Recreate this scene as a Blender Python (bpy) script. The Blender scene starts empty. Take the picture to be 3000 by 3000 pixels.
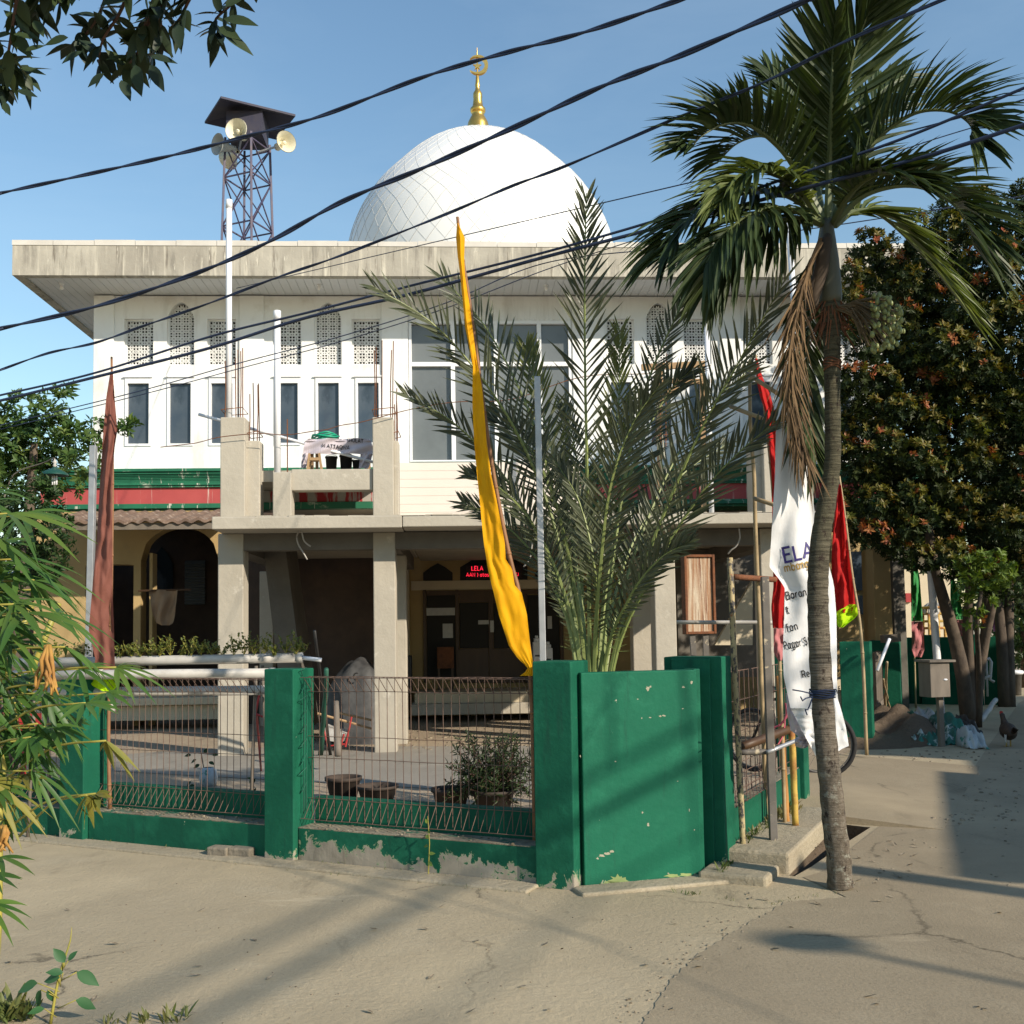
import bpy, bmesh, math, random
from math import sin, cos, pi, radians, sqrt, atan2, exp
from mathutils import Vector, Matrix
random.seed(7)
S = bpy.context.scene
C = S.collection
V = Vector
# ------------------------------------------------------------------ camera
FPX, PCX, PCY = 3100.0, 1500.0, 1660.0
PITCH, ROLL, CAMZ = radians(3.5), 0.0149, 1.62
_F = V((0, cos(PITCH), sin(PITCH)))
_U0 = V((0, -sin(PITCH), cos(PITCH)))
_R0 = V((1, 0, 0))
_R = _R0 * cos(ROLL) - _U0 * sin(ROLL)
_U = _U0 * cos(ROLL) + _R0 * sin(ROLL)
EYE = V((0, 0, CAMZ))
cam = bpy.data.cameras.new('camera')
cam.sensor_width = 36
cam.sensor_fit = 'HORIZONTAL'
cam.lens = 36 * FPX / 3000
cam.shift_y = (PCY - 1500) / 3000
cam.clip_start = 0.05
cam.clip_end = 2000
camo = bpy.data.objects.new('camera', cam)
C.objects.link(camo)
camo.matrix_world = Matrix(((_R.x, _U.x, -_F.x, 0), (_R.y, _U.y, -_F.y, 0), (_R.z, _U.z, -_F.z, CAMZ), (0, 0, 0, 1)))
S.camera = camo

def ray(x, y):
    return _F * FPX + _R * (x - PCX) + _U * (PCY - y)
def P(x, y, D):                     # the point seen at (x, y) whose distance along the street axis is D
    d = ray(x, y)
    return EYE + d * (D / d.y)
def G(x, y, z=0.0):                 # the point seen at (x, y) lying at height z
    d = ray(x, y)
    return EYE + d * ((z - CAMZ) / d.z)
TH = math.atan(0.052)
MC, MS = cos(TH), sin(TH)
MQ = Matrix.Rotation(TH, 4, 'Z')
def BL(x, y, v):                    # facade coordinates (u, z) of the point seen at (x, y) in the facade plane v
    d = ray(x, y)
    t = v / (-d.x * MS + d.y * MC)
    return (d.x * MC + d.y * MS) * t, CAMZ + d.z * t
def px(m, D):                       # metres -> pixels at distance D
    return m * FPX / D
def mt(p, D):
    return p * D / FPX

# ------------------------------------------------------------------ objects
LOC = {}
def thing(name, label, cat, loc, group=None):
    o = bpy.data.objects.new(name, None)
    C.objects.link(o)
    o.empty_display_size = 0.2
    o.location = loc
    o['label'] = label
    o['category'] = cat
    if group:
        o['group'] = group
    LOC[o.name] = V(loc)
    return o
def tag(o, label=None, cat=None, group=None, kind=None):
    if label: o['label'] = label
    if cat: o['category'] = cat
    if group: o['group'] = group
    if kind: o['kind'] = kind
    return o

class MB:
    def __init__(s, M=None):
        s.v = []; s.f = []; s.m = []; s.M = M
    def add(s, vs, fs, mi=0):
        b = len(s.v)
        if s.M is not None:
            vs = [s.M @ V(p) for p in vs]
        s.v += [tuple(p) for p in vs]
        for f in fs:
            s.f.append([i + b for i in f]); s.m.append(mi)
    def box(s, x0, x1, y0, y1, z0, z1, mi=0):
        if x0 > x1: x0, x1 = x1, x0
        if y0 > y1: y0, y1 = y1, y0
        if z0 > z1: z0, z1 = z1, z0
        s.add([(x0, y0, z0), (x1, y0, z0), (x1, y1, z0), (x0, y1, z0), (x0, y0, z1), (x1, y0, z1), (x1, y1, z1), (x0, y1, z1)],
              [(0, 3, 2, 1), (4, 5, 6, 7), (0, 1, 5, 4), (1, 2, 6, 5), (2, 3, 7, 6), (3, 0, 4, 7)], mi)
    def fbox(s, o, e, n, s0, s1, t0, t1, z0, z1, mi=0):     # box in a ground frame: o origin, e along, n across
        q = lambda a, b, z: (o.x + e.x * a + n.x * b, o.y + e.y * a + n.y * b, z)
        vs = [q(s0, t0, z0), q(s1, t0, z0), q(s1, t1, z0), q(s0, t1, z0), q(s0, t0, z1), q(s1, t0, z1), q(s1, t1, z1), q(s0, t1, z1)]
        fs_ = [(0, 3, 2, 1), (4, 5, 6, 7), (0, 1, 5, 4), (1, 2, 6, 5), (2, 3, 7, 6), (3, 0, 4, 7)]
        if e.x * n.y - e.y * n.x < 0: fs_ = [f[::-1] for f in fs_]
        s.add(vs, fs_, mi)
    def bar(s, a, b, w, h, mi=0, up=V((0, 0, 1))):
        a, b = V(a), V(b)
        d = (b - a).normalized()
        x = d.cross(up)
        if x.length < 1e-4: x = d.cross(V((1, 0, 0)))
        x.normalize(); y = x.cross(d)
        x = x * (w / 2); y = y * (h / 2)
        s.add([a - x - y, a + x - y, a + x + y, a - x + y, b - x - y, b + x - y, b + x + y, b - x + y],
              [(0, 1, 2, 3), (7, 6, 5, 4), (0, 4, 5, 1), (1, 5, 6, 2), (2, 6, 7, 3), (3, 7, 4, 0)], mi)
    def tube(s, pts, r, n=6, mi=0, caps=True, wob=0):
        pts = [V(p) for p in pts]
        k = len(pts)
        rs = r if isinstance(r, (list, tuple)) else [r] * k
        vs = []; fs = []
        t = (pts[1] - pts[0]).normalized()
        x = t.cross(V((0, 0, 1)))
        if x.length < 1e-3: x = t.cross(V((1, 0, 0)))
        x.normalize()
        for i in range(k):
            if 0 < i < k - 1: t = (pts[i + 1] - pts[i - 1])
            elif i == 0: t = pts[1] - pts[0]
            else: t = pts[-1] - pts[-2]
            t.normalize()
            x = (x - t * x.dot(t)).normalized()
            y = t.cross(x)
            for j in range(n):
                a = 2 * pi * j / n
                rr = rs[i] * (1 + (random.uniform(-wob, wob) if wob else 0))
                vs.append(pts[i] + x * (cos(a) * rr) + y * (sin(a) * rr))
        for i in range(k - 1):
            for j in range(n):
                j2 = (j + 1) % n
                fs.append((i * n + j, i * n + j2, (i + 1) * n + j2, (i + 1) * n + j))
        if caps:
            fs.append(tuple(range(n - 1, -1, -1)))
            fs.append(tuple((k - 1) * n + j for j in range(n)))
        s.add(vs, fs, mi)
    def lathe(s, prof, c, n=24, mi=0, axis=V((0, 0, 1))):   # prof: (radius, height)
        c = V(c); axis = V(axis).normalized()
        x = axis.cross(V((0, 1, 0)))
        if x.length < 1e-3: x = V((1, 0, 0))
        x.normalize(); y = axis.cross(x)
        vs = []; fs = []
        for (r, h) in prof:
            for j in range(n):
                a = 2 * pi * j / n
                vs.append(c + axis * h + x * (cos(a) * r) + y * (sin(a) * r))
        for i in range(len(prof) - 1):
            for j in range(n):
                j2 = (j + 1) % n
                fs.append((i * n + j, i * n + j2, (i + 1) * n + j2, (i + 1) * n + j))
        s.add(vs, fs, mi)
    def prism(s, poly, off, mi=0):          # poly: list of 3-D points, off: extrusion vector
        k = len(poly); off = V(off)
        a = [V(p) for p in poly]
        s.add(a + [p + off for p in a], [tuple(range(k)), tuple(range(2 * k - 1, k - 1, -1))] +
              [(i, i + k, (i + 1) % k + k, (i + 1) % k) for i in range(k)], mi)
    def ball(s, c, r, mi=0, n=10, k=7, sc=(1, 1, 1)):
        c = V(c); vs = []; fs = []
        for i in range(1, k):
            ph = pi * i / k
            for j in range(n):
                a = 2 * pi * j / n
                vs.append(c + V((sin(ph) * cos(a) * r * sc[0], sin(ph) * sin(a) * r * sc[1], cos(ph) * r * sc[2])))
        vs.append(c + V((0, 0, r * sc[2]))); vs.append(c - V((0, 0, r * sc[2])))
        t, b = len(vs) - 2, len(vs) - 1
        for i in range(k - 2):
            for j in range(n):
                j2 = (j + 1) % n
                fs.append((i * n + j, (i + 1) * n + j, (i + 1) * n + j2, i * n + j2))
        for j in range(n):
            j2 = (j + 1) % n
            fs.append((t, j, j2)); fs.append((b, (k - 2) * n + j2, (k - 2) * n + j))
        s.add(vs, fs, mi)
    def build(s, name, mats, parent=None, loc=None, smooth=False, bevel=0, tagged=None):
        if not isinstance(mats, (list, tuple)): mats = [mats]
        base = V((0, 0, 0))
        if parent is not None: base = LOC[parent.name]
        elif loc is not None: base = V(loc)
        me = bpy.data.meshes.new(name)
        if base.length: vs = [(p[0] - base.x, p[1] - base.y, p[2] - base.z) for p in s.v]
        else: vs = s.v
        me.from_pydata(vs, [], s.f)
        for m in mats: me.materials.append(m)
        if any(s.m): me.polygons.foreach_set('material_index', s.m)
        if smooth: me.polygons.foreach_set('use_smooth', [True] * len(me.polygons))
        me.update()
        o = bpy.data.objects.new(name, me)
        C.objects.link(o)
        if parent is not None:
            o.parent = parent
            LOC[o.name] = base
        else:
            o.location = base
            LOC[o.name] = base
        if bevel:
            b = o.modifiers.new('bevel', 'BEVEL'); b.width = bevel; b.segments = 2; b.limit_method = 'ANGLE'
        return o

def copy_thing(o, delta, label=None):
    c = o.copy(); C.objects.link(c)
    c.location = o.location + V(delta)
    if label: c['label'] = label
    LOC[c.name] = LOC[o.name] + V(delta)
    for ch in list(o.children):
        d = ch.copy(); C.objects.link(d); d.parent = c
        for g in list(ch.children):
            h = g.copy(); C.objects.link(h); h.parent = d
    return c
def copy_part(o, delta):                # a copy of a part (with its sub-parts) under the same thing
    c = o.copy(); C.objects.link(c); c.parent = o.parent
    c.location = o.location + V(delta)
    for ch in list(o.children):
        d = ch.copy(); C.objects.link(d); d.parent = c
    return c

def spline(pts, n):
    pts = [V(p) for p in pts]
    q = [pts[0] * 2 - pts[1]] + pts + [pts[-1] * 2 - pts[-2]]
    seg = len(pts) - 1
    out = []
    for i in range(n):
        t = i / (n - 1) * seg
        k = min(int(t), seg - 1); f = t - k
        a, b, c, d = q[k], q[k + 1], q[k + 2], q[k + 3]
        out.append(0.5 * ((2 * b) + (c - a) * f + (2 * a - 5 * b + 4 * c - d) * f * f + (3 * b - a - 3 * c + d) * f ** 3))
    return out
def lerp(a, b, t): return a + (b - a) * t
def interp(tab, x):
    if x <= tab[0][0]: return tab[0][1:]
    for a, b in zip(tab, tab[1:]):
        if x <= b[0]:
            f = (x - a[0]) / (b[0] - a[0])
            return tuple(lerp(p, q, f) for p, q in zip(a[1:], b[1:]))
    return tab[-1][1:]
def rnd(a, b): return random.uniform(a, b)
def rvec():
    while True:
        v = V((rnd(-1, 1), rnd(-1, 1), rnd(-1, 1)))
        if 0.05 < v.length < 1: return v.normalized()

# ------------------------------------------------------------------ materials
def newmat(name):
    m = bpy.data.materials.new(name); m.use_nodes = True
    nt = m.node_tree
    return m, nt, nt.nodes['Principled BSDF']
def nd(nt, typ, **kw):
    n = nt.nodes.new(typ)
    for k, v in kw.items():
        if k in n.inputs: n.inputs[k].default_value = v
        else: setattr(n, k, v)
    return n
def c4(c): return (c[0], c[1], c[2], 1)
def noise(nt, scale, detail=6, rough=0.6, stretch=None, dist=0.0, coord='Object'):
    tc = nd(nt, 'ShaderNodeTexCoord')
    src = tc.outputs[coord]
    if stretch:
        mp = nd(nt, 'ShaderNodeMapping'); mp.inputs['Scale'].default_value = stretch
        nt.links.new(src, mp.inputs['Vector']); src = mp.outputs[0]
    n = nd(nt, 'ShaderNodeTexNoise', Scale=scale, Detail=detail, Roughness=rough, Distortion=dist)
    nt.links.new(src, n.inputs['Vector'])
    return n.outputs['Fac']
def ramp(nt, fac, a, b, ca=(0, 0, 0), cb=(1, 1, 1)):
    r = nd(nt, 'ShaderNodeValToRGB')
    r.color_ramp.elements[0].position = a; r.color_ramp.elements[0].color = c4(ca)
    r.color_ramp.elements[1].position = b; r.color_ramp.elements[1].color = c4(cb)
    nt.links.new(fac, r.inputs[0])
    return r.outputs[0]
def mixc(nt, fac, a, b, typ='MIX'):
    m = nd(nt, 'ShaderNodeMixRGB', blend_type=typ)
    for sock, val in ((0, fac), (1, a), (2, b)):
        if hasattr(val, 'is_linked'): nt.links.new(val, m.inputs[sock])
        elif isinstance(val, (int, float)): m.inputs[sock].default_value = val
        else: m.inputs[sock].default_value = c4(val)
    return m.outputs[0]
def bump(nt, bsdf, fac, strength, dist=0.02):
    b = nd(nt, 'ShaderNodeBump', Strength=strength, Distance=dist)
    nt.links.new(fac, b.inputs['Height'])
    nt.links.new(b.outputs[0], bsdf.inputs['Normal'])
def mat(name, col, col2=None, scale=4, lo=0.35, hi=0.7, rough=0.8, metal=0, spec=0.4, bmp=0, bscale=40, stains=(), stretch=None, bdist=0.02, detail=6, emit=None):
    """base colour, a second tone mixed by noise, then any number of (colour, noise scale, lo, hi, stretch) stains on top"""
    m, nt, b = newmat(name)
    b.inputs['Roughness'].default_value = rough
    b.inputs['Metallic'].default_value = metal
    b.inputs['Specular IOR Level'].default_value = spec
    b.inputs['Base Color'].default_value = c4(col)
    out = None
    if col2:
        out = mixc(nt, ramp(nt, noise(nt, scale, detail, stretch=stretch), lo, hi), col, col2)
    for (sc, ss, sl, sh, st) in stains:
        out = mixc(nt, ramp(nt, noise(nt, ss, 8, 0.65, st), sl, sh), out if out is not None else col, sc)
    if out is not None: nt.links.new(out, b.inputs['Base Color'])
    if bmp: bump(nt, b, noise(nt, bscale, 6), bmp, bdist)
    if emit:
        b.inputs['Emission Color'].default_value = c4(emit[:3]); b.inputs['Emission Strength'].default_value = emit[3]
    return m
def leafmat(name, c1, c2, c3=None, trans=0.3, rough=0.5, spec=0.35, nscale=1.5):
    """every leaf (mesh island) has its own tone between c1 and c2; light also passes through the blade"""
    m, nt, b = newmat(name)
    g = nd(nt, 'ShaderNodeNewGeometry')
    col = mixc(nt, g.outputs['Random Per Island'], c1, c2)
    if c3:
        col = mixc(nt, ramp(nt, noise(nt, nscale, 3), 0.5, 0.72), col, c3)
    nt.links.new(col, b.inputs['Base Color'])
    b.inputs['Roughness'].default_value = rough
    b.inputs['Specular IOR Level'].default_value = spec
    t = nd(nt, 'ShaderNodeBsdfTranslucent')
    tcol = mixc(nt, 1.0, col, (1.0, 1.0, 0.45), 'MULTIPLY')
    nt.links.new(tcol, t.inputs['Color'])
    mx = nd(nt, 'ShaderNodeMixShader'); mx.inputs[0].default_value = trans
    nt.links.new(b.outputs[0], mx.inputs[1]); nt.links.new(t.outputs[0], mx.inputs[2])
    nt.links.new(mx.outputs[0], nt.nodes['Material Output'].inputs['Surface'])
    return m
# ------------------------------------------------------------------ light
SUN_EL = radians(26)
SUN_H = V((0.766, -0.643, 0)).normalized()          # towards the sun, over the right shoulder
SUN = (SUN_H * cos(SUN_EL) + V((0, 0, sin(SUN_EL)))).normalized()
w = bpy.data.worlds.new('World'); S.world = w; w.use_nodes = True
nt = w.node_tree
sky = nt.nodes.new('ShaderNodeTexSky'); sky.sky_type = 'NISHITA'; sky.sun_disc = False
sky.sun_elevation = SUN_EL
sky.sun_rotation = math.atan2(SUN_H.x, SUN_H.y)
sky.air_density = 1.5; sky.dust_density = 0.2; sky.ozone_density = 4.5
bg = nt.nodes['Background']
tint = nt.nodes.new('ShaderNodeMixRGB'); tint.blend_type = 'MULTIPLY'; tint.inputs[0].default_value = 1; tint.inputs[2].default_value = (1.05, 1.05, 1.0, 1)
nt.links.new(sky.outputs[0], tint.inputs[1]); cn_n = noise(nt, 2.2, 7, 0.6, (1, 1, 3.5), 0.6, 'Generated'); veil = mixc(nt, ramp(nt, cn_n, 0.42, 0.85, (0, 0, 0), (0.14, 0.14, 0.14)), tint.outputs[0], (4.2, 5.2, 6.0)); nt.links.new(veil, bg.inputs[0]); bg.inputs[1].default_value = 0.114
sl = bpy.data.lights.new('sun', 'SUN'); sl.energy = 4.2; sl.angle = radians(0.6); sl.color = (1, 0.89, 0.73)
so = bpy.data.objects.new('sun', sl); C.objects.link(so)
so.rotation_euler = (-SUN).to_track_quat('-Z', 'Y').to_euler(); so.location = (20, -20, 30)
S.view_settings.view_transform = 'Standard'
S.view_settings.look = 'None'
S.view_settings.exposure = 0.55
S.cycles.max_bounces = 6
S.cycles.diffuse_bounces = 3
S.cycles.transparent_max_bounces = 8
S.cycles.use_denoising = True

# ------------------------------------------------------------------ palette
GREENP = (0.009, 0.112, 0.062)
M = {}
M['white'] = mat('white_plaster', (0.80, 0.81, 0.81), (0.70, 0.70, 0.69), 0.7, 0.4, 0.75, 0.85, stains=[((0.50, 0.49, 0.47), 1.6, 0.54, 0.8, (1.3, 1, 0.22)), ((0.60, 0.58, 0.54), 0.9, 0.56, 0.72, None)], bmp=0.1, bscale=30)
M['fascia'] = mat('stained_concrete', (0.45, 0.42, 0.355), (0.31, 0.285, 0.24), 0.9, 0.35, 0.65, 0.9,
                  stains=[((0.19, 0.175, 0.15), 2.6, 0.52, 0.70, (1.6, 1, 0.25)), ((0.56, 0.52, 0.43), 4.0, 0.54, 0.66, (2.4, 1, 0.12)), ((0.15, 0.13, 0.105), 5.0, 0.58, 0.7, (2.2, 1, 0.2)), ((0.62, 0.58, 0.49), 9, 0.63, 0.69, (1.8, 1, 0.3))], bmp=0.4, bscale=9)
M['coping'] = mat('pale_tile', (0.62, 0.59, 0.54), (0.52, 0.49, 0.44), 2, rough=0.6, bmp=0.1)
M['soffit'] = mat('white_panel', (0.66, 0.66, 0.67), (0.58, 0.58, 0.58), 0.6, rough=0.6)
M['concrete'] = mat('raw_concrete', (0.44, 0.40, 0.33), (0.36, 0.325, 0.265), 1.5, 0.3, 0.7, 0.9, stains=[((0.23, 0.21, 0.18), 1.7, 0.62, 0.8, None), ((0.50, 0.46, 0.39), 5, 0.6, 0.7, None)], bmp=0.35, bscale=14)
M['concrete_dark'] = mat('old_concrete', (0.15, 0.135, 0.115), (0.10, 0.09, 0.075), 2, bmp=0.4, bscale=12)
M['tile'] = mat('cream_tile', (0.74, 0.66, 0.58), (0.68, 0.60, 0.53), 0.8, rough=0.4, spec=0.5)
M['yellow_wall'] = mat('cream_plaster', (0.42, 0.30, 0.14), (0.34, 0.24, 0.11), 1.2, rough=0.85, stains=[((0.25, 0.19, 0.12), 2.2, 0.62, 0.85, None)], bmp=0.15)
M['cream'] = mat('pale_cream_plaster', (0.58, 0.50, 0.36), (0.50, 0.42, 0.30), 1.2, rough=0.85, bmp=0.1)
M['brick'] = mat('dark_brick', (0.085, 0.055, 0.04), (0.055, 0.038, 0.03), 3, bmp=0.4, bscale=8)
M['green'] = mat('green_paint', GREENP, (0.006, 0.072, 0.043), 0.9, 0.35, 0.7, 0.7, spec=0.15,
                 stains=[((0.016, 0.145, 0.082), 2.5, 0.52, 0.75, None), ((0.008, 0.06, 0.04), 5, 0.55, 0.75, (2, 2, .25)), ((0.40, 0.40, 0.31), 9.0, 0.70, 0.712, (1, 1, 0.8))], bmp=0.3, bscale=12)
M['green_cornice'] = mat('faded_green_paint', (0.015, 0.15, 0.075), (0.012, 0.10, 0.055), 1.5, rough=0.6,
                         stains=[((0.50, 0.50, 0.42), 4, 0.61, 0.65, (3.2, 1, 0.08)), ((0.36, 0.42, 0.33), 6, 0.60, 0.70, (0.6, 1, 1.4))])
M['red_band'] = mat('faded_red_paint', (0.42, 0.075, 0.07), (0.34, 0.055, 0.055), 1.5, rough=0.6,
                    stains=[((0.55, 0.42, 0.36), 4, 0.61, 0.65, (3.2, 1, 0.08))])
M['red'] = mat('red_paint', (0.42, 0.03, 0.03), (0.3, 0.03, 0.03), 3, rough=0.5)
M['dome'] = mat('white_enamel', (0.82, 0.82, 0.80), (0.78, 0.78, 0.77), 0.5, rough=0.3, spec=0.5)
M['seam'] = mat('seam_grey', (0.52, 0.52, 0.51), rough=0.6)
M['gold'] = mat('gold', (0.72, 0.46, 0.12), (0.60, 0.36, 0.09), 4, rough=0.32, metal=0.9)
M['tower'] = mat('blue_steel', (0.045, 0.045, 0.10), (0.09, 0.065, 0.085), 6, rough=0.55)
M['roof_dark'] = mat('dark_sheet', (0.028, 0.028, 0.055), (0.05, 0.045, 0.06), 3, rough=0.7)
M['horn'] = mat('cream_enamel', (0.74, 0.70, 0.55), (0.62, 0.57, 0.42), 5, rough=0.4)
M['horn_grey'] = mat('grey_enamel', (0.36, 0.38, 0.38), (0.28, 0.30, 0.30), 5, rough=0.5)
M['pvc'] = mat('white_pvc', (0.78, 0.78, 0.80), (0.68, 0.68, 0.70), 3, rough=0.35, spec=0.5)
M['pvc_dirty'] = mat('grey_pvc', (0.50, 0.48, 0.45), (0.34, 0.32, 0.29), 5, rough=0.5, stains=[((0.2, 0.17, 0.14), 9, 0.6, 0.75, None)])
M['alu'] = mat('white_frame', (0.76, 0.77, 0.79), rough=0.4)
M['glass'] = mat('tinted_glass', (0.045, 0.062, 0.085), (0.085, 0.10, 0.115), 0.9, 0.4, 0.65, rough=0.08, spec=0.5, stains=[((0.02, 0.03, 0.04), 0.7, 0.55, 0.62, (1, 1, .4))], bmp=0.04, bscale=1.5)  # darker and paler patches imitate uneven reflections in the panes
M['glass_grey'] = mat('grey_film_glass', (0.15, 0.165, 0.17), (0.115, 0.125, 0.13), 0.6, 0.4, 0.6, rough=0.2, spec=0.45, bmp=0.04, bscale=1.2)
M['dark'] = mat('dark_interior', (0.03, 0.028, 0.026), rough=0.9)  # near-black; behind lattice and windows it stands in for unlit rooms
M['wood_dark'] = mat('dark_wood', (0.085, 0.045, 0.022), (0.055, 0.03, 0.016), 6, rough=0.5, stretch=(1, 1, 0.15))
M['wood'] = mat('pale_wood', (0.40, 0.26, 0.13), (0.28, 0.17, 0.09), 8, rough=0.7, stretch=(1, 1, 0.2))
M['wood_grey'] = mat('grey_wood', (0.19, 0.16, 0.13), (0.13, 0.11, 0.09), 9, rough=0.85, stretch=(1, 1, 0.2))
M['bamboo'] = mat('bamboo', (0.40, 0.30, 0.17), (0.24, 0.18, 0.10), 7, rough=0.6, stains=[((0.12, 0.09, 0.06), 12, 0.62, 0.72, None)])
M['bamboo_brown'] = mat('brown_bamboo', (0.27, 0.13, 0.06), (0.17, 0.085, 0.04), 7, rough=0.6)
M['bamboo_orange'] = mat('orange_bamboo', (0.46, 0.22, 0.055), (0.30, 0.14, 0.05), 7, rough=0.55)
M['rust'] = mat('rust', (0.20, 0.075, 0.032), (0.10, 0.045, 0.025), 12, rough=0.9, bmp=0.3)
M['rustwire'] = mat('rusty_wire', (0.16, 0.10, 0.075), (0.10, 0.065, 0.05), 12, rough=0.85)
M['greenwire'] = mat('green_wire', (0.012, 0.12, 0.075), (0.03, 0.07, 0.05), 6, rough=0.6)
M['rustpipe'] = mat('mottled_pipe', (0.44, 0.36, 0.20), (0.33, 0.26, 0.14), 8, rough=0.7, stains=[((0.06, 0.055, 0.055), 34, 0.51, 0.55, (1, 1, 0.5)), ((0.28, 0.11, 0.04), 22, 0.60, 0.66, None)])
M['yellowpipe'] = mat('yellow_rusty_pipe', (0.50, 0.34, 0.07), (0.30, 0.12, 0.035), 5, 0.45, 0.6, rough=0.7, stains=[((0.10, 0.05, 0.03), 14, 0.6, 0.66, None)])
M['galv'] = mat('galvanised_steel', (0.42, 0.43, 0.45), (0.32, 0.33, 0.35), 9, rough=0.42, metal=0.55)
M['steelpost'] = mat('grey_steel_post', (0.15, 0.135, 0.12), (0.10, 0.09, 0.08), 9, rough=0.6, stains=[((0.45, 0.38, 0.27), 13, 0.6, 0.66, None)])
M['rustsign'] = mat('rusted_white_sheet', (0.50, 0.42, 0.32), (0.30, 0.16, 0.085), 3.5, 0.38, 0.6, rough=0.8, stretch=(12, 12, 0.5), stains=[((0.15, 0.055, 0.025), 5, 0.52, 0.62, (14, 14, 0.5)), ((0.62, 0.56, 0.44), 4, 0.60, 0.66, (12, 12, 0.6))], bmp=0.2)
M['cable'] = mat('haze_blue_cable', (0.018, 0.030, 0.070), rough=0.65)  # black cable with the blue of haze mixed into its colour
M['black'] = mat('black_plastic', (0.016, 0.016, 0.017), (0.03, 0.028, 0.025), 5, rough=0.55)
M['pot'] = mat('dark_pot', (0.055, 0.038, 0.028), (0.03, 0.024, 0.02), 5, rough=0.75)
M['tyre'] = mat('tyre', (0.018, 0.017, 0.017), rough=0.8)
M['yellow'] = mat('yellow_cloth', (0.80, 0.39, 0.004), (0.66, 0.29, 0.004), 5, rough=0.75, spec=0.2, bmp=0.06, bscale=120)
M['brown'] = mat('brown_cloth', (0.20, 0.075, 0.055), (0.16, 0.06, 0.045), 3, rough=0.8, spec=0.2, bmp=0.06, bscale=120)
M['redcloth'] = mat('red_cloth', (0.50, 0.014, 0.014), (0.40, 0.012, 0.012), 3, rough=0.75, spec=0.2)
M['pinkcloth'] = mat('pink_cloth', (0.45, 0.17, 0.17), (0.38, 0.13, 0.14), 3, rough=0.75, spec=0.2)
M['lime'] = mat('lime_cloth', (0.50, 0.80, 0.01), (0.42, 0.70, 0.01), 3, rough=0.75, spec=0.2)
M['whitecloth'] = mat('white_banner_cloth', (0.78, 0.78, 0.79), (0.72, 0.72, 0.73), 1.5, rough=0.55, spec=0.35)
M['greycloth'] = mat('grey_banner_cloth', (0.56, 0.50, 0.54), (0.46, 0.41, 0.45), 3, rough=0.7)
M['navy'] = mat('navy_print', (0.035, 0.025, 0.16), rough=0.6)
M['ochre'] = mat('ochre_print', (0.38, 0.24, 0.06), rough=0.6)
M['blackink'] = mat('black_print', (0.02, 0.02, 0.022), rough=0.6)
M['greenhose'] = mat('green_hose', (0.01, 0.30, 0.17), rough=0.4)
M['paper'] = mat('paper', (0.55, 0.55, 0.53), (0.45, 0.45, 0.44), 9, rough=0.8)
M['led'] = mat('red_led', (0.2, 0.0, 0.01), emit=(1.0, 0.02, 0.05, 1.1))
M['ledboard'] = mat('led_board', (0.02, 0.006, 0.006), rough=0.5)
M['bulb'] = mat('white_bulb_glass', (0.85, 0.85, 0.85), rough=0.2)
M['lampgreen'] = mat('green_enamel', (0.012, 0.06, 0.045), rough=0.4)
M['tarp'] = mat('grey_tarpaulin', (0.075, 0.075, 0.075), (0.03, 0.03, 0.032), 6, rough=0.6, bmp=0.3, bscale=9)
M['sack_green'] = mat('green_sack', (0.02, 0.16, 0.12), (0.03, 0.09, 0.075), 4, rough=0.6, stains=[((0.42, 0.47, 0.46), 5, 0.55, 0.6, None)])
M['sack_white'] = mat('white_sack', (0.42, 0.46, 0.47), (0.28, 0.31, 0.33), 5, rough=0.6, stains=[((0.03, 0.17, 0.13), 6, 0.6, 0.64, None)])
M['purple'] = mat('purple_cloth', (0.30, 0.14, 0.36), (0.24, 0.10, 0.30), 3)
M['greencloth'] = mat('green_cloth', (0.025, 0.22, 0.05), (0.02, 0.16, 0.04), 3)
def clothmat(name, c1, c2, trans=.3, rough=.75):
    m, nt, b = newmat(name)
    col = mixc(nt, ramp(nt, noise(nt, 5, 6), .35, .7), c1, c2); nt.links.new(col, b.inputs['Base Color'])
    b.inputs['Roughness'].default_value = rough; b.inputs['Specular IOR Level'].default_value = .2
    bp = nd(nt, 'ShaderNodeBump', Strength=.25, Distance=.01); nt.links.new(noise(nt, 22, 7, .6, (1.6, 1, .7)), bp.inputs['Height']); nt.links.new(bp.outputs[0], b.inputs['Normal'])
    t = nd(nt, 'ShaderNodeBsdfTranslucent'); nt.links.new(col, t.inputs['Color']); nt.links.new(bp.outputs[0], t.inputs['Normal'])
    mx = nd(nt, 'ShaderNodeMixShader'); mx.inputs[0].default_value = trans
    nt.links.new(b.outputs[0], mx.inputs[1]); nt.links.new(t.outputs[0], mx.inputs[2]); nt.links.new(mx.outputs[0], nt.nodes['Material Output'].inputs['Surface'])
    return m
M['yellow'] = clothmat('yellow_cloth', (0.86, 0.44, 0.006), (0.74, 0.34, 0.005))
M['brown'] = clothmat('brown_cloth', (0.21, 0.08, 0.06), (0.16, 0.06, 0.045), .15)
M['redcloth'] = clothmat('red_cloth', (0.52, 0.018, 0.016), (0.42, 0.013, 0.013))
M['lime'] = clothmat('lime_cloth', (0.52, 0.82, 0.012), (0.44, 0.72, 0.012))
M['whitecloth'] = clothmat('white_banner_cloth', (0.78, 0.78, 0.79), (0.73, 0.73, 0.74), .15, .55)
M['ground'] = None
M['trunkpalm'] = None
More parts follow.
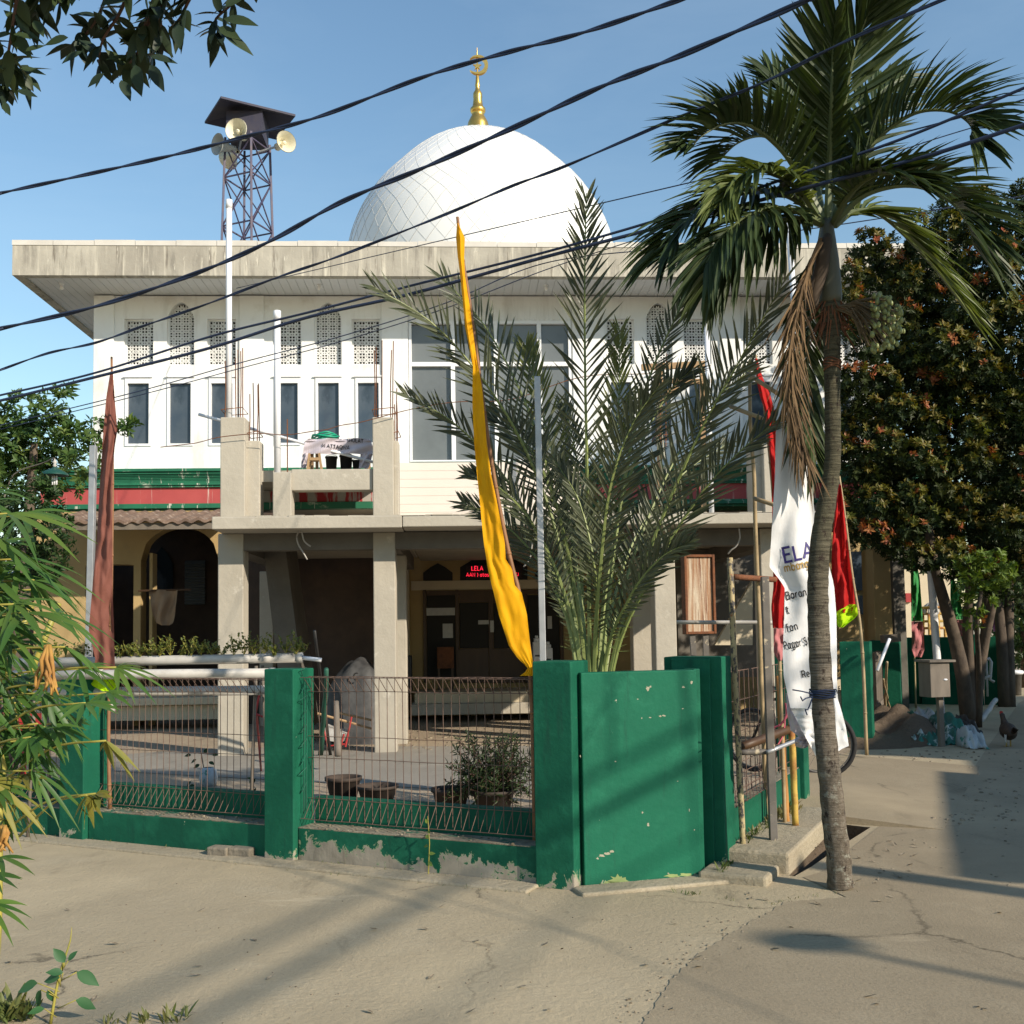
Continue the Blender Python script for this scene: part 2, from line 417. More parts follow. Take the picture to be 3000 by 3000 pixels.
# ------------------------------------------------------------------ ground materials
def ground_mat(name, c1, c2, c3, speck, scale=0.55, bs=16, bst=0.5, crack=0):
    m, nt, b = newmat(name)
    b.inputs['Roughness'].default_value = 0.92
    b.inputs['Specular IOR Level'].default_value = 0.25
    a = mixc(nt, ramp(nt, noise(nt, scale, 8, 0.65), 0.36, 0.66), c1, c2)
    a = mixc(nt, ramp(nt, noise(nt, scale * 3.7, 9, 0.7, dist=0.6), 0.52, 0.78), a, c3)
    a = mixc(nt, ramp(nt, noise(nt, 55, 4, 0.7), 0.45, 0.75), a, speck)
    a = mixc(nt, ramp(nt, noise(nt, 14, 8, 0.75), 0.62, 0.70), a, (speck[0] * .62, speck[1] * .62, speck[2] * .62))
    a = mixc(nt, ramp(nt, noise(nt, 1.3, 9, 0.72, (1, .35, 1), .4), 0.58, 0.66), a, (c2[0] * .78, c2[1] * .78, c2[2] * .78))
    a = mixc(nt, ramp(nt, noise(nt, 0.8, 9, 0.7, (.5, 1.3, 1), .8), 0.60, 0.70), a, (c3[0] * 1.12, c3[1] * 1.1, c3[2] * 1.08))
    if crack:
        tc = nd(nt, 'ShaderNodeTexCoord'); wv = nd(nt, 'ShaderNodeTexNoise', Scale=1.6, Detail=6.0, Roughness=.65); nt.links.new(tc.outputs['Object'], wv.inputs['Vector'])
        mv = nd(nt, 'ShaderNodeMixRGB', blend_type='ADD'); mv.inputs[0].default_value = .55; nt.links.new(tc.outputs['Object'], mv.inputs[1]); nt.links.new(wv.outputs['Color'], mv.inputs[2])
        vo = nd(nt, 'ShaderNodeTexVoronoi', Scale=crack, feature='DISTANCE_TO_EDGE'); nt.links.new(mv.outputs[0], vo.inputs['Vector'])
        on = ramp(nt, noise(nt, .7, 4), .48, .56)
        ln = mixc(nt, on, (0, 0, 0), ramp(nt, vo.outputs['Distance'], 0.0015, 0.0055, (1, 1, 1), (0, 0, 0)))
        a = mixc(nt, ln, a, (c2[0] * .42, c2[1] * .42, c2[2] * .42))
        a = mixc(nt, ramp(nt, noise(nt, .35, 5, .6), .5, .66), a, (c1[0] * 1.13, c1[1] * 1.12, c1[2] * 1.1))
    nt.links.new(a, b.inputs['Base Color'])
    s1 = noise(nt, bs, 10, 0.72); s2 = noise(nt, 2.2, 6, 0.6)
    ad = nd(nt, 'ShaderNodeMath', operation='ADD'); nt.links.new(s1, ad.inputs[0]); nt.links.new(s2, ad.inputs[1])
    bump(nt, b, ad.outputs[0], bst, 0.04)
    return m
M['forecourt'] = ground_mat('worn_concrete', (0.425, 0.35, 0.235), (0.345, 0.285, 0.19), (0.455, 0.385, 0.27), (0.35, 0.285, 0.19), scale=0.45, bs=26, bst=0.4, crack=.42)
M['road'] = ground_mat('sandy_road', (0.325, 0.265, 0.18), (0.265, 0.215, 0.145), (0.355, 0.295, 0.205), (0.24, 0.195, 0.13), bs=60, bst=0.3, crack=.3)
M['yard'] = ground_mat('sandy_yard', (0.42, 0.33, 0.235), (0.34, 0.275, 0.20), (0.45, 0.37, 0.27), (0.28, 0.22, 0.15), bs=10, bst=0.8)
M['yardslab'] = ground_mat('yard_concrete', (0.31, 0.28, 0.235), (0.27, 0.245, 0.205), (0.34, 0.31, 0.26), (0.24, 0.215, 0.18), bst=0.4)
M['kerb'] = ground_mat('kerb_concrete', (0.40, 0.345, 0.25), (0.33, 0.28, 0.20), (0.44, 0.38, 0.29), (0.27, 0.23, 0.16), bst=0.6)
M['brickgrey'] = mat('grey_brick', (0.25, 0.215, 0.165), (0.17, 0.145, 0.11), 9, rough=.95, bmp=.5, bscale=30)
M['soil'] = ground_mat('dark_soil', (0.15, 0.11, 0.075), (0.11, 0.08, 0.055), (0.18, 0.135, 0.095), (0.08, 0.06, 0.04), bs=9, bst=1.0)

# ------------------------------------------------------------------ ground frames
FO = G(1577, 2594)                                   # corner pillar, foot of its street face
FE = (G(255, 2463) - FO).normalized()                # along the left fence
FN = V((-FE.y, FE.x, 0))                             # away from the street
if FN.y < 0: FN = -FN
def fs(x, y): return (G(x, y) - FO).dot(FE)
RO = G(2130, 2552)                                   # right-hand pillar, foot
RE = (G(2354, 2370) - RO).normalized()               # along the lane fence
RN = V((-RE.y, RE.x, 0))                             # into the yard
if RN.x > 0: RN = -RN
def rp(s, t, z=0.0): return V((RO.x + RE.x * s + RN.x * t, RO.y + RE.y * s + RN.y * t, z))
def fp(s, t, z=0.0): return V((FO.x + FE.x * s + FN.x * t, FO.y + FE.y * s + FN.y * t, z))

def sheet(name, outer, mat_, holes=(), z=0.0, kind='structure', jag=0):
    bm = bmesh.new()
    edges = []
    for loop in [outer] + list(holes):
        vs = [bm.verts.new((p[0], p[1], z)) for p in loop]
        for i in range(len(vs)):
            edges.append(bm.edges.new((vs[i], vs[(i + 1) % len(vs)])))
    bmesh.ops.triangle_fill(bm, use_beauty=True, use_dissolve=False, edges=edges, normal=(0, 0, 1))
    for f in bm.faces:
        if f.normal.z < 0: f.normal_flip()
    me = bpy.data.meshes.new(name); bm.to_mesh(me); bm.free()
    me.materials.append(mat_)
    o = bpy.data.objects.new(name, me); C.objects.link(o)
    o['kind'] = kind
    return o
def rough_line(pts, step=0.12, amp=0.03):
    out = []
    for a, b in zip(pts, pts[1:]):
        a, b = V(a), V(b)
        n = max(1, int((b - a).length / step))
        d = (b - a).normalized(); q = V((-d.y, d.x, 0))
        for i in range(n):
            out.append(a + (b - a) * (i / n) + q * rnd(-amp, amp))
    out.append(V(pts[-1]))
    return out
hole = [rp(0.02, -0.44), rp(0.35, -0.49), rp(1.1, -0.56), rp(1.95, -0.66), rp(2.02, -0.40), rp(0.02, -0.405)]
sheet('ground', [(-400, -60, 0), (400, -60, 0), (400, 600, 0), (-400, 600, 0)], M['forecourt'], [hole])
# drain walls and floor
dm = MB()
k = len(hole)
for i in range(k):
    a, b = hole[i], hole[(i + 1) % k]
    dm.add([a, b, b - V((0, 0, 0.45)), a - V((0, 0, 0.45))], [(0, 1, 2, 3)])
dm.add([p - V((0, 0, 0.45)) for p in hole], [tuple(range(k))])
tag(dm.build('drain', M['soil'], loc=rp(1, -0.5, -0.45)), kind='structure')
# road: lower right corner and up the lane
edge = rough_line([G(2480, 2630), G(2300, 2645), G(2170, 2720), G(2040, 2800), G(1960, 2880), G(1880, 3000), G(1700, 3600)], 0.035, 0.012)
edge = [V((p.x, p.y, 0)) for p in edge]
far = [V((4, -20, 0)), V((60, -20, 0)), V((60, 60, 0)), V((34, 60, 0)), G(2985, 2060), G(2900, 2180), rp(6.3, -1.25), rp(2.06, -1.12), rp(2.0, -.72), rp(0.2, -.58), rp(0.0, -.5)]
sheet('road', edge + far, M['road'], z=0.004)
# yard inside the fence
sheet('courtyard', [fp(-0.15, 0.3), fp(9, 0.3), V((-30, 18, 0)), V((-30, 45, 0)), V((30, 45, 0)), rp(30, 0.3), rp(2.4, 0.3), rp(0.1, 0.3)], M['yard'], z=0.008)
a, b, c_, d_ = G(980, 2245), G(1990, 2250), G(2010, 2190), G(930, 2185)
sheet('yard_slab', [G(330, 2262), G(1560, 2330), G(1990, 2255), G(1700, 2188), G(930, 2190), G(600, 2196), G(330, 2215)], M['yardslab'], z=0.014)
# narrow concrete strip along the foot of the fence
st = MB()
st.fbox(FO, FE, FN, -.02, 7.5, -0.22, 0.0, -0.2, 0.018)
_a, _b = G(1700, 2604), G(2056, 2572); _e = (_b - _a).normalized(); _n = V((-_e.y, _e.x, 0))
st.fbox(_a, _e, _n, -.06, (_b - _a).length + .1, -0.2, 0.0, -0.2, 0.022)
o = st.build('kerb_strip', M['kerb'], loc=fp(0, -0.1), bevel=0.012); tag(o, kind='structure')
pv = MB()
pv.fbox(RO, RE, RN, -0.34, 0.05, -0.34, 0.10, -0.2, 0.060)
pv.fbox(RO, RE, RN, 0.06, 1.98, -0.40, 0.1, -0.45, 0.135)
o = pv.build('pavement', M['kerb'], loc=rp(0.5, -0.2), bevel=0.02); tag(o, kind='structure')
rm = MB()                                            # gate ramp over the drain
rm.add([rp(2.03, -1.2, 0.006), rp(6.2, -1.3, 0.006), rp(6.2, 0.5, 0.10), rp(2.03, 0.5, 0.13), rp(2.03, -1.2, -0.3), rp(6.2, -1.3, -0.3), rp(6.2, 0.5, -0.3), rp(2.03, 0.5, -0.3)],
       [(0, 1, 2, 3), (0, 4, 5, 1), (1, 5, 6, 2), (2, 6, 7, 3), (3, 7, 4, 0)])
tag(rm.build('gate_ramp', M['road'], loc=rp(4, 0)), kind='structure')

# ------------------------------------------------------------------ far background
def blob_tree(name, label, cat, blobs, leaf, mats, n, trunk=None, D0=None, group=None, sprig=9, outw=0.6, tipmix=0.25, loc=None, kind=None, squash=0.9, inner=0):
    """blobs: (centre, radius). A crown of leaf sprigs spread through the blobs, denser towards their surface."""
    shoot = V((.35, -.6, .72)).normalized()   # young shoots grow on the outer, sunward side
    base = loc if loc is not None else V((blobs[0][0].x, blobs[0][0].y, 0))
    root = thing(name, label, cat, base, group)
    mb = MB()
    vs = mb.v; fs_ = mb.f; ms = mb.m
    for bi, (c, r) in enumerate(blobs):
        k = max(8, int((n if bi >= inner else n * .6) * r * r))
        if inner and bi >= inner: k = int(k * 1.5)
        hue = random.random()
        for _ in range(k):
            d = rvec(); rad = r * (0.45 + 0.6 * random.random() ** 0.5)
            p = c + V((d.x * rad, d.y * rad, d.z * rad * squash))
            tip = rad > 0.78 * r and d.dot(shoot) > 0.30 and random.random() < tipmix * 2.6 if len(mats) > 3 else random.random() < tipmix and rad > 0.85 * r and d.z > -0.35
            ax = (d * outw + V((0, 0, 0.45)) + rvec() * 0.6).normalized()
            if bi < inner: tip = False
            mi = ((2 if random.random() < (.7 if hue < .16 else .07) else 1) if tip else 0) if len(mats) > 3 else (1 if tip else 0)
            for q in range(sprig):
                a = q * 2.4 + rnd(-0.4, 0.4)
                x = ax.orthogonal().normalized(); y = ax.cross(x)
                out = (x * cos(a) + y * sin(a)) * rnd(0.75, 1.0) + ax * rnd(0.1, 0.8)
                out.normalize()
                b0 = p + ax * (leaf * 0.35 * q / sprig * 2)
                L = leaf * rnd(0.7, 1.15)
                side = out.cross(ax)
                if side.length < 0.05: continue
                side.normalize(); nrm = side.cross(out)
                wd = L * 0.24
                i0 = len(vs)
                vs.append(tuple(b0)); vs.append(tuple(b0 + out * (L * .5) + side * wd + nrm * (L * .06)))
                vs.append(tuple(b0 + out * L - nrm * (L * .08))); vs.append(tuple(b0 + out * (L * .5) - side * wd + nrm * (L * .06)))
                fs_.append((i0, i0 + 1, i0 + 2, i0 + 3)); ms.append(mi)
    mb.build('crown', mats[:-1] if trunk else mats, root)
    if trunk:
        for (pts, r) in trunk:
            t = MB(); n_ = 10
            sp = spline(pts, n_)
            t.tube(sp, [lerp(r, r * 0.45, i / (n_ - 1)) for i in range(n_)], 8, 0, wob=0.08)
            t.build('trunk', mats[-1], root, smooth=True)
    return root
M['bark'] = mat('grey_bark', (0.12, 0.09, 0.065), (0.06, 0.046, 0.036), 7, rough=0.95, stretch=(1, 1, 0.3), bmp=0.5, bscale=16)
M['leaf_left'] = leafmat('bush_leaf', (0.030, 0.075, 0.018), (0.075, 0.135, 0.03), (0.11, 0.155, 0.03))
M['leaf_left_tip'] = leafmat('bush_young_leaf', (0.10, 0.16, 0.03), (0.16, 0.21, 0.05))
M['leaf_dark'] = leafmat('dark_leaf', (0.016, 0.042, 0.012), (0.04, 0.075, 0.02))
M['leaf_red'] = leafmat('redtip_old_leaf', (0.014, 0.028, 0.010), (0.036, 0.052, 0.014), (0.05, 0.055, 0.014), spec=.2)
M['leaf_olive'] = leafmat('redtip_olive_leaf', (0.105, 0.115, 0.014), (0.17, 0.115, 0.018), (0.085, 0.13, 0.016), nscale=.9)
M['leaf_redtip'] = leafmat('redtip_young_leaf', (0.28, 0.065, 0.03), (0.32, 0.13, 0.035))

def bl(lst, dd=0.5):
    return [(P(x, y, D + rnd(-dd, dd)), mt(r, D)) for (x, y, r, D) in lst]
# far trees closing the view along the lane and behind the left wing
far_l = bl([(x, 1760 + rnd(-60, 60), rnd(70, 100), 45) for x in range(-500, 420, 60)] + [(x, 1800, 60, 44) for x in range(-500, 420, 60)], 3)
mbroot = blob_tree('far_trees', 'distant dark green trees beyond the left wing of the mosque', 'trees', far_l, 0.42, [M['leaf_dark'], M['leaf_left']], 20, sprig=6)
far_r = bl([(x, 1640 + rnd(-90, 60), rnd(90, 130), 48) for x in range(2560, 3600, 75)] + [(x, 1780, 90, 46) for x in range(2560, 3600, 75)], 3)
mbroot2 = blob_tree('far_trees', 'distant dark trees closing the lane behind the playground', 'trees', far_r, 0.45, [M['leaf_dark'], M['leaf_left']], 18, sprig=6)
# ------------------------------------------------------------------ mosque
VS, VC, VE, VW, VD = 13.9, 14.5, 18.8, 20.0, 20.6
uL = BL(274, 1100, VW)[0]; uR = BL(2592, 1100, VW)[0]
uEL = BL(36, 760, VE)[0]; uER = uR + (uL - uEL)
zS = BL(1000, 806, VE)[1]                      # soffit
zET = BL(1000, 722, VE)[1]                     # top of the concrete fascia
zEC = BL(1000, 707, VE)[1]                     # top of the coping
zC0 = BL(450, 1498, 19.6)[1]; zC1 = BL(450, 1373, 19.6)[1]
MO = MQ @ V((0, 20, 0))
mosque = thing('mosque', 'white two storey mosque with white dome, flat overhanging roof and unfinished concrete porch', 'mosque', MO)
def mb(): return MB(MQ)
def pb(m, x0, y0, x1, y1, v, d0=0.0, d1=0.1, mi=0):    # box covering a pixel rectangle in facade plane v
    ym, xm = (y0 + y1) / 2, (x0 + x1) / 2
    ua, ub = BL(x0, ym, v)[0], BL(x1, ym, v)[0]
    za, zb = BL(xm, y1, v)[1], BL(xm, y0, v)[1]
    m.box(ua, ub, v + d0, v + d1, za, zb, mi)
    return ua, ub, za, zb
def rect(x0, y0, x1, y1, v):
    ym, xm = (y0 + y1) / 2, (x0 + x1) / 2
    return BL(x0, ym, v)[0], BL(x1, ym, v)[0], BL(xm, y1, v)[1], BL(xm, y0, v)[1]

def holed_wall(m, u0, u1, z0, z1, v, holes, depth, mi=0):
    us = sorted({u0, u1} | {h[0] for h in holes} | {h[1] for h in holes})
    zs = sorted({z0, z1} | {h[2] for h in holes} | {h[3] for h in holes})
    for ua, ub in zip(us, us[1:]):
        for za, zb in zip(zs, zs[1:]):
            uc, zc = (ua + ub) / 2, (za + zb) / 2
            if any(h[0] < uc < h[1] and h[2] < zc < h[3] for h in holes): continue
            m.add([(ua, v, za), (ub, v, za), (ub, v, zb), (ua, v, zb)], [(0, 1, 2, 3)], mi)
    for (a, b, c, d) in holes:
        w_ = v + depth
        m.add([(a, v, c), (a, w_, c), (a, w_, d), (a, v, d)], [(0, 1, 2, 3)], mi)
        m.add([(b, v, c), (b, v, d), (b, w_, d), (b, w_, c)], [(0, 1, 2, 3)], mi)
        m.add([(a, v, c), (b, v, c), (b, w_, c), (a, w_, c)], [(0, 1, 2, 3)], mi)
        m.add([(a, v, d), (a, w_, d), (b, w_, d), (b, v, d)], [(0, 1, 2, 3)], mi)

# --- upper storey -------------------------------------------------
zL0 = BL(600, 1069, VW)[1]; zL1 = BL(600, 934, VW)[1]; zLA = BL(600, 886, VW)[1]
zW0 = BL(600, 1306, VW)[1]; zW1 = BL(600, 1108, VW)[1]
sq = [(364, 449), (607, 691), (800, 882), (1032, 1112), (1778, 1857), (2003, 2083), (2183, 2262), (2412, 2492)]
ar = [(489, 569), (921, 1001), (1892, 1971), (2298, 2377)]
wn = [(368, 445), (489, 569), (611, 690), (803, 880), (923, 1000), (1040, 1116), (1778, 1855), (1893, 1970), (2006, 2083), (2185, 2262), (2299, 2376), (2414, 2491)]
U = lambda x: BL(x, 1000, VW)[0]
wl = U(449) - U(364)
lat_sq = [(U((a + b) / 2) - wl / 2, U((a + b) / 2) + wl / 2, zL0, zL1) for a, b in sq]
lat_ar = [(U((a + b) / 2) - wl * .475, U((a + b) / 2) + wl * .475, zL0, zLA) for a, b in ar]
win = [(U((a + b) / 2) - wl * .45, U((a + b) / 2) + wl * .45, zW0, zW1) for a, b in wn]
gz = (BL(1198, 1000, VW)[0], BL(1672, 1000, VW)[0], BL(1430, 1352, VW)[1], BL(1430, 942, VW)[1])
wall = mb()
holed_wall(wall, uL, uR, zC1 - 0.02, zS, VW, lat_sq + lat_ar + win + [gz], 0.14)
for (a, b, c, d) in lat_ar:                     # pointed-arch spandrels
    n = 9; h = zLA - BL(600, 936, VW)[1]
    for i in range(n):
        f0, f1 = i / n, (i + 1) / n
        for sgn in (0, 1):
            def crv(f):                         # f: 0 at the jamb, 1 at the crown
                return d - h + h * (sin(f * pi / 2) ** 0.75)
            xa = lerp(a, (a + b) / 2, f0) if sgn == 0 else lerp(b, (a + b) / 2, f0)
            xb = lerp(a, (a + b) / 2, f1) if sgn == 0 else lerp(b, (a + b) / 2, f1)
            wall.add([(xa, VW + .001, crv(f0)), (xb, VW + .001, crv(f1)), (xb, VW + .001, d), (xa, VW + .001, d)], [(0, 1, 2, 3)])
            wall.add([(xa, VW + .001, crv(f0)), (xa, VW + .14, crv(f0)), (xb, VW + .14, crv(f1)), (xb, VW + .001, crv(f1))], [(0, 1, 2, 3)])
wall.box(uL, uL + 0.01, VW + .002, VW + 12, zC1 - 0.02, zS)
wall.box(uR - 0.01, uR, VW + .002, VW + 12, zC1 - 0.02, zS)
wall.box(uL, uR, VW + 12, VW + 12.2, 0, zS)
wallo = wall.build('upper_wall', M['white'], mosque)
# shallow vertical bands between the bays
for (x0, x1) in ((276, 335), (702, 774), (1118, 1196), (1676, 1770), (2108, 2170), (2505, 2590)):
    pil = mb(); pil.box(U(x0), U(x1), VW - 0.045, VW + 0.05, zC1 + 0.003, zS - 0.003)
    pil.build('pilaster', M['white'], mosque, bevel=0.01)
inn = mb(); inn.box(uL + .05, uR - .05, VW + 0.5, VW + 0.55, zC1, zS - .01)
inn.build('unlit_interior', M['dark'], mosque)  # near-black sheet stands in for the shade of the rooms inside

# lattice screens
def lattice(a, b, c, d, arch):
    m = mb(); v0, v1 = VW + 0.085, VW + 0.125
    W, H = b - a, d - c
    fr = 0.028
    m.box(a, a + fr, v0 - .012, v1, c, d); m.box(b - fr, b, v0 - .012, v1, c, d); m.box(a + fr, b - fr, v0 - .012, v1, c, c + fr)
    if not arch: m.box(a + fr, b - fr, v0 - .012, v1, d - fr, d)
    nx = 3; cw = (W - 2 * fr) / nx; nz = max(1, round((H - 2 * fr) / cw)); ch = (H - 2 * fr) / nz
    t = 0.0085
    def br(x0, z0, x1, z1):
        A, B = V((a + fr + x0, (v0 + v1) / 2, c + fr + z0)), V((a + fr + x1, (v0 + v1) / 2, c + fr + z1))
        m.bar(A, B, t * 2, 0.03, up=V((0, 1, 0)))
    for i in range(nx):
        for j in range(nz):
            x, z = i * cw, j * ch
            for f in (0.36, 0.64):
                br(x + f * cw, z, x + f * cw, z + ch); br(x, z + f * ch, x + cw, z + f * ch)
            q = 0.2
            br(x + q * cw, z + ch / 2, x + cw / 2, z + (1 - q) * ch); br(x + cw / 2, z + (1 - q) * ch, x + (1 - q) * cw, z + ch / 2)
            br(x + (1 - q) * cw, z + ch / 2, x + cw / 2, z + q * ch); br(x + cw / 2, z + q * ch, x + q * cw, z + ch / 2)
            br(x, z, x + cw, z); br(x, z, x, z + ch)
    o = m.build('lattice_screen', M['white'], mosque)
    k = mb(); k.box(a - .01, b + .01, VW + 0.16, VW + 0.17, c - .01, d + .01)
    k.build('unlit_backing', M['dark'], o)  # dark sheet painted as the unlit room behind the lattice holes
    return o
l0 = lattice(*lat_sq[0], False)
for h in lat_sq[1:]: copy_part(l0, MQ.to_3x3() @ V((h[0] - lat_sq[0][0], 0, 0)))
l1 = lattice(*lat_ar[0], True)
for h in lat_ar[1:]: copy_part(l1, MQ.to_3x3() @ V((h[0] - lat_ar[0][0], 0, 0)))
# slim windows
def slim(a, b, c, d):
    m = mb(); f = 0.045
    m.box(a, a + f, VW - .02, VW + .1, c, d); m.box(b - f, b, VW - .02, VW + .1, c, d)
    m.box(a + f, b - f, VW - .02, VW + .1, c, c + f); m.box(a + f, b - f, VW - .02, VW + .1, d - f * 2.2, d)
    m.box(a - .03, b + .03, VW - .05, VW - .0215, d + .012, d + .035)
    o = m.build('window', M['alu'], mosque)
    g = mb(); g.box(a + f, b - f, VW + .05, VW + .06, c + f, d - f * 2.2)
    g.build('pane', M['glass'], o)
    return o
w0 = slim(*win[0])
for h in win[1:]: copy_part(w0, MQ.to_3x3() @ V((h[0] - win[0][0], 0, 0)))
# central glazing
m = mb(); a, b, c, d = gz; f = 0.05
zt = BL(1430, 1066, VW)[1]
xs = [U(1326), U(1452), U(1579)]
m.box(a, a + f, VW - .03, VW + .1, c, d); m.box(b - f, b, VW - .03, VW + .1, c, d)
m.box(a + f, b - f, VW - .03, VW + .1, d - f, d); m.box(a + f, b - f, VW - .03, VW + .1, c, c + f * .6)
m.box(a + f, b - f, VW - .032, VW + .1, zt - f, zt + f * .6)
for i, x in enumerate(xs): m.box(x - f * .8, x + f * .8, VW - .034, VW + .1, c + f * .6, d - f)
gl = m.build('glazing_frame', M['alu'], mosque)
ee = [a + f] + xs + [b - f]
for i in range(4):
    for (z0, z1) in ((c + f * .6, zt - f), (zt + f * .6, d - f)):
        g = mb(); g.box(ee[i] + (f * .8 if i else 0), ee[i + 1] - (f * .8 if i < 3 else 0), VW + .05, VW + .06, z0, z1)
        g.build('pane', M['glass_grey'], gl)
g = mb()                                        # ribbed panel above the glazing
g.box(a, b, VW - .01, VW + .02, d + .002, zS)
n = 34
for i in range(n):
    x = lerp(a, b, (i + .5) / n); g.box(x - .012, x + .012, VW - .03, VW - .0101, d + .03, d + .30)
g.build('ribbed_panel', M['white'], mosque)

# --- roof -------------------------------------------------------------
e = mb()
vE1 = VW + 13.2
zs1 = zS
e.box(uEL, uER, VE, VE + .16, zS - .015, zET); e.box(uEL, uEL + .16, VE + .16, vE1, zS - .015, zET); e.box(uER - .16, uER, VE + .16, vE1, zS - .015, zET)
e.box(uEL + .16, uER - .16, vE1 - .16, vE1, zS, zET)
e.box(uEL + .16, uER - .16, VE + .16, vE1 - .16, zET - .14, zET - .02)
roof = e.build('roof', M['fascia'], mosque)
e = mb(); uu = uEL; stp = (uER - uEL) / 24
for i in range(24):
    dz = rnd(-.008, .008)
    e.box(uEL - .01 + i * stp + .004, uEL - .01 + (i + 1) * stp - .004, VE - .012, VE + .3, zET + .001, zEC + dz)
e.box(uEL - .012, uEL + .2, VE + .302, vE1, zET + .001, zEC); e.box(uER - .2, uER + .012, VE + .302, vE1, zET + .001, zEC)
e.build('coping', M['coping'], roof)
e = mb(); n = 110
for i in range(n):
    x0 = lerp(uEL + .16, uER - .16, i / n); x1 = lerp(uEL + .16, uER - .16, (i + 1) / n)
    e.box(x0, x1 - .008, VE + .16, vE1 - .16, zS + .02, zS + .03)
e.box(uEL + .16, uER - .16, VE + .16, vE1 - .16, zS + .034, zS + .04)
e.build('soffit', M['soffit'], roof)
for x in (181, 935, 1600):
    u_, _ = BL(x, 835, 19.4)
    e = mb(); e.lathe([(0.001, -.10), (.03, -.09), (.035, -.05), (.02, -.02), (.05, 0), (.05, .02)], (u_, 19.4, zS + .015), 12)
    e.build('soffit_lamp', M['bulb'], roof, smooth=True)

# --- dome ---------------------------------------------------------------
VDm = 27.0
uD = BL(1409, 700, VDm)[0]
sc = VDm / FPX
zD = lambda y: BL(1409, y, VDm)[1]
prof = [(398, 900), (402, 840), (400, 780), (386, 704), (369, 655), (349, 611), (310, 549), (259, 492), (202, 435), (140, 393), (76, 372), (34, 366), (3, 365)]
pr = [(r * sc, zD(y) if y > 760 else zD(760) + (zD(y) - zD(760)) * .895) for r, y in prof]   # a little flatter: its near shoulder hides the crown from below
fine = [(p.x, p.y) for p in spline([V((r, z, 0)) for r, z in pr], 60)]
dm = mb(); dm.lathe(fine, (uD, VDm, 0), 96)
zb = fine[0][1]
for k in range(48):                              # seams of the diagonal panels
    for sg in (1, -1):
        pts = []
        for i, (r, z) in enumerate(fine[:-3]):
            f = i / len(fine)
            a = 2 * pi * k / 48 + sg * f * 1.55
            if sin(a) > 0.25: pts.append(None)
            else: pts.append(V((uD + cos(a) * (r + .001), VDm + sin(a) * (r + .001), z)))
        run = []
        for p in pts + [None]:
            if p is None:
                if len(run) > 2: dm.tube(run, 0.008 if sg > 0 else 0.004, 4, 1, caps=False)
                run = []
            else: run.append(p)
dome = dm.build('dome', [M['dome'], M['seam']], mosque, smooth=True)
fin = mb()
zf = lambda y: zD(0 + y * .5176); q = .5176 * sc
fin.lathe([(66 * q, zf(800)), (62 * q, zf(712)), (58 * q, zf(695)), (45 * q, zf(670)), (34 * q, zf(650)), (40 * q, zf(640)), (45 * q, zf(630)), (44 * q, zf(617)), (31 * q, zf(605)), (29 * q, zf(590)),
           (25 * q, zf(562)), (27 * q, zf(548)), (26 * q, zf(530)), (15 * q, zf(512)), (12 * q, zf(495)), (15 * q, zf(487)), (12 * q, zf(470)), (9 * q, zf(435)), (5 * q, zf(425)), (3.5 * q, zf(300)), (1.5 * q, zf(270))], (uD - 8 * q, VDm, 0), 20)
fo = fin.build('finial', M['gold'], dome, smooth=True)
cr = mb(); n = 40
outer = [(cos(lerp(-2.55, 2.55, i / n)), sin(lerp(-2.55, 2.55, i / n))) for i in range(n + 1)]
cu, cz = uD - 3 * q, zf(370)
vs = []; fs2 = []
for i, (x, z) in enumerate(outer):
    t = abs(i / n - .5) * 2
    th_ = 20 * q * (1 - t ** 2.2)
    ro = 58 * q; ri = ro - th_
    for vv in (-.05, .05):
        vs += [(cu + x * ro, VDm + vv, cz + z * ro), (cu + x * ri + 0, VDm + vv, cz + z * ri)]
for i in range(n):
    b0, b1 = i * 4, i * 4 + 4
    fs2 += [(b0, b0 + 1, b1 + 1, b1), (b0 + 2, b1 + 2, b1 + 3, b0 + 3), (b0, b1, b1 + 2, b0 + 2), (b0 + 1, b0 + 3, b1 + 3, b1 + 1)]
cr.add(vs, fs2)
st_ = []
for i in range(10):
    r = (26 if i % 2 == 0 else 10) * q; a_ = pi / 2 + i * pi / 5
    st_.append((uD - 8 * q + cos(a_) * r, VDm - .03, zf(375) + sin(a_) * r))
cr.prism(st_, (0, .06, 0))
cr.build('crescent', M['gold'], dome)

# --- ground floor: cornice, awning, wings --------------------------------------
cn = mb(); uc0, uc1 = BL(118, 1440, 19.6)[0], BL(2750, 1440, 19.6)[0]
zy = lambda y, v=19.6: BL(450, y, v)[1]
def strip(m, y0, y1, v0, mi=0, u0=uc0, u1=uc1): m.box(u0, u1, v0, 20.3, zy(y1), zy(y0), mi)
strip(cn, 1376, 1384, 19.46); strip(cn, 1384.3, 1391, 19.50)
n = 6
for i in range(n): strip(cn, 1391.3 + i * 4.3, 1395.4 + i * 4.3, 19.53 + .07 * sin(i / (n - 1) * pi / 2))
strip(cn, 1418, 1423, 19.52); strip(cn, 1423.4, 1429, 19.55)
strip(cn, 1477, 1483, 19.54); strip(cn, 1483.4, 1491, 19.5); strip(cn, 1491.4, 1498, 19.58)
cor = cn.build('cornice', M['green_cornice'], mosque)
rb = mb(); strip(rb, 1429.4, 1476.6, 19.6); rb.build('red_band', M['red_band'], mosque)
# ground-floor ceiling / upper floor
fl = mb(); fl.box(uL, uR, 19.65, 31.9, zy(1497), zy(1480)); fl.build('ceiling', M['concrete_dark'], mosque)

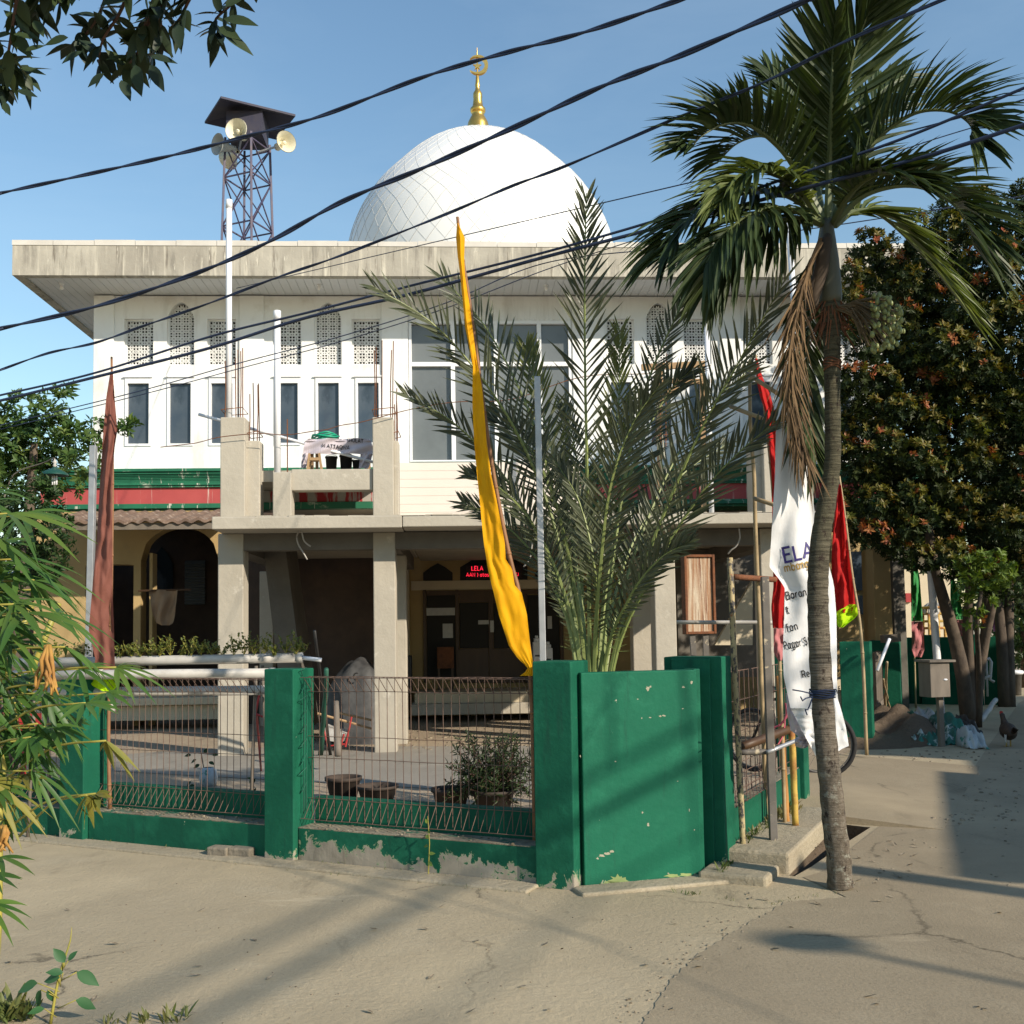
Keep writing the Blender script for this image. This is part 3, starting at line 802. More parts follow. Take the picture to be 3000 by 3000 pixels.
M['awning'] = mat('weathered_brown_tile', (0.20, 0.135, 0.10), (0.12, 0.08, 0.06), 5, rough=0.9, stains=[((0.34, 0.28, 0.23), 9, 0.55, 0.68, None)])
def awning(x0, x1):
    m = mb(); u0, u1 = BL(x0, 1520, 18.0)[0], BL(x1, 1520, 18.0)[0]
    z0 = BL(450, 1522, 18.0)[1]; z1 = zy(1499)
    n = int((u1 - u0) / .03); vs = []; fs_ = []
    for i in range(n + 1):
        u_ = lerp(u0, u1, i / n); wv = .022 * sin(u_ * 2 * pi / .22) + .01 * sin(u_ * 7)
        vs += [(u_, 18.0 + .02 * sin(u_ * 9), z0 + wv), (u_, 19.5, z1 + wv), (u_, 18.0 + .02 * sin(u_ * 9), z0 + wv - .05), (u_, 19.5, z1 + wv - .05)]
    for i in range(n):
        a = i * 4; b = a + 4
        fs_ += [(a, b, b + 1, a + 1), (a + 2, a + 3, b + 3, b + 2), (a, a + 2, b + 2, b)]
    m.add(vs, fs_)
    o = m.build('awning', M['awning'], mosque)
    r = mb(); r.box(u0, u1, 18.06, 18.12, z0 - .16, z0 - .05)
    r.build('eave_board', M['wood_grey'], o)
awning(150, 646); awning(2392, 2700)

def arcade(m, u0, u1, z0, ztop, v, thick, arches, mi=0):
    """wall with round-headed openings: (ua, ub, z spring, rise)"""
    us = u0
    for (a, b, zs_, rise) in arches:
        if a > us: m.box(us, a, v, v + thick, z0, ztop, mi)
        n = 16
        for i in range(n):
            xa, xb = lerp(a, b, i / n), lerp(a, b, (i + 1) / n)
            fz = lambda x: zs_ + rise * sqrt(max(0, 1 - ((x - (a + b) / 2) / ((b - a) / 2)) ** 2))
            zz0, zz1 = fz(xa), fz(xb)
            m.add([(xa, v, zz0), (xb, v, zz1), (xb, v, ztop), (xa, v, ztop), (xa, v + thick, zz0), (xb, v + thick, zz1), (xb, v + thick, ztop), (xa, v + thick, ztop)],
                  [(0, 1, 2, 3), (7, 6, 5, 4), (0, 4, 5, 1), (2, 6, 7, 3)], mi)
        us = b
    if us < u1: m.box(us, u1, v, v + thick, z0, ztop, mi)
VA = 19.55
ua = lambda x, y=1750, v=VA: BL(x, y, v)[0]
za = lambda y, x=450, v=VA: BL(x, y, v)[1]
lw = mb()
arcade(lw, ua(100), ua(646), 0.02, zy(1498), VA, .35, [(ua(250), ua(391), za(1655), 0.02), (ua(412), ua(640), za(1640), za(1545) - za(1640))])
lw.box(ua(437), ua(446), VA + .01, VA + .3, 0.02, za(1620)); 
lw.build('left_arcade', M['yellow_wall'], mosque)
bw = mb()                                        # back wall of the left wing with pointed window
bw.box(ua(60), BL(1150, 1750, 23)[0], 23, 23.2, 0, zy(1490))
bw.box(ua(60), ua(60) + .1, VA + .36, 23, 0, zy(1490))
bw.build('back_wall', M['brick'], mosque)
pw = mb(); c0 = BL(475, 1700, 22.98)[0]
poly = [(c0 - .24, 22.97, BL(475, 1730, 22.98)[1]), (c0 + .24, 22.97, BL(475, 1730, 22.98)[1]), (c0 + .24, 22.97, BL(475, 1655, 22.98)[1]), (c0 + .14, 22.97, BL(475, 1625, 22.98)[1]), (c0, 22.97, BL(475, 1603, 22.98)[1]), (c0 - .14, 22.97, BL(475, 1625, 22.98)[1]), (c0 - .24, 22.97, BL(475, 1655, 22.98)[1])]
pw.prism(poly, (0, -.03, 0)); pw.build('pointed_window', M['glass'], mosque)
jl = mb(); r_ = rect(541, 1640, 600, 1765, 22.9); n = 14
for i in range(n):
    z = lerp(r_[2], r_[3], i / n); jl.bar((r_[0], 22.93, z), (r_[1], 22.93, z), .05, .09, up=V((0, .5, .8)))
jl.build('louvre_window', M['glass_grey'], mosque)
sp_ = mb()                                       # plinth steps of the left wing
pb(sp_, 120, 2046, 646, 2068, 18.6, 0, .95); pb(sp_, 120, 2068.5, 646, 2112, 18.75, 0, .8)
sp_.build('plinth', M['cream'], mosque, bevel=.01)

# right wing
rw = mb(); zr1 = zy(1498)
rw.box(ua(2392), ua(2592), VA, VA + .35, za(1575), zr1)
rw.box(ua(2392), ua(2440), VA + .01, VA + .34, 0.0, za(1575)); rw.box(ua(2548), ua(2592), VA + .01, VA + .34, .0, za(1575))
rw.box(ua(2612), ua(2770), VA, VA + .35, za(1620), zr1)
rw.build('right_arcade', M['yellow_wall'], mosque)
rc = mb(); r0 = rect(2560, 1500, 2612, 2000, 18.3); rc.box(r0[0], r0[1], 18.3, 18.62, 0, r0[3]); rc.build('wing_column', M['yellow_wall'], mosque, bevel=.012)
rc = mb(); r0 = rect(2618, 1500, 2652, 2000, 19.3); rc.box(r0[0], r0[1], 19.3, 19.6, 0, r0[3]); rc.build('wing_column', M['concrete_dark'], mosque)
rc = mb(); rc.box(ua(2350), ua(2830), 23, 23.2, 0, zr1); rc.build('back_wall', M['yellow_wall'], mosque)
rc = mb(); r0 = rect(2496, 1616, 2545, 1730, 22.9); rc.box(r0[0], r0[1], 22.9, 22.98, r0[2], r0[3]); 
r0 = rect(2498, 1745, 2548, 1800, 22.9); rc.box(r0[0], r0[1], 22.9, 22.98, r0[2], r0[3]); rc.build('wing_window', M['glass'], mosque)
rc = mb(); pb(rc, 2455, 1790, 2505, 1868, 19.2, 0, .1); pb(rc, 2455, 1874, 2505, 1884, 19.2, 0, .1); rc.build('low_wall', M['yellow_wall'], mosque)
rc = mb(); pb(rc, 2430, 1990, 2600, 2020, 18.6, 0, .95); pb(rc, 2430, 2020.5, 2600, 2075, 18.75, 0, .8); rc.build('plinth', M['cream'], mosque)

# --- porch ---------------------------------------------------------------------
zB = BL(1500, 1540, VS)[1]; zT = BL(1500, 1509, VS)[1]
uP0, uP1 = BL(620, 1540, VS)[0], BL(2392, 1540, VS)[0]
xm_ = BL(1178, 1540, VS)[0]
pm = mb()
pm.box(uP0, xm_ - .004, VS, 19.5, zB - .01, zT + .008); pm.box(xm_ + .004, uP1, VS + .012, 20.58, zB, zT)
slab = pm.build('porch_slab', M['concrete'], mosque, bevel=.012)
lipm = mb()                                     # rough mortar left along the slab edge
x = uP0
while x < uP1:
    x2 = x + rnd(.08, .3); lipm.box(x, x2 - .004, VS + .02 + rnd(0, .03), VS + .3, zT + .009, zT + rnd(.012, .032)); x = x2
lipm.build('mortar_lip', M['concrete'], slab)
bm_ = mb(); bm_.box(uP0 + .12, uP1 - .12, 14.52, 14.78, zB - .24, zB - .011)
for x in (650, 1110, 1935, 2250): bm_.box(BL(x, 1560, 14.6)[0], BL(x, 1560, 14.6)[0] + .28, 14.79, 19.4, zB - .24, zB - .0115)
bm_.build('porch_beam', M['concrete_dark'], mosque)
def column(x0, x1, ybot, v=14.5, d=.36, m_='concrete'):
    c = mb(); a = BL(x0, 1750, v)[0]; b = BL(x1, 1750, v)[0]
    c.box(a, b, v, v + d, -.05, zB - .012 if v < 14.6 else zB - .25)
    return c.build('porch_column', M[m_], mosque, bevel=.014)
column(638, 713, 2205); column(1094, 1159, 2185); column(1918, 1980, 2100); column(2232, 2290, 2100)
column(760, 800, 2100, 19.2, .3, 'concrete'); column(1852, 1912, 2100, 16.6, .3); column(1158, 1190, 2100, 15.6, .3)
# door wall
dw = mb()
dw.box(BL(1150, 1750, VD)[0], BL(2420, 1750, VD)[0], VD, VD + .25, 0, zy(1490)); dwo = dw.build('door_wall', M['yellow_wall'], mosque)
dd = mb(); pb(dd, 1172, 1627, 1198, 1925, VD - .3, 0, .3); dd.build('door_pilaster', M['cream'], mosque)
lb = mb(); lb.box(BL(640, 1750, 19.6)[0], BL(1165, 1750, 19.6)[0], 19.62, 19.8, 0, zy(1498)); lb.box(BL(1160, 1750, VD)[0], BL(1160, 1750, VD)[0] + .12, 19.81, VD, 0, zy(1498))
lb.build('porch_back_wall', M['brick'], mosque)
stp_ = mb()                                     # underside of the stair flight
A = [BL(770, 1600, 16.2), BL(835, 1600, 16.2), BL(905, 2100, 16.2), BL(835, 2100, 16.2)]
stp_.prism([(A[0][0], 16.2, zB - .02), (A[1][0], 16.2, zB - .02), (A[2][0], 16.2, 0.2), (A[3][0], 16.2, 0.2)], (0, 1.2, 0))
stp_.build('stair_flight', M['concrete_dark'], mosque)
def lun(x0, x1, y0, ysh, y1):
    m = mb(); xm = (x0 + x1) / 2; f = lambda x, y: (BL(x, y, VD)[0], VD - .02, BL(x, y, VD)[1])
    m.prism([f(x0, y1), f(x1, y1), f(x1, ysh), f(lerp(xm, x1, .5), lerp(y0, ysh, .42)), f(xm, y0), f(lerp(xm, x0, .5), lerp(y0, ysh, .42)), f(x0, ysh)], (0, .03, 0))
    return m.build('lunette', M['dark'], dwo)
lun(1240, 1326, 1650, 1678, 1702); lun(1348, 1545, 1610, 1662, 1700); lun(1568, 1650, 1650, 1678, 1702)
do = mb()
for (x0, x1) in ((1241, 1250), (1336, 1345), (1432, 1445), (1535, 1545), (1640, 1650)): pb(do, x0, 1729, x1, 2000, VD, -.07, -.0)
pb(do, 1250.5, 1729, 1640, 1742, VD, -.069, 0)
for (x0, x1) in ((1345.5, 1431.5), (1445.5, 1534.5)):
    pb(do, x0, 1742.5, x1, 1765, VD, -.06, 0); pb(do, x0, 1900, x1, 2000, VD, -.06, 0)
doo = do.build('door_frame', M['wood_dark'], mosque)
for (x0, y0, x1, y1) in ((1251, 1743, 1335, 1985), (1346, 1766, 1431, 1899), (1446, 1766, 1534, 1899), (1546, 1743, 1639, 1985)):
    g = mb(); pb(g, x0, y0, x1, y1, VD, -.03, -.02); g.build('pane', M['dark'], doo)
cr_ = mb()
for (x0, y0, x1, y1) in ((1205, 1700, 1240, 1727),): pb(cr_, x0, y0, 1660, y1, VD, -.03, 0)
cr_.build('door_lintel', M['cream'], dwo)
# steps up to the door
st2 = mb(); pb(st2, 1215, 2024, 1900, 2057, 19.3, 0, 1.28); st2.build('step', M['cream'], mosque, bevel=.01)
st2 = mb(); pb(st2, 1205, 2058, 1900, 2090, 19.05, 0, 1.5); st2.build('step', M['concrete'], mosque, bevel=.01)
# tiled parapet under the glazing and unfinished balcony
tp = mb(); r0 = rect(1164, 1354, 1700, 1515, 18.2); zt0, zt1 = r0[2] - .2, r0[3]; n = 8
for i in range(n):
    z0 = lerp(zt0, zt1, i / n); tp.box(r0[0], r0[1], 18.2, 18.3, z0 + .004, lerp(zt0, zt1, (i + 1) / n) - .002)
tp.box(r0[0], r0[1], 18.206, 18.29, zt0, zt1 - .01)
tp.box(r0[0], r0[1], 18.301, 19.98, zt1 - .08, zt1 - .003)
tp.build('tiled_parapet', M['tile'], mosque)
def stub(x0, x1, ytop, v=14.5, d=.36, name='column_stub'):
    c = mb(); a = BL(x0, 1400, v)[0]; b = BL(x1, 1400, v)[0]
    c.box(a, b, v, v + d, zT + .009, BL((x0 + x1) / 2, ytop, v)[1])
    return c.build(name, M['concrete'], mosque, bevel=.012)
s1 = stub(645, 717, 1222); stub(717.6, 761, 1291, 14.62, .3); stub(799, 853, 1383, 14.5, .3); stub(1092, 1153, 1222); stub(1153.6, 1168, 1291, 14.62, .3)
stub(2204, 2238, 1300, 14.62, .3); stub(2238.6, 2300, 1300, 14.5, .36); stub(2318, 2382, 1300, 14.5, .36)
bc = mb(); pb(bc, 853.6, 1374, 1091.4, 1436, 14.55, 0, .22); bco = bc.build('balcony_beam', M['concrete'], mosque, bevel=.01)
bc = mb(); r0 = rect(853.6, 1374, 1091.4, 1390, 14.8)
bc.box(r0[0] - .90, r0[1], 14.78, 19.3, r0[2] - .1, r0[3] - .02); bc.build('balcony_floor', M['concrete'], mosque)
M['old_red'] = mat('peeled_red_paint', (0.40, 0.37, 0.33), (0.32, 0.29, 0.26), 2, rough=0.9, stains=[((0.34, 0.03, 0.035), 3.2, 0.5, 0.56, (2.5, 1, 0.35))])
bc = mb(); pb(bc, 770, 1438, 1091, 1470, 15.6, 0, .1); bc.build('old_beam', M['old_red'], mosque)
bc = mb(); pb(bc, 770, 1470.5, 1091, 1490, 15.55, 0, .16); bc.build('old_ledge', M['green_cornice'], mosque)
bc = mb(); pb(bc, 640, 1290, 652, 1300, 15.5, 0, .01)
# right bay of the porch: cream partition
pr_ = mb(); pb(pr_, 1985, 1610, 2215, 1985, 18.2, 0, .12); pr_.build('partition', M['concrete_dark'], mosque)
pr_ = mb(); f = lambda x, y: (BL(x, y, 17.0)[0], 17.0, BL(x, y, 17.0)[1])
pr_.prism([f(2095, 1890), f(2205, 1890), f(2205, 1700)], (0, .12, 0)); pr_.build('stair_side', M['cream'], mosque)
# ------------------------------------------------------------------ fences
def peel_mat(name, zlo, zhi, thr, base=GREENP):
    """green paint flaking off towards the foot of the wall, with a yellowish undercoat at the edges of the flakes"""
    m, nt, b = newmat(name)
    b.inputs['Roughness'].default_value = 0.7; b.inputs['Specular IOR Level'].default_value = 0.15
    g = nd(nt, 'ShaderNodeNewGeometry')
    sp = nd(nt, 'ShaderNodeSeparateXYZ'); nt.links.new(g.outputs['Position'], sp.inputs[0])
    mr = nd(nt, 'ShaderNodeMapRange'); nt.links.new(sp.outputs['Z'], mr.inputs['Value'])
    mr.inputs['From Min'].default_value = zlo; mr.inputs['From Max'].default_value = zhi
    mr.inputs['To Min'].default_value = 1; mr.inputs['To Max'].default_value = 0
    n0 = noise(nt, 4.2, 9, 0.72, dist=.5); n1_ = noise(nt, 26, 6, 0.7)
    nm = nd(nt, 'ShaderNodeMath', operation='MULTIPLY_ADD'); nt.links.new(n1_, nm.inputs[0]); nm.inputs[1].default_value = 0.16; nt.links.new(n0, nm.inputs[2])
    ns = nd(nt, 'ShaderNodeMath', operation='SUBTRACT'); nt.links.new(nm.outputs[0], ns.inputs[0]); ns.inputs[1].default_value = 0.08
    n = ns.outputs[0]
    ad = nd(nt, 'ShaderNodeMath', operation='MULTIPLY_ADD'); nt.links.new(mr.outputs[0], ad.inputs[0]); ad.inputs[1].default_value = 0.34; nt.links.new(n, ad.inputs[2])
    paint = mixc(nt, ramp(nt, noise(nt, 0.9, 7), 0.35, 0.7), base, (base[0] * .7, base[1] * .66, base[2] * .7))
    paint = mixc(nt, ramp(nt, noise(nt, 3.0, 8, .7), 0.52, 0.78), paint, (0.02, 0.155, 0.09))
    paint = mixc(nt, ramp(nt, noise(nt, 6, 8, .7, (2, 2, .22)), 0.56, 0.78), paint, (0.012, 0.055, 0.038))
    paint = mixc(nt, ramp(nt, noise(nt, 8, 7, .72, (1, 1, .8)), 0.695, 0.705), paint, (0.40, 0.40, 0.31))
    conc = mixc(nt, ramp(nt, noise(nt, 3, 8), 0.35, 0.7), (0.36, 0.32, 0.26), (0.25, 0.22, 0.175))
    conc = mixc(nt, ramp(nt, noise(nt, 7, 8, .7, (1.5, 1.5, .3)), 0.5, 0.72), conc, (0.17, 0.145, 0.11))
    und = mixc(nt, ramp(nt, ad.outputs[0], thr, thr + 0.006), paint, (0.30, 0.36, 0.20))
    col = mixc(nt, ramp(nt, ad.outputs[0], thr + 0.012, thr + 0.018), und, conc)
    nt.links.new(col, b.inputs['Base Color'])
    bump(nt, b, noise(nt, 11, 8), 0.35)
    return m
M['green_foot'] = peel_mat('green_paint_worn_foot', 0.02, 0.30, 0.80)
M['green_flaking'] = peel_mat('green_paint_flaking', -0.02, 0.30, 0.715)
def zat(x, y, s, t, frame='F'):                 # height of the point seen at (x, y) above the frame point (s, t)
    p = fp(s, t) if frame == 'F' else rp(s, t)
    return CAMZ + ray(x, y).z * (p.y / ray(x, y).y)
sP0a, sP0b = 0.0, fs(1700, 2600)
sP1a, sP1b = fs(870, 2525), fs(776, 2519)
sP2a, sP2b = fs(257, 2463), fs(183, 2457)
fence = thing('boundary_fence', 'green front fence of painted pillars, low flaking walls and rusty wire mesh', 'fence', fp(2, 0))
zP0 = zat(1570, 1937, 0.05, 0.0); zP1 = zat(800, 1960, sP1a + .1, 0); zP2 = zat(215, 1966, sP2a + .1, 0)
def pillar(fr, o, e, n, s0, s1, t0, t1, z, m_):
    m = MB(); m.fbox(o, e, n, s0, s1, t0, t1, -0.05, z)
    return m.build('pillar', m_, fr, bevel=.008)
pillar(fence, FO, FE, FN, sP0b, sP0a, -0.04, 0.26, zP0, M['green_foot'])
pillar(fence, FO, FE, FN, sP1a, sP1b, -0.05, 0.20, zP1, M['green_foot'])
pillar(fence, FO, FE, FN, sP2a, sP2b, -0.05, 0.20, zP2, M['green_foot'])
pillar(fence, FO, FE, FN, sP2a + 1.9, sP2b + 1.9, -0.05, 0.20, zP2, M['green_foot'])
secs = [(0.004, sP1a - .004, 'green_flaking'), (sP1b + .004, sP2a - .004, 'green'), (sP2b + .004, sP2a + 1.89, 'green')]
M['dirt_top'] = mat('dirty_ledge', (0.30, 0.26, 0.19), (0.16, 0.13, 0.09), 6, rough=.95, stains=[((0.02, 0.12, 0.07), 5, 0.55, 0.62, None)], bmp=.5)
for (a, b, mm) in secs:
    m = MB(); m.fbox(FO, FE, FN, a, b, 0.0, 0.13, -0.05, 0.235); m.build('base_wall', M[mm], fence, bevel=.006)
    m = MB(); m.fbox(FO, FE, FN, a, b, 0.002, 0.19, 0.236, 0.243); m.build('ledge', M['dirt_top'], fence)
    m = MB(); m.fbox(FO, FE, FN, a, b, 0.20, 0.30, -0.05, 0.43); m.build('back_wall', M['green'], fence, bevel=.006)
def mesh_panel(fr, pf, a, b, ztop, zlow, pitch, t0, out, name='mesh_panel', m_='rustwire', r=0.0026):
    m = MB(); n = max(2, int((b - a) / pitch)); zk = ztop - .105; zk2 = zlow + .135
    for i in range(n + 1):
        s = a + .03 + (b - a - .06) * i / n; js = rnd(-.004, .004)
        m.tube([pf(s, t0 - out, zlow), pf(s + js, t0, zk2)], r, 4)
        m.tube([pf(s + js, t0, zlow), pf(s + js, t0, zk2), pf(s - js, t0, zk), pf(s, t0, ztop), pf(s, t0 - out, ztop - .004), pf(s, t0, zk)], r, 4)
    for (z, t) in ((ztop, t0), (ztop - .004, t0 - out), (zk, t0 - .004), (lerp(zk, zk2, .42), t0 - .004), (lerp(zk, zk2, .62), t0 - .004), (zk2, t0 - .004), (zlow, t0 - out)):
        pts = [pf(lerp(a, b, i / 8), t, z + rnd(-.003, .003)) for i in range(9)]
        m.tube(pts, r, 4)
    return m.build(name, M[m_], fr)
mesh_panel(fence, fp, 0.01, sP1a - .01, zat(1200, 1986, .8, .1), .30, .0655, .12, .10)
mesh_panel(fence, fp, sP1b + .01, sP2a - .01, zat(560, 1990, 2.6, .1), .30, .0655, .12, .10)
mesh_panel(fence, fp, sP2b + .01, sP2a + 1.88, zat(560, 1990, 2.6, .1), .30, .0655, .12, .10)
# stray bent wires at the pillar sides
m = MB()
for i in range(9):
    z = lerp(.5, 1.32, i / 8)
    m.tube([fp(sP1a - .008, .05, z), fp(sP1a - .03, .0 + rnd(-.02, .02), z + rnd(-.02, .05)), fp(sP1a - .035, .06, z + .06)], .003, 4)
m.tube([fp(sP1a - .03, .03, .35), fp(sP1a - .035, .035, 1.3)], .004, 4); m.tube([fp(sP1a - .03, .06, .35), fp(sP1a - .035, .065, 1.3)], .004, 4)
m.build('bent_wire', M['greenwire'], fence)

# corner wall closing the chamfered corner
cw = thing('corner_wall', 'smooth solid green wall across the street corner in front of the date palm', 'wall', G(1880, 2588))
c0, c1 = G(1713, 2602), G(2056, 2572)
ce = (c1 - c0).normalized(); cn_ = V((-ce.y, ce.x, 0)); L = (c1 - c0).length
zcw = CAMZ + ray(1850, 1967).z * (G(1870, 2588).y / ray(1850, 1967).y)
M['green_corner'] = peel_mat('green_paint_corner', 0.0, 0.14, 0.80, (0.011, 0.125, 0.070))
m = MB(); m.fbox(c0, ce, cn_, 0, L, 0, .12, -.05, zcw); wfo = m.build('wall_face', M['green_corner'], cw, bevel=.008)
M['bare'] = mat('bare_plaster', (0.36, 0.33, 0.26), (0.27, 0.26, 0.18), 30, rough=.9)
M['undercoat'] = mat('old_undercoat', (0.27, 0.33, 0.13), (0.20, 0.26, 0.10), 14, rough=.9)
def onwall(x, y):                               # point on the street face of the corner wall
    d = ray(x, y); t = (c0 - EYE).dot(cn_) / d.dot(cn_); return EYE + d * t - cn_ * .0012
def chip(m, x, y, w_, h_, mi=0, n=12):
    pts = []
    for i in range(n):
        a = 2 * pi * i / n; r = rnd(.45, 1.1); pts.append(onwall(x + cos(a) * w_ * r, y + sin(a) * h_ * r))
    m.add([onwall(x, y)] + pts, [(0, 1 + i, 1 + (i + 1) % n) for i in range(n)], mi)
m = MB()
for (x, y, w_, h_) in ((1897, 2017, 6, 8), (1905, 2012, 4, 4), (2026, 2000, 5, 6), (2002, 2013, 5, 4), (1880, 2104, 2, 3), (1904, 2102, 5, 2), (1934, 2098, 5, 3), (1945, 2097, 6, 3), (2000, 2076, 3, 2), (1882, 2381, 3, 4), (1899, 2416, 5, 7), (2019, 2373, 2, 5), (1985, 2289, 2, 2), (1803, 2231, 3, 2), (1750, 2515, 5, 4), (1763, 2507, 12, 5), (1780, 2500, 10, 5), (1792, 2494, 7, 5), (2034, 2431, 2, 3), (1958, 2560, 3, 4), (1700, 2215, 2, 4), (1868, 2048, 3, 2)): chip(m, x, y, w_, h_)
m.build('paint_chips', M['bare'], wfo)
m = MB(); chip(m, 1813, 2580, 34, 20, 0, 26); chip(m, 1790, 2588, 30, 9, 0, 20); chip(m, 1968, 2565, 26, 8, 0, 20); chip(m, 2010, 2563, 22, 6, 0, 16); m.build('bare_patch', M['undercoat'], wfo)
m = MB(); m.fbox(c0, ce, cn_, L + .002, L + .05, .05, .2, -.05, zcw + .004); m.build('wall_return', M['green'], cw, bevel=.006)

lane = thing('boundary_fence', 'green lane side fence with leaning mesh between two pillars behind the leaning poles', 'fence', rp(1, 0))
zR0 = zat(2110, 1924, 0, 0, 'R'); zR1 = zat(2355, 1900, 2, 0, 'R')
sR1 = (G(2354, 2370) - RO).dot(RE)
pillar(lane, RO, RE, RN, -0.02, 0.25, 0.0, 0.40, zR0, M['green_foot'])
m = MB(); m.fbox(RO, RE, RN, -.045, .2, .07, .34, -.05, zR0 - .012); m.build('pillar_face', M['green'], lane, bevel=.006)
pillar(lane, RO, RE, RN, sR1, sR1 + .22, -.02, 0.22, zR1, M['green_foot'])
m = MB(); m.fbox(RO, RE, RN, .254, sR1 - .004, 0.02, 0.14, -.05, .36); m.build('base_wall', M['green_foot'], lane, bevel=.006)
m = MB(); m.fbox(RO, RE, RN, .254, sR1 - .004, 0.03, 0.14, .3605, .367); m.build('ledge', M['dirt_top'], lane)
def leanmesh():
    m = MB(); n = 16
    for i in range(n + 1):
        s = lerp(.28, sR1 - .03, i / n)
        m.tube([rp(s, .10, .37), rp(s, .10, 1.3)], .0036, 4)
    for z in (.42, .62, .85, 1.08, 1.3): m.tube([rp(.27, .10, z), rp(sR1 - .02, .10, z)], .0036, 4)
    return m.build('mesh_panel', M['rustwire'], lane)
leanmesh()
m = MB()                                         # torn mesh lying against the base wall
for i in range(13):
    s = lerp(.3, 1.55, i / 12); m.tube([rp(s, -.0, .37), rp(s + .25, .08, .56 + .1 * sin(i))], .003, 4)
for i in range(5): m.tube([rp(.3 + i * .05, .0 + i * .016, .38 + i * .045), rp(1.55 + i * .05, .0 + i * .016, .38 + i * .045)], .003, 4)
m.build('torn_mesh', M['rustwire'], lane)

# gate wall further along the lane
gA0, gA1, gA2 = G(2484, 2192), G(2559, 2188), G(2572, 2180)
ge = (G(2625, 2107) - gA2).normalized(); gn = V((-ge.y, ge.x, 0))
if gn.x > 0: gn = -gn
lf = thing('lane_wall', 'long teal green wall beyond the gate opening beside the heap of sacks', 'wall', G(2625, 2107))
gp = thing('gate_pillar', 'lone green gate pillar with scraped paint behind the bent palm trunk', 'pillar', gA1)
wA = (gA1 - gA0).length
zA = CAMZ + ray(2520, 1880).z * (gA1.y / ray(2520, 1880).y)
m = MB(); m.fbox(gA1, ge, gn, 0, .34, 0, wA, -.05, zA); m.build('pillar_shaft', M['green_foot'], gp, bevel=.01)
gB = G(2643, 2107)
m = MB(); m.fbox(gB, ge, gn, 0, .34, -.0, .50, -.05, CAMZ + ray(2600, 1876).z * (gB.y / ray(2600, 1876).y)); m.build('pillar', M['green_foot'], lf, bevel=.01)
W0, W1 = G(2640, 2062), G(2960, 2066); we = (W1 - W0).normalized(); wn_ = V((-we.y, we.x, 0)); WL = (W1 - W0).length
m = MB(); m.fbox(gB, ge, gn, .36, (W0 - gB).length, .05, .2, -.05, 1.36); m.build('wall_panel', M['green'], lf, bevel=.01)
ks = [0, .40, .68, 1.3, 1.58, WL]
for i in range(5):
    m = MB(); m.fbox(W0, we, wn_, ks[i] + .004, ks[i + 1] - .004, .0 if i % 2 == 0 else -.08, .15 if i % 2 == 0 else .2, -.05, 1.37 if i % 2 == 0 else 1.42); m.build('wall_panel' if i % 2 == 0 else 'pillar', M['green'], lf, bevel=.01)
m = MB(); 
q = lambda s, t, z: V((gB.x + ge.x * s + gn.x * t, gB.y + ge.y * s + gn.y * t, z))
gt = thing('wooden_gate', 'brown plank gate leaf leaning between the two green gate pillars', 'gate', q(-1.2, .25, 0))
for i in range(7): 
    m = MB() if i == 0 else m
    m.bar(q(-1.6 + i * .2, .3, .12), q(-1.6 + i * .2, .3, 1.18 + .015 * (i % 2)), .17, .025)
m.build('planks', M['wood_grey'], gt)
m = MB(); m.bar(q(-1.7, .26, 1.1), q(-.2, .26, 1.13), .05, .09); m.bar(q(-1.7, .26, .35), q(-.2, .26, .36), .05, .09); m.build('rail', M['wood_grey'], gt)
# small things at the gate
bd = MB(); bd.bar(P(2585, 1872, 18.0), P(2633, 1868, 18.0), .2, .13); tag(bd.build('plank', M['wood_grey'], loc=P(2610, 1870, 18)), 'short grey plank lying on top of the far gate pillar', 'plank')
pi_ = MB(); pi_.tube([P(2570, 1965, 13.9), P(2606, 1872, 14.1)], .022, 7); tag(pi_.build('pipe', M['pvc'], loc=P(2570, 1965, 13.9), smooth=True), 'short white pipe leaning across the gate beside the green gate pillar', 'pipe')
def stick(a, b, r, m_, label, name='stick', cat='stick', wob=0.0, taper=.8, n=7, group=None, grain=0):
    m = MB(); pts = [V(a).lerp(V(b), i / n) + V((rnd(-wob, wob), rnd(-wob, wob), 0)) for i in range(n + 1)]
    m.tube(pts, [lerp(r, r * taper, i / n) for i in range(n + 1)], 8)
    return tag(m.build(name, M[m_], loc=V(a), smooth=True), label, cat, group)
stick(G(2592, 2110, .05) , P(2598, 1940, 15.2), .022, 'bamboo', 'pale bamboo stick with green binding leaning on the plank gate', wob=.01)
stick(G(2610, 2098, .05), P(2588, 1990, 15.4), .02, 'bamboo', 'shorter thin bamboo stick crossing another in front of the plank gate', wob=.01)

# ------------------------------------------------------------------ poles of the banner frame
def pole(x0, y0, x1, y1, D0, D1, r, m_, label, name='pole', cat='pole', n=9, wob=.006, sq=False, taper=1.0, z0=None):
    a = P(x1, y1, D1); b = P(x0, y0, D0)
    if z0 is not None: a.z = z0
    if sq:
        m = MB(); m.bar(a, b, r * 2, r * 2, up=V((0, 1, 0)))
        return tag(m.build(name, M[m_], loc=a, bevel=.004), label, cat)
    return stick(a, b, r, m_, label, name, cat, wob, taper, n)
d1 = G(2178, 2529).y
pole(2138, 1634, 2178, 2529, d1 + .05, d1, .022, 'rustpipe', 'yellowish flaking pipe standing upright against the green corner pillar', 'pipe', 'pipe', wob=.002, z0=.05)
d2 = G(2266, 2462, .13).y
pole(2193, 1090, 2243, 2245, d2 + .35, d2 + .9, .020, 'bamboo', 'tall thin pale bamboo pole leaning behind the grey steel post', 'bamboo_pole', 'pole', wob=.008, taper=.7, z0=.02)
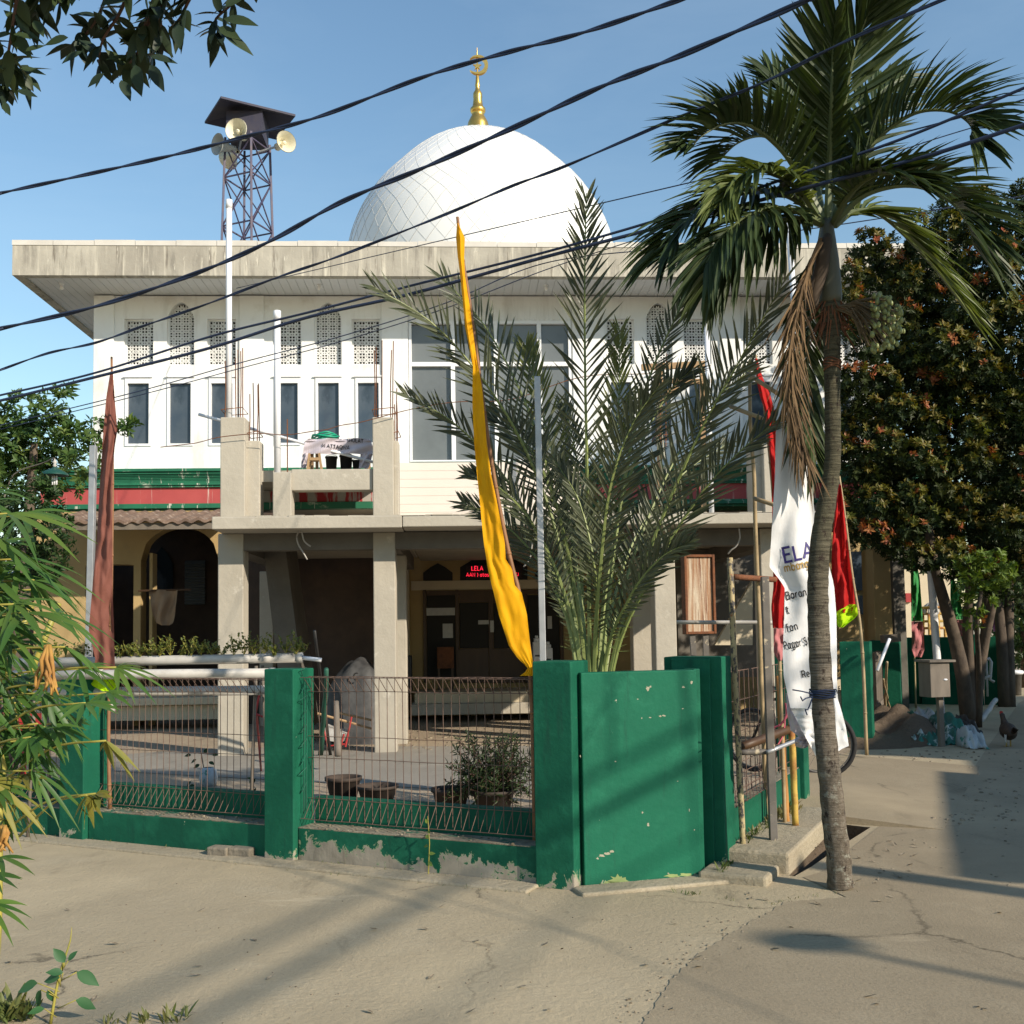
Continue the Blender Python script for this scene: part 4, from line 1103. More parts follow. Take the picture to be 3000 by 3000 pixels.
pole(2240, 1690, 2266, 2462, d2 + .02, d2, .026, 'steelpost', 'square dark steel post with rusty white foot on the pavement', 'post', 'post', sq=True, z0=.13)
pole(2279, 1980, 2305, 2330, d2 + .75, d2 + .7, .022, 'bamboo_orange', 'orange bamboo pole beside the hanging end of the white banner', 'bamboo_pole', 'pole', wob=.004, z0=.05)
d3 = G(2331, 2420, .13).y
pole(2318, 2100, 2331, 2420, d3 + .02, d3, .026, 'yellowpipe', 'short yellow pipe rusted at its foot before the second lane pillar', 'pipe', 'pipe', wob=.002, z0=.13)
def rail(x0, y0, D0, x1, y1, D1, r, m_, label, name='rail', cat='rail'):
    return stick(P(x0, y0, D0), P(x1, y1, D1), r, m_, label, name, cat, .002, 1.0, 4)
rail(1981, 1823, d1 + 1.2, 2300, 1824, d1 + 1.1, .016, 'pvc_dirty', 'pale horizontal pipe crossing behind the leaning poles', 'pipe', 'pipe')
rail(2168, 2205, d1 + .1, 2247, 2202, d2, .020, 'steelpost', 'dark short pipe tied between flaking pipe and steel post', 'pipe', 'pipe')
rail(2247, 2204, d2 - .04, 2362, 2158, d2 + .2, .016, 'galv', 'grey metal bar slanting up from the steel post to the banner end', 'bar', 'bar')
rail(2166, 2190, d1 + .3, 2330, 2130, d2 + .6, .034, 'wood_dark', 'reddish brown wooden rail sloping behind the thin poles', 'rail', 'rail')
rail(2150, 1690, d1 + .5, 2272, 1698, d2 + .6, .022, 'rust', 'rusty short crossbar high between flaking pipe and bamboo pole', 'bar', 'bar')
rail(2188, 1095, d2 + .3, 2290, 1160, d2 + .1, .016, 'bamboo', 'thin bamboo stick sloping down from the tip of the tall bamboo pole', 'stick', 'stick')
rail(2140, 1190, d2 + .5, 2232, 1226, d2 + .3, .016, 'bamboo', 'short bamboo stick tied across the tall bamboo pole', 'stick', 'stick')
rail(2210, 1460, d2 + .3, 2300, 1490, d2 + .1, .016, 'bamboo', 'short bamboo stick jutting towards the middle of the white banner', 'stick', 'stick')
# galvanised posts
dg = 9.0
pole(274, 1306, 250, 2300, dg, dg - .05, .026, 'galv', 'tall galvanised post on the left beside the brown flag', 'post', 'post', sq=True, z0=0.0)
dp = fp(.1, .45).y
pole(1574, 1104, 1600, 2380, dp, dp, .022, 'galv', 'tall galvanised post behind the corner pillar beside the yellow flag', 'post', 'post', sq=True, z0=0.0)

# rusted board
rs = thing('signboard', 'rust streaked white metal signboard on dark posts behind the corner wall', 'sign', G(2050, 2260))
ds = 8.9
bz0, bz1 = P(2050, 1850, ds).z, P(2050, 1632, ds).z
xa, xb = P(2012, 1740, ds).x, P(2090, 1740, ds).x
m = MB(); o_ = V((xa, ds, 0)); e_ = V((.98, .2, 0)).normalized(); n_ = V((-e_.y, e_.x, 0)); W_ = (xb - xa) * 1.02
m.fbox(o_, e_, n_, 0, W_, 0, .05, bz0, bz1); m.build('board', M['rustsign'], rs)
m = MB(); f = .022
m.fbox(o_, e_, n_, -f, 0, -.02, .07, bz0 - f, bz1 + f); m.fbox(o_, e_, n_, W_, W_ + f, -.02, .07, bz0 - f, bz1 + f); m.fbox(o_, e_, n_, 0, W_, -.02, .07, bz0 - f, bz0); m.fbox(o_, e_, n_, 0, W_, -.02, .07, bz1, bz1 + f)
m.build('frame', M['rust'], rs, bevel=.004)
for s in (.05, .17):
    m = MB(); p = o_ + e_ * s + n_ * .03
    m.bar(V((p.x, p.y, bz0 - f)), V((p.x + (.08 if s < .1 else -.02), p.y, 0)), .045, .045); m.build('post', M['steelpost'], rs)

m = MB(); pts = [P(2266, 2132, d2 + .55), P(2288, 2122, d2 + .52), P(2300, 2105, d2 + .5), P(2306, 2085, d2 + .5), P(2302, 2060, d2 + .5)]
m.tube(spline(pts, 12), .009, 6, wob=.3); m.tube(spline([pts[2], P(2296, 2150, d2 + .5), P(2280, 2180, d2 + .5)], 6), .006, 5)
M['pinkrope'] = mat('pink_rope', (0.62, 0.13, 0.18), (0.5, 0.1, 0.14), 20)
tag(m.build('rope', M['pinkrope'], loc=pts[2]), 'pink plastic rope knotted on the orange bamboo pole', 'rope')
# ------------------------------------------------------------------ cloth
from mathutils import noise as NZ
def cloth(rows, D, nx, ny, fold=.03, k=1.6, ph=0., nz=1.0, tilt=0.0):
    """rows: (y, x left, x right) in the picture plane at distance D; folds push the cloth back and forth"""
    y0, y1 = rows[0][0], rows[-1][0]
    def pt(s, t):
        y = lerp(y0, y1, t); xl, xr = interp(rows, y)
        dd = fold * (sin(2 * pi * (k * s + .35 * sin(t * 5 + ph)) + ph + t * 3) * .6 + .4 * sin(2 * pi * (k * 1.9 * s) + t * 9 + ph * 2)) + tilt * (s - .5)
        dd += nz * fold * (.9 * NZ.noise(V((s * 2.2 + ph * 7, t * 9, ph))) + .45 * NZ.noise(V((s * 5 + ph, t * 26, 3.1))))
        return P(lerp(xl, xr, s), y, D + dd)
    vs = [pt(i / nx, j / ny) for j in range(ny + 1) for i in range(nx + 1)]
    fs_ = [(j * (nx + 1) + i, j * (nx + 1) + i + 1, (j + 1) * (nx + 1) + i + 1, (j + 1) * (nx + 1) + i) for j in range(ny) for i in range(nx)]
    return vs, fs_, pt
def cloth_part(name, rows, D, m_, parent, nx=14, ny=60, **kw):
    m = MB(); vs, fs_, pt = cloth(rows, D, nx, ny, **kw); m.add(vs, fs_)
    o = m.build(name, M[m_], parent, smooth=True)
    return o, pt
def flag_pole(path, r, m_, parent, foot=None):
    m = MB(); sp = spline(path, 24); k = len(sp)
    m.tube(sp, [lerp(r, r * .55, i / (k - 1)) for i in range(k)], 8)
    for i in range(2, k - 1, 3):
        a = sp[i]; d = (sp[i + 1] - sp[i]).normalized(); rr = lerp(r, r * .55, i / (k - 1))
        m.tube([a - d * .012, a, a + d * .012], [rr, rr * 1.22, rr], 8)
    return m.build('pole', M[m_], parent, smooth=True)
# yellow flag
dY = fp(.05, .16).y
yf = thing('banner_flag', 'long narrow yellow flag drooping from a bent bamboo pole', 'flag', V((P(1556, 2000, dY).x, dY, 0)))
flag_pole([V((P(1566, 2300, dY + .05).x, dY + .05, 0.0)), P(1556, 1985, dY + .05), P(1525, 1760, dY + .05), P(1495, 1640, dY + .05), P(1462, 1480, dY + .05), P(1432, 1300, dY + .05), P(1405, 1100, dY + .05), P(1378, 900, dY + .05), P(1353, 740, dY + .05), P(1340, 636, dY + .05)], .018, 'bamboo_brown', yf)
rows = [(653, 1339, 1342), (697, 1336, 1362), (753, 1341, 1360), (805, 1348, 1362), (898, 1357, 1377), (960, 1363, 1384), (1023, 1376, 1393), (1074, 1385, 1402), (1142, 1384, 1413), (1193, 1384, 1418), (1297, 1389, 1426), (1395, 1398, 1440), (1455, 1404, 1453), (1590, 1417, 1479), (1640, 1425, 1482), (1665, 1429, 1500), (1714, 1440, 1508), (1735, 1446, 1528), (1800, 1461, 1544), (1895, 1492, 1554), (1930, 1518, 1560), (1955, 1546, 1563), (1964, 1545, 1562), (1980, 1523, 1563)]
cloth_part('cloth', rows, dY - .02, 'yellow', yf, 14, 120, fold=.03, k=.42, ph=.9)
# brown flag
dB = fp(sP2a - .25, .14).y
bf = thing('banner_flag', 'faded brown flag with a lime tip beside the galvanised post', 'flag', V((P(320, 2300, dB).x, dB, 0)))
flag_pole([V((P(322, 2400, dB + .03).x, dB + .03, .24)), P(318, 2150, dB + .03), P(325, 1800, dB + .03), P(330, 1400, dB + .03), P(327, 1046, dB + .03)], .017, 'bamboo_brown', bf)
rows = [(1090, 323, 331), (1167, 311, 336), (1260, 303, 344), (1310, 300, 336), (1378, 295, 330), (1558, 285, 329), (1740, 269, 330), (1845, 260, 334), (1935, 280, 336), (1962, 270, 338)]
cloth_part('cloth', rows, dB - .02, 'brown', bf, 14, 90, fold=.045, k=.8, ph=2.2)
rows = [(1963, 268, 340), (1985, 262, 347), (2008, 268, 345), (2025, 300, 330)]
cloth_part('cloth_tip', rows, dB - .02, 'lime', bf, 10, 12, fold=.03, k=1.1, ph=1.2)
# red flags
dR = 12.6
rf = thing('banner_flag', 'dark red flag with lime hem on a bamboo pole right of the palm trunk', 'flag', V((P(2532, 2100, dR).x, dR, .1)))
flag_pole([V((P(2540, 2230, dR).x, dR, 0.1)), P(2524, 1875, dR), P(2496, 1680, dR), P(2478, 1530, dR), P(2459, 1395, dR)], .022, 'bamboo', rf)
rows = [(1420, 2458, 2464), (1480, 2448, 2471), (1560, 2440, 2480), (1640, 2436, 2489), (1720, 2438, 2500), (1770, 2440, 2506), (1795, 2443, 2506)]
cloth_part('cloth', rows, dR - .03, 'redcloth', rf, 14, 40, fold=.08, k=1.4, ph=.3)
rows = [(1770.5, 2487, 2510), (1796, 2444, 2513), (1800, 2446, 2515), (1815, 2448, 2500), (1838, 2456, 2470)]
cloth_part('hem', rows, dR - .05, 'lime', rf, 10, 12, fold=.05, k=1.3, ph=.8)
dr2 = d2 + .62
r2 = thing('banner_flag', 'narrow red flag with pink lower end hidden behind the white banner', 'flag', V((P(2290, 2000, dr2).x, dr2, .02)))
flag_pole([V((P(2296, 2300, dr2 + .04).x, dr2 + .04, .02)), P(2283, 1900, dr2 + .04), P(2268, 1500, dr2 + .04), P(2240, 1200, dr2 + .04), P(2214, 1040, dr2 + .04)], .016, 'bamboo', r2)
rows = [(1050, 2212, 2218), (1110, 2216, 2236), (1160, 2226, 2258), (1215, 2246, 2272), (1300, 2254, 2276), (1420, 2262, 2284), (1560, 2262, 2300), (1717, 2266, 2300), (1780, 2259, 2296), (1840, 2264, 2296)]
cloth_part('cloth', rows, dr2, 'redcloth', r2, 10, 60, fold=.03, k=1.0, ph=.5)
rows = [(1840.5, 2266, 2296), (1915, 2267, 2294), (1935, 2280, 2292)]
cloth_part('cloth_end', rows, dr2, 'pinkcloth', r2, 8, 12, fold=.02, k=1.0, ph=.5)
# small flags down the lane
def small_flag(x0, x1, y0, y1, ys, D, m1, m2, label):
    t = thing('banner_flag', label, 'flag', V((P(x0, y1, D).x, D, 0)))
    flag_pole([V((P(x0 + 8, y1, D).x, D, 0)), P(x0 + 4, (y0 + y1) / 2, D), P(x0, y0 - 10, D)], .02, 'bamboo', t)
    cloth_part('cloth', [(y0, x0 - 3, x0 + 4), (lerp(y0, ys, .4), x0 - 4, lerp(x0, x1, .7)), (ys, x0 - 2, x1)], D - .04, m1, t, 8, 20, fold=.07, k=1.2, ph=x0)
    cloth_part('cloth_end', [(ys + .5, x0 - 2, x1), (lerp(ys, y1, .5), x0, x1 + 4), (lerp(ys, y1, .62), x0 + 8, x1 - 4)], D - .04, m2, t, 8, 10, fold=.05, k=1.2, ph=x0)
small_flag(2672, 2704, 1605, 1990, 1820, 21, 'greencloth', 'pinkcloth', 'dark green and pink flag left of the white lane pole')
small_flag(2788, 2822, 1690, 1960, 1815, 22, 'greencloth', 'pinkcloth', 'bright green and pink flag between the dark tree stems')
small_flag(2838, 2858, 1830, 1960, 1925, 22, 'redcloth', 'pinkcloth', 'small red flag between the tree stems above the white railing')
small_flag(2912, 2934, 1690, 1950, 1850, 22, 'purple', 'greencloth', 'purple flag behind the rightmost pair of stems')

# white banner tied to the palm
dW = 6.98
wb = thing('banner', 'white printed cloth banner tied around the bent palm trunk', 'banner', V((P(2400, 2200, dW).x, dW, P(2400, 2210, dW).z)))
rowsW = [(1235, 2288, 2330), (1262, 2273, 2352), (1400, 2270, 2372), (1586, 2259, 2400), (1661, 2254, 2430), (1700, 2285, 2440), (1722, 2299, 2444), (1800, 2298, 2450), (1912, 2293, 2452), (1982, 2296, 2452), (2075, 2316, 2456)]
m = MB(); vs, fs_, ptW = cloth(rowsW, dW, 26, 110, fold=.032, k=.85, ph=.9, nz=.35); m.add(vs, fs_)
m.build('cloth', M['whitecloth'], wb, smooth=True)
lo = [(2075.5, 2316, 2456), (2140, 2352, 2462), (2180, 2372, 2470), (2214, 2388, 2478)]
lo2 = [(2075.5, 2316, 2400), (2140, 2350, 2410), (2180, 2371, 2412), (2214, 2389, 2395)]
m = MB(); vs, fs_, _ = cloth(lo2, dW, 10, 24, fold=.02, k=.7, ph=2.9); m.add(vs, fs_)
rr_ = [(2000, 2430, 2445), (2040, 2430, 2452), (2084, 2432, 2466), (2130, 2436, 2478), (2186, 2440, 2487), (2196, 2442, 2462), (2202, 2450, 2455)]
vs, fs_, _ = cloth(rr_, dW - .02, 8, 24, fold=.015, k=.7, ph=1.9); m.add(vs, fs_)
m.build('hanging_end', M['whitecloth'], wb, smooth=True)
bk = [(2030, 2302, 2312), (2090, 2306, 2330), (2140, 2316, 2352), (2158, 2340, 2364)]
m = MB(); vs, fs_, _ = cloth(bk, dW + .1, 8, 20, fold=.02, k=.8, ph=.2); m.add(vs, fs_)
vs, fs_, _ = cloth([(2158, 2330, 2366), (2172, 2328, 2372), (2186, 2330, 2368), (2192, 2345, 2360)], dW + .06, 8, 10, fold=.05, k=1.2, ph=.2); m.add(vs, fs_)
m.build('folded_back', M['greycloth'], wb, smooth=True)
def arc(cx, cy, rx, ry, a0, a1, n=9):
    return [(cx + rx * cos(radians(lerp(a0, a1, i / n))), cy + ry * sin(radians(lerp(a0, a1, i / n)))) for i in range(n + 1)]
# plain rounded lettering: every glyph is a set of pen strokes in a box of height 1 (x-height 0.68)
GL = {
 'E': (.58, [[(.58, 1), (.08, 1), (.08, 0), (.58, 0)], [(.08, .52), (.5, .52)]]), 'L': (.55, [[(.08, 1), (.08, 0), (.55, 0)]]), 'A': (.74, [[(.02, 0), (.37, 1), (.72, 0)], [(.14, .32), (.6, .32)]]),
 'B': (.62, [[(.08, 0), (.08, 1), (.36, 1)] + arc(.36, .77, .2, .23, 90, -90) + [(.08, .54)], [(.36, .54)] + arc(.38, .27, .24, .27, 90, -90) + [(.08, 0)]]),
 'P': (.6, [[(.08, 0), (.08, 1), (.34, 1)] + arc(.34, .74, .24, .26, 90, -90) + [(.08, .48)]]), 'R': (.64, [[(.08, 0), (.08, 1), (.34, 1)] + arc(.34, .74, .24, .26, 90, -90) + [(.08, .48)], [(.34, .48), (.62, 0)]]),
 'S': (.6, [arc(.31, .76, .23, .24, 50, 270) + arc(.31, .26, .25, .26, 90, -140)]), 'M': (.86, [[(.08, 0), (.08, 1), (.43, .35), (.78, 1), (.78, 0)]]), 'T': (.66, [[(.02, 1), (.64, 1)], [(.33, 1), (.33, 0)]]),
 'Q': (.84, [arc(.42, .5, .35, .5, 0, 360, 20), [(.5, .25), (.78, -.05)]]), 'W': (1.0, [[(.02, 1), (.26, 0), (.5, .8), (.74, 0), (.98, 1)]]), 'H': (.72, [[(.08, 0), (.08, 1)], [(.64, 0), (.64, 1)], [(.08, .52), (.64, .52)]]),
 'O': (.84, [arc(.42, .5, .35, .5, 0, 360, 20)]), 'N': (.72, [[(.08, 0), (.08, 1), (.64, 0), (.64, 1)]]), 'J': (.5, [[(.42, 1), (.42, .25)] + arc(.22, .25, .2, .25, 0, -150)]), '7': (.58, [[(.04, 1), (.56, 1), (.2, 0)]]), ')': (.3, [arc(-.1, .45, .35, .6, 60, -60)]),
 'a': (.58, [arc(.29, .34, .22, .34, 20, 340, 14), [(.52, .68), (.52, 0)]]), 'b': (.6, [[(.08, 1), (.08, 0)], arc(.32, .34, .23, .34, 160, -160, 14)]), 'e': (.58, [[(.08, .36), (.52, .36)] + arc(.3, .34, .22, .34, 5, 310, 14)]),
 'f': (.4, [arc(.32, .82, .16, .18, 70, 180, 5) + [(.16, 0)], [(.02, .66), (.36, .66)]]), 'g': (.58, [arc(.29, .34, .22, .34, 20, 340, 14), [(.52, .68), (.52, -.08)] + arc(.3, -.08, .22, .22, 0, -140, 7)]), 'm': (.92, [[(.08, .68), (.08, 0)], [(.08, .4)] + arc(.27, .46, .19, .22, 170, 0, 7) + [(.46, 0)], [(.46, .4)] + arc(.65, .46, .19, .22, 170, 0, 7) + [(.84, 0)]]),
 'n': (.58, [[(.08, .68), (.08, 0)], [(.08, .4)] + arc(.29, .44, .21, .24, 170, 0, 7) + [(.5, 0)]]), 'o': (.6, [arc(.3, .34, .23, .34, 0, 360, 16)]), 'r': (.4, [[(.08, .68), (.08, 0)], [(.08, .38)] + arc(.3, .42, .2, .24, 165, 70, 5)]), 's': (.48, [arc(.25, .51, .17, .17, 40, 270, 8) + arc(.25, .17, .19, .17, 90, -140, 8)]),
 't': (.4, [[(.16, .95), (.16, .18)] + arc(.32, .18, .16, .18, 180, 290, 5), [(.02, .66), (.36, .66)]]), 'u': (.58, [[(.08, .68), (.08, .26)] + arc(.29, .24, .21, .24, 180, 350, 8), [(.5, .68), (.5, 0)]]),
}
def text_px(s, x, y, size, ang, place, m, bold=0.14, mi=0, wide=1.0):
    """letters set out along a line on a surface; place(x, y, k) gives the surface point, k lifts each stroke a little"""
    ca, sa = cos(ang), sin(ang); pen = 0; k = 0
    for ch in s:
        if ch == ' ': pen += .38; continue
        w_, strokes = GL[ch]
        for st_ in strokes:
            out = []; n = len(st_); hw = bold / 2
            for i, (a, b) in enumerate(st_):
                a0, b0 = st_[max(0, i - 1)]; a1, b1 = st_[min(n - 1, i + 1)]
                dx, dy = a1 - a0, b1 - b0; l = sqrt(dx * dx + dy * dy) or 1
                if i == 0 or i == n - 1: ux, uy = -dy / l, dx / l; f = 1
                else:
                    d1 = V((a - a0, b - b0, 0)); d2_ = V((a1 - a, b1 - b, 0)); d1.normalize(); d2_.normalize(); t = d1 + d2_
                    if t.length < .1: t = d1
                    t.normalize(); ux, uy = -t.y, t.x; f = min(1.8, 1 / max(.4, abs(t.dot(d1))))
                for sg in (1, -1):
                    px_, py_ = (pen + a + ux * hw * f * sg) * size * wide, (b + uy * hw * f * sg) * size
                    out.append(place(x + px_ * ca + py_ * sa, y + px_ * sa - py_ * ca, k))
            m.add(out, [(2 * i, 2 * i + 1, 2 * i + 3, 2 * i + 2) for i in range(n - 1)], mi)
            k += 1
        pen += w_ + .14
def onW(x, y, i=0):
    t = (y - rowsW[0][0]) / (rowsW[-1][0] - rowsW[0][0]); xl, xr = interp(rowsW, y)
    p = ptW((x - xl) / (xr - xl), t)
    d = (p - EYE).normalized()
    return p - d * (.006 + .0004 * i)
A12 = radians(-12)
m = MB(); text_px('ELA', 2298, 1648, 42, A12, onW, m, .17); m.build('print', M['navy'], wb)
m = MB(); text_px('mbangu', 2299, 1676, 23, A12, onW, m, .17, wide=.85); m.build('print', M['ochre'], wb)
for (tx, x_, y_, sz, wd_) in (('Baran', 2304, 1757, 22, .84), ('t', 2305, 1798, 22, 1), ('fon', 2305, 1851, 22, .84), ('Pagar St', 2298, 1903, 22, .72), ('Re', 2351, 1986, 20, .85)):
    m = MB(); text_px(tx, x_, y_, sz, A12, onW, m, .17, wide=wd_); m.build('text_line', M['blackink'], wb)
m = MB()
pr2 = lambda x, y, i=0: P(x, y, dW - .05 - .0004 * i)
text_px('nf', 2443, 2034, 20, A12, pr2, m); m.build('text_line', M['blackink'], wb)
# wire that ties it to the trunk
m = MB()
tc = P(2409, 2031, 6.66); r_ = mt(34, 6.66)
for k in range(5):
    z = tc.z + .02 - k * .011
    m.tube([V((tc.x + cos(a) * r_ * 1.06, tc.y + sin(a) * r_ * 1.06, z + .004 * sin(3 * a + k))) for a in [2 * pi * i / 24 for i in range(25)]], .0045, 5)
L0 = tc + V((-r_ * 1.05, -.02, 0))
for pts in ([(0, 0), (-30, -8), (-62, -14)], [(0, 8), (-22, 12), (-34, 18), (-42, 6)], [(0, 10), (-12, 34), (-20, 44), (-30, 42), (-27, 58)]):
    m.tube([L0 + V((mt(a, 6.6), -.03 - .02 * i, -mt(b, 6.6))) for i, (a, b) in enumerate(pts)], .0045, 5)
m.build('tie_wire', M['cable'], wb, smooth=True)
# ------------------------------------------------------------------ palms
def frond(m, pts, n, L, W, ang0, ang1, nrm, lift=0.0, droop=0.0, r0=.02, mi=0, mr=1, start=.16, lu=1.0, ld=1.0, jit=.10, prof=None, tipL=.4, curl=0.0):
    sp = spline(pts, 40)
    m.tube(sp, [lerp(r0, .003, (i / 39) ** .8) for i in range(40)], 5, mr)
    nrm = V(nrm).normalized()
    for i in range(n):
        t = lerp(start, .985, i / (n - 1)); f = t * 39; k = min(int(f), 38)
        p = sp[k].lerp(sp[k + 1], f - k); T = (sp[k + 1] - sp[k]).normalized()
        sd = T.cross(nrm)
        if sd.length < .05: continue
        sd.normalize(); nn = sd.cross(T).normalized()
        u = (t - start) / (1 - start)
        g = (min(1, u / .22) ** .7) * (1 if u < .55 else lerp(1, tipL, (u - .55) / .45)) if prof is None else prof(u)
        for sg, ls in ((1, lu), (-1, ld)):
            if ls <= 0: continue
            a = lerp(ang0, ang1, u) + rnd(-jit, jit)
            d = (T * cos(a) + sd * (sg * sin(a)) + nn * (lift + rnd(-jit, jit) * 1.3)).normalized()
            l = L * g * ls * rnd(.86, 1.08)
            wd = d.cross(nn + rvec() * .35)
            if wd.length < .05: continue
            wd.normalize()
            w = W * rnd(.8, 1.1)
            def q(s_):
                return p + d * (l * s_) + V((0, 0, -droop * l * s_ * s_)) + T * (curl * l * s_ * s_)
            a0, a1, a2, a3 = q(0.0), q(.35), q(.72), q(1.0)
            b = len(m.v)
            fold = nn * (w * .25)
            for c_, ww in ((a0, .35), (a1, 1.0), (a2, .7)):
                m.v.append(tuple(c_ + wd * (w * ww / 2))); m.v.append(tuple(c_ - fold * ww)); m.v.append(tuple(c_ - wd * (w * ww / 2)))
            m.v.append(tuple(a3))
            for (x, y) in ((0, 3), (3, 6)):
                m.f.append([b + x, b + x + 1, b + y + 1, b + y]); m.m.append(mi)
                m.f.append([b + x + 1, b + x + 2, b + y + 2, b + y + 1]); m.m.append(mi)
            m.f.append([b + 6, b + 7, b + 9]); m.m.append(mi); m.f.append([b + 7, b + 8, b + 9]); m.m.append(mi)
M['date_leaf'] = leafmat('date_leaf', (0.048, 0.062, 0.037), (0.125, 0.138, 0.08), trans=.18, rough=.40, spec=.5)
M['date_leaf_y'] = leafmat('date_leaf_light', (0.12, 0.15, 0.05), (0.19, 0.20, 0.07), trans=.3, rough=.45, spec=.4)
M['date_stalk'] = mat('date_stalk', (0.22, 0.26, 0.085), (0.15, 0.19, 0.06), 6, rough=.5)
M['palm_leaf'] = leafmat('palm_leaf', (0.022, 0.040, 0.014), (0.055, 0.078, 0.024), trans=.22, rough=.45, spec=.3)
M['palm_leaf_y'] = leafmat('palm_leaf_light', (0.07, 0.10, 0.025), (0.15, 0.18, 0.05), trans=.35, rough=.4, spec=.4)
M['palm_stalk'] = mat('palm_stalk', (0.11, 0.13, 0.05), (0.07, 0.09, 0.035), 6, rough=.5)
M['palm_dead'] = leafmat('dead_palm_leaf', (0.075, 0.05, 0.032), (0.22, 0.145, 0.08), trans=.15, rough=.8, spec=.15)

dD = 7.45
dpx = lambda pts: [P(x, y, dD + dz) for (x, y, dz) in pts]
date = thing('date_palm', 'young date palm with stiff grey green fronds behind the corner wall', 'palm', V((P(1742, 2000, dD).x, dD, 0)))
base = V((P(1742, 2000, dD).x, dD, 0))
BK = [
 # path, normal, leaflet length, light
 ([(1727, 2300, 0), (1727, 1960, 0), (1722, 1500, -.05), (1714, 1100, -.1), (1713, 800, -.15), (1718, 565, -.2)], (0, -1, .15), .40, 0),
 ([(1712, 2300, 0), (1700, 1960, 0), (1640, 1600, .05), (1545, 1330, .0), (1420, 1120, -.1), (1270, 950, -.3), (1085, 835, -.5)], (.25, -1, .35), .42, 0),
 ([(1712, 2300, 0), (1690, 1960, 0), (1610, 1650, .1), (1480, 1400, .1), (1330, 1240, .0), (1175, 1150, -.1)], (.2, -1, .4), .30, 0),
 ([(1715, 2300, 0), (1700, 1960, .05), (1645, 1550, .3), (1555, 1220, .4), (1430, 970, .5), (1290, 805, .5)], (.3, -1, .3), .40, 0),
 ([(1750, 2300, 0), (1765, 1960, 0), (1815, 1500, .1), (1885, 1160, .15), (1985, 920, .2), (2085, 745, .2)], (-.2, -1, .25), .26, 0),
 ([(1755, 2300, 0), (1790, 1960, 0), (1900, 1620, -.2), (2040, 1290, -.4), (2170, 1050, -.6), (2310, 800, -.8)], (-.35, -1, .3), .44, 0),
 ([(1755, 2300, 0), (1795, 1960, 0), (1900, 1700, -.2), (2030, 1480, -.3), (2150, 1340, -.4), (2290, 1220, -.5)], (-.3, -1, .45), .36, 0),
 ([(1745, 2300, .1), (1755, 1960, .15), (1790, 1500, .5), (1812, 1200, .7), (1815, 960, .8)], (-.1, -1, .2), .38, 1),
 ([(1740, 2300, .1), (1720, 1960, .1), (1680, 1600, .4), (1620, 1330, .6), (1560, 1100, .7), (1540, 1010, .75)], (.15, -1, .2), .34, 1),
 ([(1750, 2300, .1), (1775, 1960, .1), (1850, 1650, .4), (1960, 1380, .6), (2080, 1190, .7), (2200, 1080, .7)], (-.2, -1, .25), .40, 0),
 ([(1715, 2300, 0), (1700, 1960, 0), (1640, 1700, .0), (1550, 1520, -.05), (1450, 1420, -.1), (1370, 1390, -.1)], (.2, -1, .5), .26, 0),
 ([(1745, 2300, .1), (1755, 1960, .2), (1800, 1560, .3), (1880, 1300, .4), (1960, 1150, .5), (2030, 1080, .5)], (-.2, -1, .2), .36, 0),
 ([(1735, 2300, .0), (1715, 1960, .1), (1660, 1600, .2), (1590, 1380, .25), (1500, 1260, .3), (1420, 1220, .3)], (.2, -1, .3), .32, 0),
 ([(1750, 2300, 0), (1770, 1960, 0), (1840, 1760, -.3), (1930, 1640, -.5), (2020, 1590, -.6)], (-.2, -1, .5), .26, 0),
 ([(1735, 2300, 0), (1740, 1960, 0), (1760, 1650, -.3), (1790, 1420, -.5), (1850, 1250, -.6), (1930, 1130, -.7)], (-.15, -1, .3), .34, 0),
 ([(1730, 2300, .1), (1715, 1960, .2), (1700, 1600, .6), (1690, 1350, .9), (1650, 1180, 1.1)], (.1, -1, .1), .34, 0),
 ([(1745, 2300, .1), (1760, 1960, .2), (1850, 1600, .8), (1990, 1400, 1.1), (2130, 1300, 1.3)], (-.1, -1, .2), .34, 0),
 ([(1720, 2300, .1), (1700, 1960, .2), (1600, 1680, .7), (1470, 1530, .9), (1350, 1470, 1.0)], (.1, -1, .2), .30, 0),
 ([(1735, 2300, .1), (1745, 1960, .2), (1745, 1700, -.2), (1700, 1480, -.2), (1620, 1340, -.1)], (.1, -1, .2), .28, 0),
]
for i, (pts, nr, L, lt) in enumerate(BK):
    m = MB(); pw_ = dpx(pts); pw_[0].z = .25
    frond(m, pw_, 50, L * .95, .0215, .82, .42, nr, lift=.25, droop=.03, r0=.022, start=.34, jit=.17, tipL=.5,
          prof=lambda u: (.35 + .65 * min(1, u / .25)) * (1 if u < .5 else lerp(1, .45, (u - .5) / .5)))
    # spines on the stalk
    sp = spline(pw_, 40)
    for k in range(9, 17):
        for sg in (-1, 1):
            T = (sp[k + 1] - sp[k]).normalized(); sd = T.cross(V(nr).normalized()).normalized()
            d = (T * .6 + sd * sg + rvec() * .35).normalized(); l = rnd(.05, .12)
            m.tube([sp[k], sp[k] + d * l], [.0035, .0008], 4, 1, caps=False)
    m.build('frond', [M['date_leaf_y' if lt else 'date_leaf'], M['date_stalk']], date)
m = MB(); m.tube([base + V((0, 0, -.02)), base + V((0, 0, .2)), base + V((0, 0, .45))], [.13, .15, .07], 12, wob=.15); m.build('trunk', M['bark'], date)

